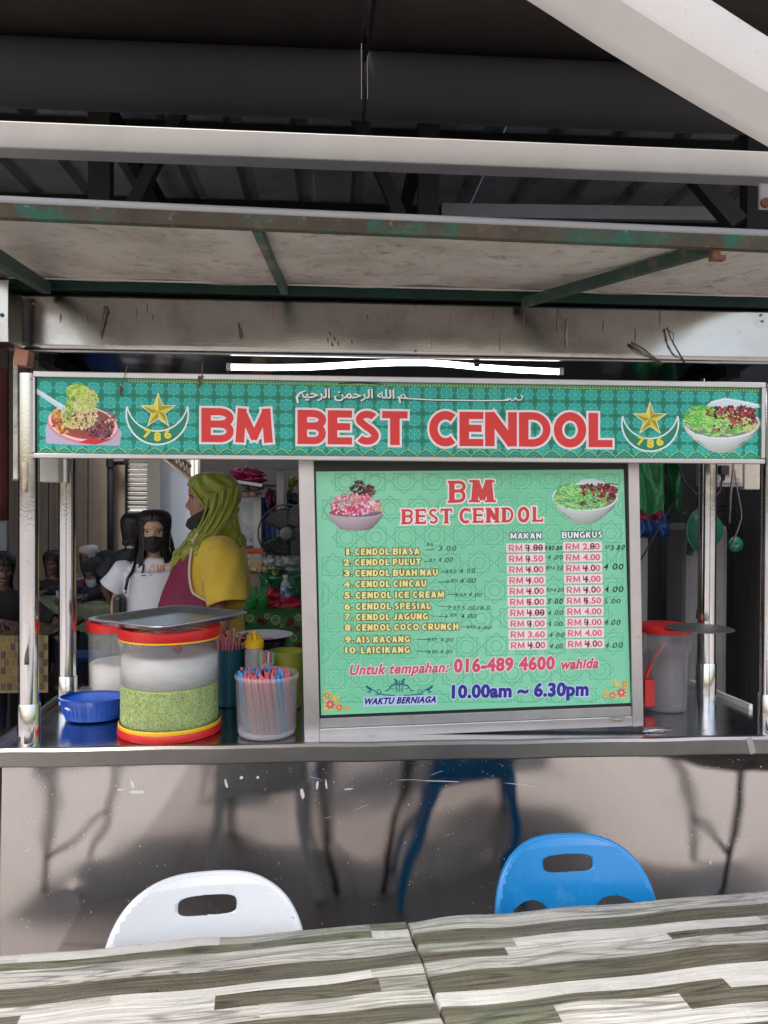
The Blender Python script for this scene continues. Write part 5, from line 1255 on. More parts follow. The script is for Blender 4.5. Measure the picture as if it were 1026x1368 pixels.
# sockets, plugs, cables
t_ = thing('socket_panel', 'grey socket panel under the sign with two black plugs pushed in', 'socket', at(970, 630, 2.98))
dbox('box', 936, 600, 994, 650, 2.98, .04, mat('grey_socket_plate', (.30, .29, .28), .5, 0, .1, 10), None, None, t_)
dbox('faceplate', 948, 600, 992, 645, 2.965, .0145, mat('ivory_plate', (.42, .40, .36), .45, 0, .1, 20), None, None, t_)
dbox('switch', 980, 618, 990, 640, 2.955, .0095, mat('ivory_switch', (.45, .36, .28), .4), None, None, t_)
dbox('switch', 969, 622, 976, 636, 2.958, .0065, mat('orange_neon', (.35, .14, .05), .4), None, None, t_)
for px in (947, 965):
    m_ = MB(); p_ = at(px, 628, 2.93); m_.box(p_, (.032, .045, .036)); m_.tube([p_ + Vector((0, -.005, -.016)), p_ + Vector((0, -.008, -.042))], [.011, .006], 10); m_.build('plug', black_plastic, t_, bevel=.005)
tag(dbox('pvc_box', 994.5, 600, 1016, 654, 2.97, .05, mat('cream_box', (.40, .36, .30), .5, 0, .12, 20), None, None), 'cream plastic junction box right of the sockets', 'box')
m_ = MB()
m_.tube([at(965, 638, 2.90), at(962, 655, 2.88), at(955, 665, 2.87), at(945, 667, 2.87), at(930, 660, 2.88), at(915, 645, 2.9), at(903, 615, 2.9)], .0042, 7)
m_.tube([at(947, 638, 2.90), at(943, 655, 2.84), at(941.5, 700, 2.83), at(938, 760, 2.83), at(933, 810, 2.83), at(931, 826, 2.83)], .004, 7)
m_.tube([at(906, 660, 3.1), at(880, 705, 3.1), at(862, 738, 3.1), at(846, 765, 3.1)], .0038, 7)
tag(m_.build('power_cable', black_plastic, smooth=True), 'black power cable looping from the plugs and down the right rear post', 'cable')
m_ = MB(); m_.tube([at(981, 628, 2.86), at(985, 655, 2.86), at(990, 680, 2.86), at(990.5, 693, 2.86), at(985, 710, 2.86), at(976, 729, 2.86)], .0032, 7)
m_.tube([at(980, 628, 2.86), at(976, 660, 2.87), at(974, 700, 2.87)], .0055, 7)
tag(m_.build('wire_loop', mat('bright_wire', (.16, .145, .13), .4, .7), smooth=True), 'long bent metal wire hanging under the sockets', 'wire')

# ---- seen past the vendor: cabinet, shelf, bags, fan, flowered table
t_ = thing('glass_cabinet', 'aluminium framed glass display cabinet behind the vendor\'s head', 'cabinet', (at(325, 700, 5.0).x, 5.0, 0))
qa_, qb_ = at(268, 748, 5.0), at(349.5, 664, 5.0)
for (x0, z0, x1, z1) in ((qb_.x - .05, qa_.z - .9, qb_.x, qb_.z + .03), (qa_.x, qb_.z, qb_.x - .051, qb_.z + .03), (qa_.x, qa_.z + .09, qb_.x - .051, qa_.z + .115), (qa_.x, qa_.z - .02, qb_.x - .051, qa_.z)):
    MB().box(((x0+x1)/2, 5.0, (z0+z1)/2), (x1-x0, .04, z1-z0)).build('frame_bar', mat('cabinet_alu', (.42, .41, .40), .4, .6), t_, bevel=.003)
MB().box(((qa_.x+qb_.x)/2 - .02, 5.01, (qa_.z+qb_.z)/2 + .04), (qb_.x-qa_.x-.06, .006, qb_.z-qa_.z-.1)).build('glass', mat('cabinet_glass', (.55, .58, .60), .06, alpha=.35, spec=1.0), t_)
for k, (px, py, w_, h_, c) in enumerate(((330, 690, .05, .10, (.62, .64, .55)), (318, 705, .12, .06, (.42, .16, .30)), (335, 712, .10, .05, (.35, .25, .35)), (300, 712, .1, .06, (.5, .5, .5)), (325, 722, .2, .03, (.12, .22, .38)), (340, 702, .05, .10, (.34, .33, .38)), (322, 682, .08, .05, (.7, .7, .62)))):
    m_ = MB(); m_.sph(at(px, py, 5.12), 1, 6, (w_, .05, h_)); m_.build('packet', mat(f'packet_tint_{k}', c, .5, 0, .2, 20, bump=.4), t_, smooth=True)
MB().box(((qa_.x+qb_.x)/2, 5.25, (qa_.z+qb_.z)/2), (qb_.x-qa_.x, .01, qb_.z-qa_.z+.03)).build('back', mat('cabinet_back', (.40, .42, .45), .6), t_)
t_ = thing('wall_shelf', 'steel shelf loaded with magenta bundles above the glass cabinet', 'shelf', at(335, 646, 4.9))
m_ = MB(); m_.beam(at(300, 640, 4.9), at(360, 649, 4.8), .22, .018); m_.build('shelf_board', mat('shelf_steel', (.36, .36, .37), .4, .7), t_)
def heap(name, px0, py0, px1, py1, Y, m, lab, cat, seed, n=7, parent=None):
    rg = random.Random(seed); mb = MB(); a_, b_ = at(px0, py1, Y), at(px1, py0, Y)
    for k in range(n):
        x, z = rg.uniform(a_.x, b_.x), rg.uniform(a_.z, b_.z); sx_, sz_ = (b_.x-a_.x)*rg.uniform(.18, .36), (b_.z-a_.z)*rg.uniform(.22, .40)
        x = min(max(x, a_.x+sx_*.8), b_.x-sx_*.8); z = min(max(z, a_.z+sz_*.8), b_.z-sz_*.8)
        ph = [rg.uniform(0, 6) for _ in range(4)]
        rs = []
        for i in range(1, 12):
            t = PI*i/12; rr = []
            for j in range(20):
                f = 2*PI*j/20; q = 1 + .16*math.sin(3*f + ph[0] + t*2) + .12*math.sin(5*t + ph[1]) + .08*math.sin(7*f - 4*t + ph[2])
                rr.append(Vector((x + sx_*math.sin(t)*math.cos(f)*q, Y + .07*math.sin(t)*math.sin(f)*q, z - sz_*math.cos(t)*q)))
            rs.append(rr)
        mb.rings(rs)
    o = mb.build(name, m, parent, smooth=True)
    return tag(o, lab, cat) if cat else o
heap('bundle', 308, 627, 352, 645, 4.85, film('magenta_bundle', (.30, .02, .07), 1), 'magenta plastic bundle lying on the steel shelf', 'bundle', 5, 8)
heap('bundle', 356, 655, 371, 690, 4.95, film('plum_bundle', (.13, .015, .08), 1), 'plum coloured bundle hanging beside the blue sheet', 'bundle', 6, 5)
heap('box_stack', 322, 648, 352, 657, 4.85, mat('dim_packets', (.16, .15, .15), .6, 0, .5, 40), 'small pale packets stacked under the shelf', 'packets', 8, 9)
heap('rolled_mat', 320, 657, 356, 664, 4.85, mat('peach_roll', (.45, .30, .26), .6), 'peach coloured roll lying on top of the cabinet', 'roll', 9, 6)
bag('blue_sheet', 349, 664, 371, 738, 5.1, film('blue_sheet_film', (.006, .055, .20), 1), 'deep blue plastic sheet hanging right of the cabinet', 7, .08)
t_ = thing('steel_upright', 'bare steel upright between the blue sheet and the fan', 'post', (at(374.5, 700, 4.7).x, 4.7, 0))
m_ = MB(); q = at(374.5, 700, 4.7); m_.box((q.x, 4.7, 1.05), (.042, .04, 2.1)); m_.build('upright', mat('upright_steel', (.24, .24, .25), .4, .7), t_)
m_ = MB(); m_.beam(at(333, 621, 4.6), at(400, 621, 4.6), .04, .05); tag(m_.build('steel_rail', mat('rail_grey', (.10, .10, .105), .5)), 'dim grey steel rail just under the sign above the fan', 'beam')
heap('leaf_bunch', 383, 636, 398, 656, 4.9, film('lime_bundle', (.22, .26, .03), 1), 'lime green bunch hanging near the top beside the menu board', 'bunch', 11, 6)
heap('dark_bundle', 384, 657, 399, 680, 5.0, mat('dark_teal_bundle', (.01, .035, .04), .7), 'dark teal bundle hanging above the fan', 'bundle', 12, 5)
# standing fan
fc = at(383, 712, 4.4)
fan = thing('standing_fan', 'dark standing fan facing the camera just left of the menu board', 'fan', (fc.x, 4.4, 0))
m_ = MB()
for r_ in (.04, .075, .11, .14, .16): m_.tube([fc + Vector((r_*math.cos(a0*PI/20), -.05*(1 - (r_/.17)**2), r_*math.sin(a0*PI/20))) for a0 in range(41)], .0022 if r_ < .15 else .005, 5)
for k in range(28):
    a0 = 2*PI*k/28; m_.tube([fc + Vector((.04*math.cos(a0), -.047, .04*math.sin(a0))), fc + Vector((.11*math.cos(a0), -.03, .11*math.sin(a0))), fc + Vector((.16*math.cos(a0), 0, .16*math.sin(a0)))], .0014, 4)
m_.build('cage', mat('fan_grey', (.05, .05, .05), .4, .3), fan)
MB().lathe([(.036, 0), (.036, .008), (.028, .014), (.001, .014)], fc + Vector((0, -.052, 0)), 28, M=MX).build('hub_badge', mat('fan_badge', (.10, .10, .095), .4), fan, autos=40)
for k in range(3):
    def bl(u, v, k=k):
        a0 = 2*PI*k/3 + (u-.5)*1.3; r_ = lerp(.03, .14, v); return fc + Vector((r_*math.cos(a0), .01 + .03*(u-.5), r_*math.sin(a0)))
    MB().grid(bl, 8, 6).build('blade', mat('fan_blade', (.03, .03, .032), .4), fan, smooth=True, solid=.002)
MB().tube([fc + Vector((0, .04, 0)), fc + Vector((0, .12, 0))], .05, 20).build('motor', dark_iron, fan)
MB().tube([(fc.x + .01, 4.46, fc.z - .04), (fc.x + .01, 4.46, .03)], .016, 12).build('stand', mat('fan_stand', (.22, .22, .22), .35, .6), fan, smooth=True)
MB().lathe([(.18, 0), (.17, .03), (.03, .045)], (fc.x + .01, 4.46, .0), 30).build('foot', dark_iron, fan, smooth=True)
# flowered table behind
fy = 3.75
fl_m = mat('flowered_cloth', rough=.45, vcol=True, var=.08)
q0, q1 = at(316, 822, fy), at(404, 822, fy)
zt2 = at(360, 818, fy).z
t_ = thing('side_table', 'small table under a green cloth printed with red roses behind the plate', 'table', ((q0.x+q1.x)/2, fy + .3, 0))
MB().box(((q0.x+q1.x)/2 + .1, fy + .32, zt2 - .02), (.75, .6, .03)).build('tabletop', mat('table_wood', (.1, .07, .05), .7), t_)
for dx in (-.33, .33):
    for dy in (.06, .56): MB().box(((q0.x+q1.x)/2 + .1 + dx, fy + dy, (zt2-.04)/2), (.04, .04, zt2-.04)).build('leg', dark_iron, t_)
cx0, cx1 = (q0.x+q1.x)/2 - .29, (q0.x+q1.x)/2 + .49
m_ = MB(); m_.col = (.045, .17, .035)
m_.grid(lambda u, v: (lerp(cx0, cx1, u), fy + (0 if v < .5 else (v-.5)*2*.62) - .012*math.sin(u*26)*(1 if v < .5 else 0)*(1-v*2 if v < .5 else 0), zt2 + .003 - (.42*(1-v*2) if v < .5 else 0)), 50, 12)
o = m_.build('flowered_cloth', fl_m, None, smooth=True); tag(o, 'green cloth with rings and red roses draped over the side table', 'tablecloth')
m_ = MB(); rg = random.Random(2)
def rosette(px, py, rpx, cols_, ringonly=False):
    Yf = fy - .0165; c = at(px, py, Yf); r_ = rpx/1033*Yf
    if ringonly:
        for j, (ra, rb2) in enumerate(((1, .78), (.55, .38))):
            for k in range(16):
                a0, a1 = 2*PI*k/16, 2*PI*(k+1)/16; m_.col = cols_[0]
                m_.add([(c.x + r_*ra*math.cos(a0), Yf - .001, c.z + r_*ra*math.sin(a0)), (c.x + r_*ra*math.cos(a1), Yf - .001, c.z + r_*ra*math.sin(a1)), (c.x + r_*rb2*math.cos(a1), Yf - .001, c.z + r_*rb2*math.sin(a1)), (c.x + r_*rb2*math.cos(a0), Yf - .001, c.z + r_*rb2*math.sin(a0))], [(0, 1, 2, 3)])
    else:
        for k in range(22):
            a0, q = rg.uniform(0, 6.28), rg.uniform(0, .75); m_.col = rg.choice(cols_)
            cc2 = Vector((c.x + r_*q*math.cos(a0), Yf - .001 - k*1e-5, c.z + r_*q*math.sin(a0))); s2 = r_*rg.uniform(.25, .4)
            m_.add([cc2 + Vector((s2*math.cos(b*PI/4), 0, s2*math.sin(b*PI/4)*.8)) for b in range(8)], [tuple(range(8))])
for (px, py, r_) in ((334, 826, 5.5), (368, 828, 6.5), (399, 825, 5), (392, 852, 5), (377, 836, 3), (357, 823, 4)): rosette(px, py, r_, [(.50, .60, .30)], True)
for (px, py, r_) in ((350, 830, 7), (387, 831, 7), (397, 840, 5), (398, 863, 6), (384, 845, 4), (328, 833, 4)): rosette(px, py, r_, [(.16, .012, .012), (.24, .02, .02), (.08, .008, .01)])
for (px, py, r_) in ((341, 833, 4.5), (376, 823, 4), (388, 860, 5), (361, 832, 3)): rosette(px, py, r_, [(.04, .24, .06), (.07, .30, .08), (.03, .16, .04)])
m_.build('rose_print', fl_m, o)['kind'] = 'stuff'
heap('red_bag', 354, 786, 402, 820, 3.95, film('red_film', (.50, .02, .05), 1), 'glossy red plastic bag bulging on the flowered table', 'bag', 21, 9)
heap('green_bags', 352, 764, 402, 800, 4.15, film('green_bag_film', (.02, .12, .045), 1), 'dark green plastic bags heaped behind the red bag', 'bags', 22, 9)
heap('clear_bag', 354, 744, 402, 772, 4.2, film('greyish_film', (.28, .30, .28), 1), 'greyish clear plastic bag lying on the green bags', 'bag', 23, 9)
heap('clear_bag', 352, 756, 372, 768, 4.1, film('yellowish_film', (.34, .36, .12), 1), 'small yellow green tinted bag at the edge of the greyish bag', 'bag', 24, 4)
# water bottle
bc = at(381.5, 799, 3.9); bt = thing('water_bottle', 'small clear water bottle with blue label and white cap on the red bag', 'bottle', bc)
MB().lathe([(.022, 0), (.026, .004), (.026, .062), (.024, .075), (.011, .095), (.011, .100)], bc, 24).build('body', clear('bottle_clear', (.5, .55, .6), .55), bt, smooth=True)
MB().lathe([(.0265, .012), (.0265, .058)], bc, 24, (False, False)).build('label', mat('blue_label', (.03, .10, .32), .4, dirt=[((.6,.65,.7), 40, .5, .55)]), bt, smooth=True)
MB().lathe([(.0135, .099), (.0135, .114), (.012, .116)], bc, 16).build('cap', mat('cap_white', (.65, .65, .65), .4), bt, smooth=True)
# red lidded jar of yellow sachets, green cup rack
jc = at(341.5, 764, 4.3); jt = thing('snack_jar', 'clear jar of yellow sachets with a red lid behind the vendor\'s shoulder', 'jar', jc)
MB().box((jc.x, 4.3, jc.z + .055), (.088, .08, .10)).build('jar_wall', clear('jar_clear', (.45, .40, .35), .45), jt, bevel=.012)
MB().box((jc.x, 4.3, jc.z + .117), (.094, .086, .022)).build('lid', mat('orange_red_lid', (.45, .045, .01), .4), jt, bevel=.006)
m_ = MB()
for k in range(8): m_.box(None, (.05, .012, .03), M=Matrix.Translation((jc.x + rnd(-.02, .02), 4.26 + rnd(0, .03), jc.z + .02 + k*.005)) @ Euler((rnd(-.5, .5), rnd(-.7, .7), rnd(-.5, .5))).to_matrix().to_4x4())
m_.build('sachets', mat('yellow_sachet', (.55, .36, .02), .45), jt)
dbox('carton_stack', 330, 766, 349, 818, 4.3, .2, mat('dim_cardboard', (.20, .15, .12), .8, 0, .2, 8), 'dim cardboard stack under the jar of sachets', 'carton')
gc = at(344, 815, 3.85); gt = thing('cup_rack', 'bright green plastic rack of upright green cutlery on the flowered table', 'rack', gc)
gp = mat('bright_green_plastic', (.03, .30, .06), .35, alpha=.85)
for dx in (-.028, .028): MB().lathe([(.022, 0), (.026, .05), (.027, .055), (.025, .056)], gc + Vector((dx, 0, .0)), 20, (True, False)).build('holder', gp, gt, smooth=True, solid=.0015)
for k in range(7): MB().box(None, (.010, .003, .10), M=Matrix.Translation(gc + Vector((-.035 + k*.012, .0, .065 + (.02 if k == 4 else 0)))) @ Matrix.Rotation(rnd(-.15, .15), 4, 'Y')).build('fork', gp, gt)

# ---- hall furniture at the left
ty = 6.65
q0, q1 = at(30, 806, ty), at(204, 806, ty); zt3 = .765
t_ = thing('hall_table', 'long hall table under a green plastic cover where the masked customers sit', 'table', ((q0.x+q1.x)/2, ty + .35, 0))
MB().box(((q0.x+q1.x)/2, ty + .36, zt3 - .02), (q1.x-q0.x-.05, .66, .03)).build('tabletop', mat('table_wood', (.1, .07, .05)), t_)
for x in (q0.x + .1, q1.x - .1):
    for y in (ty + .08, ty + .62): MB().box((x, y, (zt3-.04)/2), (.04, .04, zt3-.04)).build('leg', dark_iron, t_)
cov = mat('greenish_plastic_cover', (.22, .23, .13), .4, 0, .2, 6, bump=.4, bs=25, dirt=[((.34, .34, .24), 9, .55, .7)])
def cvr(u, v):
    x = lerp(q0.x, q1.x, u)
    if v < .45: k = 1 - v/.45; return (x + .02*math.sin(u*40), ty - .02 + .035*math.sin(u*31)*k - .03*k, zt3 - .24*k - .09*k*abs(math.sin(u*13 + .5)) + .006)
    return (x, ty + (v-.45)/.55*.7, zt3 + .003)
tag(MB().grid(cvr, 90, 20).build('table_cover', cov, smooth=True), 'crumpled greenish plastic cover on the hall table', 'tablecloth')
m_ = MB(); q = at(96, 801, 6.75); m_.box((q.x, 6.8, zt3 + .02), (.28, .22, .03)); tag(m_.build('blue_tray', mat('tray_blue', (.02, .16, .50), .4), bevel=.008), 'blue tray on the hall table seen between the two left posts', 'tray')
q = at(80, 800, 6.7)
for k, (px, lab) in enumerate(((78, 'white cup beside the blue tray, left of the rear post'),)):
    q = at(px, 797, 6.62); c_ = Vector((q.x, 6.68, zt3 + .006)); ct = thing('cup', lab, 'cup', c_)
    MB().lathe([(.03, 0), (.04, .085), (.037, .086)], c_, 20, (True, False)).build('cup_wall', mat('cup_white', (.6, .62, .65), .4), ct, smooth=True, solid=.002)
    MB().tube([c_ + Vector((.038, 0, .07)), c_ + Vector((.065, 0, .055)), c_ + Vector((.062, 0, .025)), c_ + Vector((.034, 0, .02))], .005, 7).build('handle', mat('cup_white', ()), ct, smooth=True)
q = at(108, 868, 5.9); t_ = thing('blue_stool', 'blue plastic stool under the hall table', 'stool', (q.x, 6.0, 0))
MB().box((q.x, 6.0, .44), (.3, .3, .03)).build('seat', bl_pl, t_, bevel=.01)
for dx in (-.12, .12):
    for dy in (-.12, .12): MB().box((q.x + dx, 6.0 + dy, .21), (.04, .04, .42)).build('leg', bl_pl, t_)
# brick patterned cloth table at the far left
by = 5.0
q0, q1 = at(-60, 848, by), at(64, 848, by); zb4 = .76
t_ = thing('near_hall_table', 'table under a yellow and brown block print cloth at the far left', 'table', ((q0.x+q1.x)/2, by + .4, 0))
MB().box(((q0.x+q1.x)/2, by + .42, zb4 - .02), (q1.x-q0.x-.04, .76, .03)).build('tabletop', mat('table_wood', ()), t_)
for x in (q0.x + .08, q1.x - .08):
    for y in (by + .08, by + .7): MB().box((x, y, (zb4-.04)/2), (.04, .04, zb4-.04)).build('leg', dark_iron, t_)
m_ = MB(); rg = random.Random(8); ncx, ncz = 14, 7
bc_m = mat('block_print_cloth', rough=.5, vcol=True, var=.15)
for i in range(ncx):
    for j in range(ncz + 8):
        for h in (0, 1):
            x0 = lerp(q0.x, q1.x, (i + (.5 if j % 2 else 0) + h*.5) / (ncx + .5)); x1 = lerp(q0.x, q1.x, (i + (.5 if j % 2 else 0) + h*.5 + .5) / (ncx + .5))
            if h == 0: m_.col = rg.choice([(.16, .10, .02), (.10, .065, .025), (.05, .035, .02), (.20, .13, .03), (.06, .04, .025)])
            g_ = .0035 if h else 0; g0 = .0035 if not h else 0
            if j < ncz: z1, z0 = zb4 + .003 - j*.050, zb4 + .003 - (j+1)*.050 + .004; m_.add([(x0+g0, by, z0), (x1-g_, by, z0), (x1-g_, by, z1), (x0+g0, by, z1)], [(0, 1, 2, 3)])
            else: y0, y1 = by + (j-ncz)*.1, by + (j-ncz+1)*.1 - .006; m_.add([(x0+g0, y0, zb4+.004), (x1-g_, y0, zb4+.004), (x1-g_, y1, zb4+.004), (x0+g0, y1, zb4+.004)], [(0, 1, 2, 3)])
m_.col = (.22, .17, .08)
m_.add([(q0.x, by + .002, zb4 - .36), (q1.x, by + .002, zb4 - .36), (q1.x, by + .002, zb4 + .001), (q0.x, by + .002, zb4 + .001), (q0.x, by + .8, zb4 + .001), (q1.x, by + .8, zb4 + .001)], [(0, 1, 2, 3), (3, 2, 5, 4)])
tag(m_.build('block_print_cloth', bc_m), 'yellow and brown block print cloth on the far left table', 'tablecloth')
# ---------------------------------------------------------------- people
def skin_tone(n, c): return mat(n, c, .5, 0, .06, 12, vcol=False, sss=.08, bump=.05, bs=150)
def interp(tab, z):
    for a, b in zip(tab[:-1], tab[1:]):
        if z <= b[0]:
            t = (z - a[0]) / (b[0] - a[0]) if b[0] > a[0] else 0; t = max(0, min(1, t)); t = t*t*(3-2*t)*.35 + t*.65
            return [lerp(p, q, t) for p, q in zip(a[1:], b[1:])]
    return list(tab[-1][1:])
#          z     front  back   half-width   (metres above the chin, face looks to -y)
HEAD = [(-.012, .050, .030, .030), (-.002, .072, .035, .040), (.006, .084, .042, .047), (.018, .090, .055, .053), (.030, .0865, .064, .057), (.040, .0855, .070, .060),
        (.047, .090, .074, .061), (.053, .0868, .076, .062), (.060, .0905, .079, .063), (.069, .0865, .082, .064), (.085, .0870, .088, .067), (.105, .0850, .094, .070),
        (.122, .0905, .098, .073), (.140, .0925, .100, .075), (.160, .0900, .100, .0755), (.180, .081, .095, .072), (.198, .063, .080, .061), (.210, .040, .056, .044), (.2165, .014, .020, .016)]
def head(mb, M, tone, lip=(.30, .12, .10), brow=(.02, .014, .012), nose=1.0, ears=True):
    nz_, na = 64, 72; rs = []; zs = [lerp(-.012, .2165, (k/(nz_))**1.0) for k in range(nz_ + 1)]
    def pt(z, a):
        f, b_, w_ = interp(HEAD, z); c, s_ = math.cos(a), math.sin(a)
        x = w_ * math.copysign(abs(s_)**.92, s_); y = -f*c if c > 0 else -b_*c
        if c > 0:
            am = 0.0
            if .058 < z < .118: am = (.0235*nose*max(0, 1 - abs(z - .078)/.040)**.9 if z > .078 else .0235*nose*max(0, (z - .060)/.018)**.6)
            wn = .0125 if z < .088 else .0085
            y -= am*math.exp(-(x/wn)**2)
            if .062 < z < .088: y -= .007*math.exp(-((abs(x) - .013)/.006)**2)*math.exp(-((z-.073)/.008)**2)
            y += .0105*math.exp(-((abs(x) - .033)/.015)**2 - ((z - .106)/.011)**2)
            y -= .004*math.exp(-((abs(x) - .045)/.016)**2 - ((z - .082)/.014)**2)
            y -= .003*math.exp(-((abs(x) - .033)/.010)**2 - ((z - .104)/.0055)**2)
        return Vector((x, y, z))
    base = len(mb.v)
    for z in zs: rs.append([M @ pt(z, 2*PI*i/na) for i in range(na)])
    start = len(mb.f); mb.col = tone; mb.rings(rs)
    for fi in range(start, len(mb.f)):
        k = fi - start
        if k >= nz_*na: continue
        j, i = divmod(k, na); z = .5*(zs[j] + zs[j+1]); p = pt(z, 2*PI*(i+.5)/na)
        if p.y > -.03: continue
        ax = abs(p.x); col = None
        if .043 < z < .0635 and ax < .024*(1 - abs(z-.053)/.014*.5): col = lip if abs(z-.0535) > .0015 else tuple(c*.4 for c in lip)
        if abs(z - (.1255 - .25*max(0, ax-.035))) < .0033 and .014 < ax < .052: col = brow
        if ((ax-.033)/.0135)**2 + ((z-.1055)/.0050)**2 < 1: col = (.52, .48, .45) if abs(ax-.033) > .0052 else (.015, .010, .008)
        elif ((ax-.033)/.0150)**2 + ((z-.1068)/.0066)**2 < 1 and z > .1060: col = (.03, .018, .014)
        if col: mb.c[fi] = col
    mb.col = tone
    if ears:
        for s_ in (-1, 1): mb.sph(M @ Vector((s_*.073, .004, .092)), .026, 6, (.35, .65, 1.15))
def skin_mesh(mb, J, bones, tone, sub=1):
    """one continuous body surface grown from a skeleton"""
    names = list(J); idx = {n: i for i, n in enumerate(names)}
    me = bpy.data.meshes.new('tmp'); me.from_pydata([J[n][0] for n in names], [(idx[a], idx[b]) for a, b in bones], [])
    ob = bpy.data.objects.new('tmp', me); COL.objects.link(ob)
    sk = ob.modifiers.new('s', 'SKIN'); sk.use_smooth_shade = True
    for n in names:
        r = J[n][1]; r = r if isinstance(r, tuple) else (r, r); me.skin_vertices[0].data[idx[n]].radius = r
    me.skin_vertices[0].data[0].use_root = True
    if sub: ss = ob.modifiers.new('u', 'SUBSURF'); ss.levels = sub; ss.render_levels = sub
    bpy.context.view_layer.update()
    ev = bpy.data.meshes.new_from_object(ob.evaluated_get(bpy.context.evaluated_depsgraph_get()))
    mb.col = tone; mb.add([v.co.copy() for v in ev.vertices], [tuple(p.vertices) for p in ev.polygons])
    bpy.data.objects.remove(ob); bpy.data.meshes.remove(me); bpy.data.meshes.remove(ev)
def hand(mb, W, d, n, side, curl=.5, L_=.175):
    """palm and five tapered, bent fingers; W wrist, d pointing, n palm normal"""
    d = Vector(d).normalized(); n = (Vector(n) - Vector(n).dot(d)*d).normalized(); s_ = d.cross(n)*side; pl = L_*.50
    rs = []
    for k, (t, w_, h_) in enumerate(((-.05, .022, .017), (.15, .027, .016), (.5, .037, .015), (.85, .040, .013), (1.0, .036, .010))):
        c = W + d*pl*t; rs.append([c + s_*w_*math.cos(2*PI*i/12) + n*h_*math.sin(2*PI*i/12) for i in range(12)])
    mb.rings(rs)
    for k, (off, ln, r_) in enumerate(((-.029, .078, .0085), (-.010, .088, .009), (.010, .082, .0088), (.029, .065, .0078))):
        p = W + d*pl*.9 + s_*off; dd = d.copy(); pts = [p]; rr = [r_]
        for j, f in enumerate((.42, .32, .26)):
            dd = (Matrix.Rotation(curl*(.6 + .5*j), 3, s_*side if True else s_) @ dd).normalized() if curl else dd
            p = p + dd*ln*f; pts.append(p); rr.append(r_*(1 - .12*(j+1)))
        mb.tube(pts, rr, 8)
    p = W + d*pl*.25 - s_*.024; d2 = (d*.55 - s_*.75 + n*.25).normalized(); d3 = (d*.85 - s_*.25 + n*.35).normalized()
    mb.tube([p, p + d2*.032, p + d2*.032 + d3*.030, p + d2*.032 + d3*.052], [.013, .011, .0095, .0075], 8)
skv = mat('skin', rough=.48, vcol=True, var=.06, vs=14, sss=.06, bump=.05, bs=160)
def body_standing(tone, H, sh, hipw, arms, belly=1.0):
    """arms: list of two [(elbow),(wrist)] offsets"""
    k = H/1.62; J = {}
    J['pelvis'] = (Vector((0, 0, .88*k)), (.13*hipw, .10*belly)); J['waist'] = (Vector((0, 0, 1.03*k)), (.115*hipw, .095*belly)); J['chest'] = (Vector((0, 0, 1.17*k)), (.115*hipw, .09*belly))
    J['collar'] = (Vector((0, .01, 1.285*k)), (.07, .05)); J['neck'] = (Vector((0, .005, 1.36*k)), .043); J['neck_top'] = (Vector((0, -.005, 1.435*k)), .042)
    B = [('pelvis', 'waist'), ('waist', 'chest'), ('chest', 'collar'), ('collar', 'neck'), ('neck', 'neck_top')]
    for i, s_ in enumerate((-1, 1)):
        el, wr = arms[i]; shp = Vector((s_*sh, .01, 1.26*k)); a = str(i)
        J['sh'+a] = (shp, .045); J['el'+a] = (Vector(el), .036); J['wr'+a] = (Vector(wr), .023)
        B += [('collar', 'sh'+a), ('sh'+a, 'el'+a), ('el'+a, 'wr'+a)]
        J['hip'+a] = (Vector((s_*.085, 0, .82*k)), .088); J['kn'+a] = (Vector((s_*.09, -.01, .46*k)), .055); J['an'+a] = (Vector((s_*.09, .01, .08)), .036); J['toe'+a] = (Vector((s_*.10, -.13, .035)), (.035, .025))
        B += [('pelvis', 'hip'+a), ('hip'+a, 'kn'+a), ('kn'+a, 'an'+a), ('an'+a, 'toe'+a)]
    return J, B
def body_seated(tone, arms, lean=.10, sh=.17, zt=.90):
    J = {'pelvis': (Vector((0, .12, .50)), (.14, .11)), 'waist': (Vector((0, .10, .64)), (.115, .095)), 'chest': (Vector((0, .10 - lean*.5, .80)), (.125, .10)),
         'collar': (Vector((0, .10 - lean, zt - .035)), (.065, .05)), 'neck': (Vector((0, .09 - lean, zt + .05)), .045), 'neck_top': (Vector((0, .07 - lean, zt + .10)), .042)}
    B = [('pelvis', 'waist'), ('waist', 'chest'), ('chest', 'collar'), ('collar', 'neck'), ('neck', 'neck_top')]
    for i, s_ in enumerate((-1, 1)):
        el, wr = arms[i]; a = str(i)
        J['sh'+a] = (Vector((s_*sh, .11 - lean, zt - .06)), .045); J['el'+a] = (Vector(el), .036); J['wr'+a] = (Vector(wr), .023)
        J['hip'+a] = (Vector((s_*.09, .08, .48)), .088); J['kn'+a] = (Vector((s_*.10, -.30, .49)), .058); J['an'+a] = (Vector((s_*.10, -.30, .08)), .036); J['toe'+a] = (Vector((s_*.10, -.42, .035)), (.035, .025))
        B += [('collar', 'sh'+a), ('sh'+a, 'el'+a), ('el'+a, 'wr'+a), ('pelvis', 'hip'+a), ('hip'+a, 'kn'+a), ('kn'+a, 'an'+a), ('an'+a, 'toe'+a)]
    return J, B
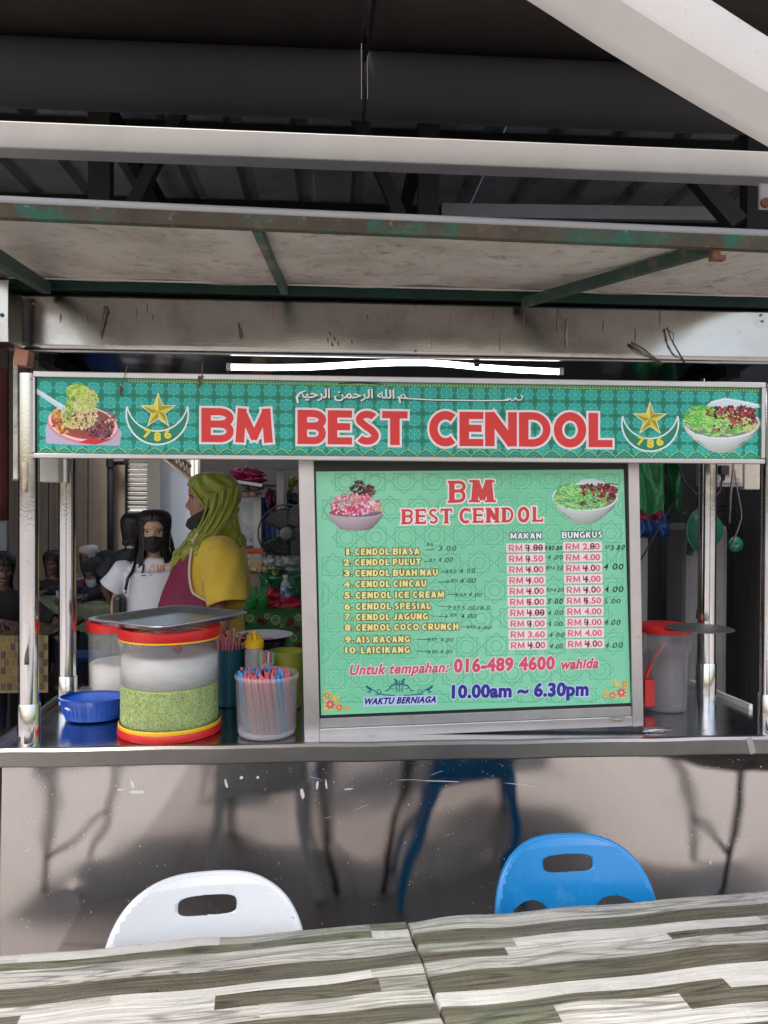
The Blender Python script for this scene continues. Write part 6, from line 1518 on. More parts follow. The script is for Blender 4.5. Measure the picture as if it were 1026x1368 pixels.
def loft(rs, n=40, wr=.0, seed=0):
    """rs: (cx, cy, z, rx, ryfront, ryback); returns point function(u angle 0..1, v 0..1)"""
    rg = random.Random(seed); ph = [rg.uniform(0, 6) for _ in range(6)]
    def f(u, v):
        t = v*(len(rs)-1); i = min(int(t), len(rs)-2); t -= i; t2 = t
        a, b = rs[i], rs[i+1]; q = [lerp(x, y, t2) for x, y in zip(a, b)]
        an = 2*PI*u; c, s_ = math.cos(an), math.sin(an)
        k = 1 + wr*(.6*math.sin(an*3 + ph[0] + v*7) + .5*math.sin(an*7 + ph[1] - v*13) + .35*math.sin(an*13 + ph[2] + v*23))
        return Vector((q[0] + q[3]*math.copysign(abs(s_)**.93, s_)*k, q[1] + (-q[4] if c > 0 else q[5])*abs(c)**1.0*k, q[2]))
    return f
def sleeve(mb, a, b, r0, r1, n=20, wr=.06, seed=0, drop=0):
    a, b = Vector(a), Vector(b); d = (b-a).normalized(); L_ = (b-a).length; sx = d.cross(Vector((0, 1, 0))).normalized() if abs(d.y) < .9 else d.cross(Vector((1, 0, 0))).normalized(); sy_ = d.cross(sx)
    rg = random.Random(seed); p = [rg.uniform(0, 6) for _ in range(4)]; rs = []
    for k in range(25):
        t = k/24; r = lerp(r0, r1, t)*(1 - .55*(max(0, .3-t)/.3)**2)
        rs.append([a.lerp(b, t) + (sx*math.cos(2*PI*i/n) + sy_*math.sin(2*PI*i/n))*r*(1 + wr*math.sin(2*PI*i/n*2 + p[0] + t*5) + wr*.6*math.sin(2*PI*i/n*5 + p[1] - t*9) + wr*.35*math.sin(2*PI*i/n*3 + p[2] + t*19)) for i in range(n)])
    mb.rings(rs, (True, False))
def rear(f): return lambda u, v: f((u + .5) % 1.0, v)
def person(lab, loc, rz): return thing('person', lab, 'person', loc, None, rz)

# ---- the vendor, in profile facing left
VY = 3.38
vx = at(281, 680, VY).x
zc_ = at(262, 698.5, VY).z; ztop = at(290, 632, VY).z
V = person('vendor in olive hijab, maroon apron and yellow shirt, black mask under the chin', (vx, VY, 0), R(-90 + 4))
# local frame: she faces -y; world -x is local -y
tone = (.31, .145, .095)
arms = ((( -.215, -.03, 1.07), (-.17, -.26, 1.03)), ((.225, .075, 1.08), (.16, -.16, 1.02)))
Jv, Bv = body_standing(tone, 1.68, .165, 1.15, arms, 1.15)
mb = MB(); skin_mesh(mb, Jv, Bv, tone)
hand(mb, Vector((-.17, -.26, 1.03)), (.1, -1, -.15), (0, 0, -1), 1, .35); hand(mb, Vector((.16, -.16, 1.02)), (-.1, -1, -.15), (0, 0, -1), -1, .35)
hs = (ztop - .008 - zc_) / .2165
HM = Matrix.Translation((0, 0, zc_)) @ Matrix.Rotation(R(2), 4, 'X') @ Matrix.Scale(hs, 4)
head(mb, HM, tone, lip=(.20, .075, .06), ears=False, nose=.95)
mb.build('body', skv, V, smooth=True, local=True)
olive = mat('olive_satin', (.215, .245, .012), .38, 0, .12, 6, bump=.25, bs=25, sheen=.3, spec=.5)
# hijab over the skull: face opening left uncovered
m_ = MB(); NU_, NV_ = 120, 60
def hj(u, v):
    a = 2*PI*u; z = lerp(-.02, .2165 + .012, v); f, b_, w_ = interp(HEAD, z*.2165/.2285 if z > .1 else z*(1 - .05*max(0, z)/.1))
    g = .013 + .003*math.sin(a*9 + z*60); c, s_ = math.cos(a), math.sin(a)
    bun = .035*math.exp(-((z - .115)/.075)**2) if c < 0 else 0
    top_ = max(0, (z - .2)/.03)
    fold = .0035*math.sin(z*75 + a*7) * (1 if abs(s_) > .3 else .3)
    x = (w_ + g + fold)*math.copysign(abs(s_)**.92, s_); y = -(f + g*.55)*c if c > 0 else -(b_ + g + bun + fold)*c
    if v > .999: x *= .1; y *= .1
    return Vector((x, y, z))
def keep_h(u, v):
    p = hj(u, v); z = p.z
    # opening edge: from the hairline in front down and back to the jaw
    lim = lerp(-.012, -.082, max(0, min(1, (z - .070)/.105))) if z > .03 else -.006
    return p.y > lim or z > .172
start = len(m_.v); m_.grid(lambda u, v: HM @ hj(u, v), NU_, NV_, keep_h)
hjb = m_.build('hijab', olive, V, smooth=True, local=True, solid=.003)
# edge band of the opening
ed = []
for k in range(15):
    z = lerp(.172, -.005, k/14); lim = lerp(-.012, -.082, max(0, min(1, (z - .070)/.105))) if z > .03 else -.006; ed.append((z, lim))
for s_ in (-1, 1):
    pts_ = []
    for z, lim in ed:
        f, b_, w_ = interp(HEAD, z); f2 = f + .008; w2 = w_ + .014
        c = min(.999, max(.05, -lim/f2)); x = w2*(math.sin(math.acos(c)))**.92; pts_.append(HM @ Vector((s_*x, lim, z)))
    MB().tube(pts_, .0042, 7).build('hem', olive, hjb, smooth=True, local=True)
# lower drape: neck, shoulders and chest
zb = zc_
dr = loft([(0, -.075, zb - .215, .085, .085, .03), (0, -.045, zb - .13, .165, .105, .155), (0, -.015, zb - .095, .165, .100, .160), (0, .0, zb - .055, .115, .090, .135), (0, .005, zb - .02, .078, .070, .112), (0, .005, zb + .03, .072, .030, .108), (0, .01, zb + .07, .066, .01, .105)], wr=.035, seed=3)
def dfold(u, v):
    p = dr(u, v); a = 2*PI*u; n = .006*math.sin(a*11 + v*10) + .004*math.sin(a*19 - v*17); return Vector((p.x*(1 + n*5), p.y + n*(1 if p.y > 0 else -1), p.z))
m_ = MB(); m_.grid(dfold, 110, 44); m_.build('scarf_drape', olive, V, smooth=True, local=True, solid=.003)
m_ = MB(); m_.sph(Vector((0.078, -.060, zc_ - .052)), .017, 8, (.9, 1.2, .9)); m_.sph(Vector((.082, -.076, zc_ - .072)), .013, 8, (.9, .8, 1.4)); m_.build('scarf_knot', olive, V, smooth=True, local=True)
def sweep(u, v):      # loose outer layer sweeping from the crown side forward to the chest, in slanting folds
    out = []
    t = v; y = lerp(lerp(-.012, .125, u), lerp(-.145, .02, u), t**1.8) ; z = zc_ + lerp(lerp(.088, .165, u**.6), lerp(-.135, -.075, u), t)
    bulge = .014*math.sin(PI*min(1, v*1.1)) + .0055*math.sin(u*27 + v*3) + .003*math.sin(u*49 - v*5)
    zz_ = max(z - zc_, .0); f_, b_, w_ = interp(HEAD, zz_); q = (y/(f_ + .02)) if y < 0 else y/(b_ + .05)
    x0_ = (w_ + .012)*max(.30, 1 - min(1, abs(q))**2.2)**.5; x1_ = lerp(.115, .135, u)
    return Vector((lerp(x0_, x1_, max(0, v - .35)/.65*.9) + bulge, y, z))
for s_ in (-1, 1): MB().grid(lambda u, v: Vector((s_*sweep(u, v).x, sweep(u, v).y, sweep(u, v).z)), 70, 40).build('scarf_layer', olive, V, smooth=True, local=True, solid=.003)
# sequins, pin and creases
m_ = MB(); rg = random.Random(6)
def on_h(s_, y, z, o=.003):
    f, b_, w_ = interp(HEAD, min(max(z, -.01), .216)); q = (y/(f + .008)) if y < 0 else (y/(b_ + .03)); x = (w_ + .014)*max(.05, 1 - q*q)**.46
    return HM @ Vector((s_*(x + o), y, z))
for s_ in (-1, 1):
    for k in range(34): m_.sph(on_h(s_, rg.gauss(-.028, .022), rg.uniform(.10, .19)), rg.uniform(.0011, .0019), 3)
    for k in range(11): m_.sph(on_h(s_, -.018 - k*.0022 + .02, .142 - k*.011), .0017, 3)
    for k in range(8): m_.sph(on_h(s_, .010 + rg.uniform(-.004, .01), .13 - k*.011), .0013, 3)
m_.build('sequins', mat('pale_sequin', (.75, .75, .45), .2, .3), V, smooth=True, local=True)['kind'] = 'stuff'
m_ = MB()
for s_ in (-1, 1):
    m_.tube([on_h(s_, -.012, .136), on_h(s_, .006, .138), on_h(s_, .026, .139)], .0011, 4)
    m_.tube([on_h(s_, -.012, .136, .002), on_h(s_, -.022, .115, .002), on_h(s_, -.030, .09, .002), on_h(s_, -.034, .075, .002)], .0012, 4)
m_.build('mask_cord', black_plastic, V, local=True)
# mask round the chin and jaw
def mk(u, v):
    a = lerp(-R(112), R(112), u); s_, c = math.sin(a), math.cos(a)
    zt_ = lerp(.006, .066, min(1, abs(a)/R(85))**1.4); zb_ = lerp(-.018, -.034, min(1, abs(a)/R(60))) if abs(a) < R(60) else lerp(-.034, .02, (abs(a) - R(60))/R(52))
    z = lerp(zb_, zt_, v); f, b_, w_ = interp(HEAD, max(z, .004)); g = .013 + .007*math.sin(PI*v)*abs(c) + .005*math.sin(PI*v) + .010*min(1, abs(a)/R(60))
    return HM @ Vector(((w_ + g)*math.copysign(abs(s_)**.92, s_), -(f + g)*c if c > 0 else -(b_*.3)*c, z))
MB().grid(mk, 48, 12).build('face_mask', mat('black_cloth', (.012, .012, .014), .8, bump=.3, bs=90), V, smooth=True, local=True, solid=.003)
# yellow shirt: torso and sleeves; local y = -front
yel = mat('yellow_cotton', (.60, .40, .035), .8, 0, .07, 7, bump=.35, bs=22, sheen=.2)
zS = zc_ - .085
front = lambda px, py: (at(px, py, VY).x - vx)      # world x relative to head axis (negative = her front)
tors = loft([(0, -.010, .93, .20, .205, .165), (0, -.012, 1.03, .205, .210, .160), (0, -.012, 1.13, .20, .205, .150), (0, -.008, 1.23, .185, .175, .155), (0, -.004, 1.32, .185, .140, .165), (0, .0, zS - .03, .185, .105, .150), (0, .004, zS + .015, .14, .085, .11), (0, .004, zS + .04, .075, .06, .07)], wr=.018, seed=7)
m_ = MB(); m_.grid(rear(tors), 80, 48); 
for s_ in (-1, 1): sleeve(m_, (s_*.140, .045, zS + .010), (s_*.225, .088, 1.190), .084, .078, 40, .055, 3)
for s_ in (-1, 1): m_.sph(Vector((s_*.135, .045, zS - .040)), .080, 12, (1.0, 1.1, .95))
m_.build('yellow_shirt', yel, V, smooth=True, local=True, solid=.003)
# apron bib and skirt of the apron with pale piping
mar = mat('maroon_cloth', (.155, .008, .040), .75, 0, .08, 6, bump=.2, bs=25); pip = mat('cream_piping', (.62, .50, .40), .7)
def wid(v):   # half angle of the apron by height (fraction of the torso loft)
    z = lerp(.93, zS + .04, v); 
    if z > 1.38: return R(lerp(52, 36, (z - 1.38)/.06))
    if z > 1.16: return R(lerp(78, 52, max(0, (z - 1.16)/.22)**.7))
    return R(lerp(128, 78, max(0, (z - 1.10)/.06)))
def apr(u, v):
    vv = v*.86; a = wid(vv)*(2*u - 1); p = tors((a/(2*PI)) % 1.0, vv); n = Vector((math.sin(a), -math.cos(a), 0)); return p + n*.012
m_ = MB(); m_.grid(apr, 60, 44); ap = m_.build('apron', mar, V, smooth=True, local=True, solid=.002)
for u in (0, 1): MB().tube([apr(u, k/44) + Vector((0, 0, 0)) for k in range(45)], .0055, 7).build('piping', pip, ap, smooth=True, local=True)
MB().tube([apr(k/30, 1.0) for k in range(31)], .0055, 7).build('piping', pip, ap, smooth=True, local=True)
for s_ in (0, 1):
    p0 = apr(s_, 1.0); MB().tube([p0, p0.lerp(Vector(((-.05, .05)[s_], .03, zS + .07)), .5) + Vector((0, -.02, .012)), Vector(((-.05, .05)[s_], .045, zS + .075))], .006, 7).build('neck_strap', pip, ap, smooth=True, local=True)
m_ = MB(); q = apr(.22, .34) ; m_.sph(q + Vector((-.02, -.008, 0)), .04, 8, (.5, .35, .8)); m_.build('red_pocket_cloth', red_pl, ap, smooth=True, local=True)
sk_ = loft([(0, 0, .10, .24, .20, .22), (0, 0, .5, .22, .19, .20), (0, -.005, .94, .20, .20, .165)], wr=.03, seed=8)
MB().grid(sk_, 50, 20).build('skirt', mat('dark_skirt', (.02, .02, .025), .8), V, smooth=True, local=True, solid=.003)

# ---- girl in a white T-shirt
GY = 4.3
gx = at(206, 700, GY).x
G = person('girl with long dark hair, black mask and white printed T-shirt standing behind the vendor', (gx, GY, 0), R(4))
gt_ = (.42, .25, .17)
zg = at(206, 736, GY).z; zgt = at(206, 682, GY).z
arms = (((-.205, .0, 1.02), (-.13, -.16, .90)), ((.205, .0, 1.02), (.13, -.16, .90)))
Jg, Bg = body_standing(gt_, 1.56, .150, .9, arms, .85)
mb = MB(); skin_mesh(mb, Jg, Bg, gt_); hand(mb, Vector((-.13, -.16, .90)), (.6, -.6, -.2), (0, 0, -1), 1, .5); hand(mb, Vector((.13, -.16, .90)), (-.6, -.6, -.2), (0, 0, -1), -1, .5)
hs = (zgt - .01 - zg)/.2165; HG = Matrix.Translation((0, -.01, zg)) @ Matrix.Rotation(R(5), 4, 'Z') @ Matrix.Scale(hs, 4)
head(mb, HG, gt_); mb.build('body', skv, G, smooth=True, local=True)
hair_m = mat('dark_hair', (.008, .005, .004), .5, 0, .3, 3, stretch=(60, 60, 2), bump=.5, bs=3, spec=.5)
def hair_shell(M, zlo, wlo, openf, seed, parent, hm=None, back=.14, thick=.016, front_z=.150):
    def f(u, v):
        z = lerp(zlo + .014*math.sin(u*61 + seed) + .009*math.sin(u*143), .2165 + thick, v); zz_ = max(z, .02)*.2165/(.2165 + thick); fr, b_, w_ = interp(HEAD, zz_)
        of_ = openf*max(.22, min(1, .30 + (.178 - z)/.06)); a = lerp(of_, 2*PI - of_, u); s_, c = math.sin(a), math.cos(a); k = max(0, min(1, (.06 - z)/(.06 - zlo))); w2 = lerp(w_ + thick, wlo, k**1.1); b2 = lerp(b_ + thick, back, k); f2 = lerp(fr*.98, .045, k)
        n = (.0025*math.sin(u*90 + seed) + .002*math.sin(u*170))*(1 + 1.5*k)
        sc_ = 1 if v < .999 else .1
        return M @ Vector(((w2 + n)*math.copysign(abs(s_)**.85, s_)*sc_, (-(f2 + n) if c > 0 else (b2 + n))*abs(c)*sc_, z))
    mb = MB(); mb.grid(f, 90, 40)
    def top(u, v):
        a = 2*PI*u; z = lerp(front_z, .2165 + thick, v); fr, b_, w_ = interp(HEAD, z*.2165/(.2165 + thick)); s_, c = math.sin(a), math.cos(a); sc_ = 1 if v < .999 else .1
        zz2 = z + (.016*(abs(s_)**1 - 1)*0)
        return M @ Vector(((w_ + thick)*math.copysign(abs(s_)**.92, s_)*sc_, (-(fr + thick*.6) if c > 0 else (b_ + thick))*abs(c)*sc_, z))
    mb.grid(top, 60, 14)
    return mb.build('hair', hm or hair_m, parent, smooth=True, local=True, solid=.004)
hair_shell(HG, -.155, .118, R(33), 2, G, front_z=.172)
m_ = MB(); rg = random.Random(15)
for k in range(46):
    s_ = rg.choice((-1, 1)); x0 = s_*rg.uniform(.084, .096); y0 = rg.uniform(-.05, .06); zt0 = rg.uniform(.02, .12); zb0 = rg.uniform(-.19, -.13); x1 = s_*rg.uniform(.085, .132)
    m_.tube([HG @ Vector((lerp(x0, x1, t) + s_*.008*math.sin(PI*t), y0 + .02*t*rg.uniform(-1, 1), lerp(zt0, zb0, t))) for t in (0, .25, .5, .75, 1)], [.0015, .0022, .002, .0016, .0006], 4)
m_.build('loose_strands', hair_m, G, local=True)['kind'] = 'stuff'
mk_m = MATS['black_cloth']
def mask_on(M, parent, m, zt_=.088, zb_=-.006):
    def f(u, v):
        a = lerp(-R(84), R(84), u); s_, c = math.sin(a), math.cos(a); t = abs(a)/R(84); z = lerp(lerp(zb_, .03, t**1.5), lerp(zt_, .062, t**1.3), v); fr, b_, w_ = interp(HEAD, max(z, .004)); g = .005 + .012*math.sin(PI*min(1, v*1.05))*c + (.018*math.exp(-(a/.25)**2)*max(0, (z - .04)/.05) if z > .04 else 0)
        return M @ Vector(((w_ + .005)*math.copysign(abs(s_)**.92, s_), -(fr + g)*c, z))
    MB().grid(f, 36, 12).build('face_mask', m, parent, smooth=True, local=True, solid=.002)
mask_on(HG, G, mk_m)
zs_g = zg - .048
gtor = loft([(0, 0, .86, .170, .115, .12), (0, 0, .98, .160, .115, .115), (0, 0, 1.12, .165, .125, .115), (0, 0, 1.22, .170, .120, .11), (0, .005, zs_g - .055, .180, .085, .09), (0, .008, zs_g - .022, .145, .070, .078), (0, .008, zs_g + .002, .088, .058, .066), (0, .008, zs_g + .012, .060, .050, .055)], wr=.02, seed=12)
wsh = mat('white_cotton', (.58, .58, .64), .85, 0, .05, 6, bump=.3, bs=25)
m_ = MB(); m_.grid(rear(gtor), 60, 36)
for s_ in (-1, 1): sleeve(m_, (s_*.125, .01, zs_g - .022), (s_*.222, .005, 1.13), .066, .076, 22, .05, 4)
m_.build('white_shirt', wsh, G, smooth=True, local=True, solid=.003)
# print on the chest: LOVE in black and peach
m_ = MB()
def chest(x, z):
    v = .5
    rs_z = [.86, .98, 1.12, 1.22, zs_g - .055, zs_g - .022, zs_g + .002, zs_g + .012]
    for i in range(7):
        if rs_z[i] <= z <= rs_z[i+1]: v = (i + (z - rs_z[i])/(rs_z[i+1] - rs_z[i]))/7
    u = math.asin(max(-1, min(1, (x/.17))))/(2*PI); p = gtor(u % 1, v); return Vector((x, p.y - .0045, z))
for ch, x, c in (('L', -.050, (.02, .02, .03)), ('O', -.012, (.62, .36, .26)), ('V', .022, (.62, .36, .26)), ('E', .055, (.62, .36, .26))):
    vs, fs = text_poly(ch, .05); x0 = min(v[0] for v in vs); x1 = max(v[0] for v in vs); m_.col = c
    for f in fs: m_.add([chest(x + (vs[k][0]-x0)/(x1-x0)*.027 , 1.215 + vs[k][1]*.075) for k in f], [tuple(range(len(f)))])
m_.build('chest_print', mat('shirt_print', rough=.7, vcol=True, var=.1), G, local=True)
bk = mat('black_leather', (.012, .012, .013), .4)
MB().tube([(-.085, .06, zs_g + .005), (-.090, -.02, zs_g + .004), (-.100, -.098, zs_g - .06), (-.115, -.135, 1.20), (-.13, -.135, 1.12)], .0085, 8).build('bag_strap', bk, G, smooth=True, local=True)
MB().lathe([(.006, -.002), (.012, 0), (.006, .002)], (-.128, -.146, 1.13), 14, M=MX).build('strap_buckle', steel_edge, G, local=True)
m_ = MB(); m_.box((-.165, -.07, .98), (.055, .15, .26)); m_.build('shoulder_bag', bk, G, local=True, bevel=.02)
MB().grid(loft([(0, 0, .08, .09, .08, .08), (0, 0, .5, .15, .11, .11), (0, 0, .88, .168, .118, .125)], wr=.02, seed=2), 40, 14).build('trousers', mat('dark_denim', (.02, .025, .05), .8), G, smooth=True, local=True, solid=.003)

# ---- man seen from behind
MY_ = 5.4; mx = at(183, 720, MY_).x; zm = at(183, 733, MY_).z; zmt = at(183, 686, MY_).z
Mn = person('person with short black hair and dark vest seen from behind, by the louvre window', (mx, MY_, 0), R(172))
mt_ = (.16, .08, .055)
Jm, Bm = body_standing(mt_, 1.49, .17, 1.0, (((-.23, .0, 1.03), (-.2, -.12, .84)), ((.23, .0, 1.03), (.2, -.12, .84))), .95)
mb = MB(); skin_mesh(mb, Jm, Bm, mt_); hand(mb, Vector((-.2, -.12, .84)), (0, -.4, -1), (1, 0, 0), 1, .4); hand(mb, Vector((.2, -.12, .84)), (0, -.4, -1), (-1, 0, 0), -1, .4)
hs = (zmt - .01 - zm)/.2165; HMm = Matrix.Translation((0, 0, zm)) @ Matrix.Scale(hs, 4); head(mb, HMm, mt_); mb.build('body', skv, Mn, smooth=True, local=True)
hair_shell(HMm, .04, .082, R(62), 4, Mn, back=.105, front_z=.160, thick=.018)
zs_m = zm + .004
mto = loft([(0, 0, .80, .18, .12, .12), (0, 0, 1.0, .175, .12, .12), (0, 0, 1.2, .19, .125, .12), (0, 0, zs_m - .07, .20, .09, .095), (0, 0, zs_m - .03, .155, .075, .085), (0, 0, zs_m, .08, .065, .07)], wr=.02, seed=22)
MB().grid(rear(mto), 40, 26).build('dark_vest', mat('navy_vest', (.012, .014, .022), .7), Mn, smooth=True, local=True, solid=.004)
m_ = MB(); 
for s_ in (-1, 1): m_ = MB(); sleeve(m_, (s_*.14, 0, zs_m - .045), (s_*.235, 0, 1.10), .068, .06, 18, .04, 6); m_.build('sleeve', MATS['navy_vest'], Mn, smooth=True, local=True)
MB().grid(loft([(0, 0, zs_m - .02, .075, .065, .068), (0, 0, zs_m + .018, .062, .055, .058)], wr=.01), 30, 4).build('collar', wsh, Mn, smooth=True, local=True, solid=.004)
MB().grid(loft([(0, 0, .08, .10, .08, .08), (0, 0, .5, .15, .11, .11), (0, 0, .84, .178, .118, .118)], wr=.02, seed=2), 40, 14).build('trousers', MATS['dark_denim'], Mn, smooth=True, local=True, solid=.003)

# ---- seated customers
def seated(lab, px, Y, pytop, rz, tone, cover, cover_m, shirt_m, maskm=None, arms=None, tilt=0, seed=1, opening=.052):
    x = at(px, 760, Y).x; ztop_ = at(px, pytop, Y).z; t = person(lab, (x, Y, 0), R(rz)); zchin = ztop_ - .232
    arms = arms or (((-.23, -.10, .82), (-.09, -.30, .80)), ((.23, -.10, .82), (.09, -.30, .80)))
    J, B = body_seated(tone, arms, .10, .165, zchin - .06)
    mb = MB(); skin_mesh(mb, J, B, tone)
    hand(mb, Vector(arms[0][1]), (.3, -.9, -.1), (0, .1, -1), 1, .45); hand(mb, Vector(arms[1][1]), (-.3, -.9, -.1), (0, .1, -1), -1, .45)
    H = Matrix.Translation((0, .03, zchin)) @ Matrix.Rotation(R(tilt), 4, 'X'); head(mb, H, tone); mb.build('body', skv, t, smooth=True, local=True)
    if cover == 'hijab':
        def f(u, v):
            a = 2*PI*u; z = lerp(-.03, .2285, v); fr, b_, w_ = interp(HEAD, max(z, 0)*.2165/.2285); s_, c = math.sin(a), math.cos(a); sc_ = 1 if v < .999 else .1
            return Vector(((w_ + .014 + .003*math.sin(a*7 + z*50))*math.copysign(abs(s_)**.92, s_)*sc_, (-(fr + .008) if c > 0 else b_ + .02)*abs(c)*sc_, z))
        def kp(u, v):
            p = f(u, v); return not (p.y < -.02 and p.z < .165 and p.z > -.005 and abs(p.x) < opening*(1 - ((p.z - .08)/.10)**4*.5))
        mb = MB(); mb.grid(lambda u, v: H @ f(u, v), 72, 40, kp)
        mb.grid(loft([(0, .01, zchin - .21, .17, .13, .11), (0, .02, zchin - .10, .185, .12, .12), (0, .02, zchin - .05, .12, .08, .10), (0, .03, zchin, .078, .075, .09), (0, .03, zchin + .035, .072, .02, .09)], wr=.04, seed=seed), 50, 20)
        mb.build('hijab', cover_m, t, smooth=True, local=True, solid=.003)
    else: hair_shell(H, -.10, .09, R(48), seed, t, front_z=.158)
    if maskm: mask_on(H, t, maskm)
    mb = MB(); mb.grid(rear(loft([(0, .11, .48, .18, .14, .13), (0, .09, .64, .165, .13, .12), (0, .06, .80, .18, .14, .12), (0, .02, zchin - .11, .185, .10, .10), (0, .015, zchin - .075, .15, .08, .085), (0, .01, zchin - .035, .075, .06, .065)], wr=.03, seed=seed)), 40, 22)
    for i, s_ in enumerate((-1, 1)):
        sh_ = Vector((s_*.13, .01, zchin - .085)); el = Vector(arms[i][0]); wr_ = Vector(arms[i][1]); sleeve(mb, sh_, el, .062, .052, 18, .05, 3); sleeve(mb, el + (el-wr_)*.08, el.lerp(wr_, .85), .05, .038, 18, .05, 4)
    mb.build('top', shirt_m, t, smooth=True, local=True, solid=.003)
    mb = MB()
    for s_ in (-1, 1): sleeve(mb, (s_*.09, .14, .50), (s_*.10, -.32, .51), .095, .075, 18, .03, 2); sleeve(mb, (s_*.10, -.30, .52), (s_*.10, -.30, .09), .075, .06, 18, .03, 2)
    mb.build('trousers', MATS['dark_denim'], t, smooth=True, local=True)
    return t
def stool(x, Y, m, lab):
    t = thing('plastic_stool', lab, 'stool', (x, Y, 0), 'stools of the seated customers')
    MB().box((x, Y, .40), (.32, .30, .03)).build('seat', m, t, bevel=.01)
    for dx in (-.12, .12):
        for dy in (-.11, .11): MB().box((x + dx, Y + dy, .193), (.035, .035, .385)).build('leg', m, t)
char_m = mat('charcoal_jersey', (.030, .030, .038), .85, 0, .1, 8); blk = mat('black_garment', (.014, .013, .015), .85)
wm = mat('white_mask', (.55, .58, .58), .7)
flor = mat('white_floral_scarf', (.42, .42, .44), .8, 0, .1, 8, dirt=[((.08, .08, .09), 26, .55, .6), ((.6, .6, .6), 9, .5, .7)])
mard = mat('dark_rose_garment', (.10, .018, .022), .8, 0, .15, 8)
sd = [
 seated('person in charcoal hijab and white mask looking down at a phone at the hall table', 126, 6.98, 744, -14, (.22, .11, .075), 'hijab', char_m, char_m, wm, (((-.22, -.10, .84), (-.13, -.27, .80)), ((.20, -.10, .84), (.05, -.27, .80))), 24, 1),
 seated('person in a white patterned scarf raising a hand to the face behind the charcoal hijab', 117, 7.75, 728, -20, (.20, .10, .07), 'hijab', flor, flor, None, (((-.24, -.12, .86), (-.10, -.16, 1.04)), ((.22, -.10, .84), (.08, -.28, .80))), 6, 2),
 seated('person in a black scarf and dark rose top right of the charcoal hijab', 141, 7.45, 735, -8, (.13, .065, .05), 'hijab', blk, mard, None, None, 12, 3),
 seated('person with dark hair and black top seen between the two left posts', 71, 7.4, 735, -14, (.14, .07, .05), 'hair', None, mat('black_dotted_top', (.02, .02, .024), .8, 0, .1, 8, dirt=[((.3, .3, .33), 30, .64, .68)]), None, None, 8, 4),
 seated('dark clothed person leaning on the block print table at the far left edge', 2, 5.62, 737, 35, (.10, .052, .04), 'hair', None, blk, None, (((-.24, -.10, .82), (-.05, -.34, .80)), ((.24, -.16, .80), (.26, -.42, .79))), 10, 5)]
for s_, nm_ in zip(sd, ('under the person on the phone', 'under the person in the patterned scarf', 'under the person in the black scarf', 'under the dark haired person between the posts', 'under the person at the far left edge')):
    stool(s_.location.x, s_.location.y + .12, MATS['dark_iron'], 'dark plastic stool ' + nm_)
# dark rose bag beside the person in black
heap('rose_bag', 150, 752, 168, 775, 7.0, mat('dark_rose_bag', (.13, .03, .035), .6, 0, .2, 20), 'dark rose bag at the right end of the hall table', 'bag', 31, 5)
heap('bag_of_ice', 138, 778, 150, 800, 6.72, mat('speckled_film', (.06, .065, .08), .2, 0, .3, 20, dirt=[((.6, .6, .65), 24, .62, .66)]), 'dark speckled plastic bag on the hall table beside the phone', 'bag', 32, 5)
q = at(118, 800, 6.66)
tag(MB().box((q.x - .02, 6.68, .785), (.075, .14, .009)).build('phone', black_plastic, bevel=.003), 'black phone held by the person in the charcoal hijab', 'phone')
# ---------------------------------------------------------------- tables with plank-print cloths
TA = R(5.6)
plank = mat('plank_print_vinyl', rough=0.30, rvar=.08, vcol=True, var=0.10, vs=9, bump=.08, bs=200, spec=.45, dirt=[((.10,.09,.07), 55, .69, .76)])
def grain_fix(m):
    n = m.node_tree.nodes; L = m.node_tree.links; b = n['Principled BSDF']
    uv = n.new('ShaderNodeAttribute'); uv.attribute_name = 'plk'       # x along plank, y across, z seed
    src = b.inputs['Base Color'].links[0].from_socket
    def nz(scale, det, ro, dist=0.0):
        mp = n.new('ShaderNodeMapping'); L.new(uv.outputs['Vector'], mp.inputs[0]); mp.inputs['Scale'].default_value = scale
        t = n.new('ShaderNodeTexNoise'); t.inputs['Scale'].default_value = 1.0; t.inputs['Detail'].default_value = det; t.inputs['Roughness'].default_value = ro; t.inputs['Distortion'].default_value = dist
        L.new(mp.outputs[0], t.inputs[0]); return t.outputs[0]
    def mr(s, a, c, lo, hi):
        x = n.new('ShaderNodeMapRange'); L.new(s, x.inputs[0]); x.inputs[1].default_value = a; x.inputs[2].default_value = c; x.inputs[3].default_value = lo; x.inputs[4].default_value = hi; return x.outputs[0]
    g1 = nz((6, 230, 1), 5, .7, .6)          # fine streaks
    g2 = nz((1.1, 15, 1), 2, .5, .3)          # broad figure
    mt = n.new('ShaderNodeMath'); mt.operation = 'MULTIPLY'; L.new(g2, mt.inputs[0]); mt.inputs[1].default_value = 85.0
    sn = n.new('ShaderNodeMath'); sn.operation = 'SINE'; L.new(mt.outputs[0], sn.inputs[0])
    a_ = mr(g1, .36, .64, .45, 1.22); b_ = mr(sn.outputs[0], -1.0, -.45, .55, 1.0)
    mm = n.new('ShaderNodeMath'); mm.operation = 'MULTIPLY'; L.new(a_, mm.inputs[0]); L.new(b_, mm.inputs[1])
    at_ = n.new('ShaderNodeAttribute'); at_.attribute_name = 'grn'
    mx = n.new('ShaderNodeMix'); mx.data_type = 'FLOAT'; L.new(at_.outputs['Fac'], mx.inputs[0]); mx.inputs[2].default_value = 1.0; L.new(mm.outputs[0], mx.inputs[3])
    cc = n.new('ShaderNodeCombineColor'); [L.new(mx.outputs[0], cc.inputs[i]) for i in range(3)]
    m2 = n.new('ShaderNodeMix'); m2.data_type = 'RGBA'; m2.blend_type = 'MULTIPLY'; m2.inputs[0].default_value = 1.0
    L.new(src, m2.inputs[6]); L.new(cc.outputs[0], m2.inputs[7]); L.new(m2.outputs[2], b.inputs['Base Color'])
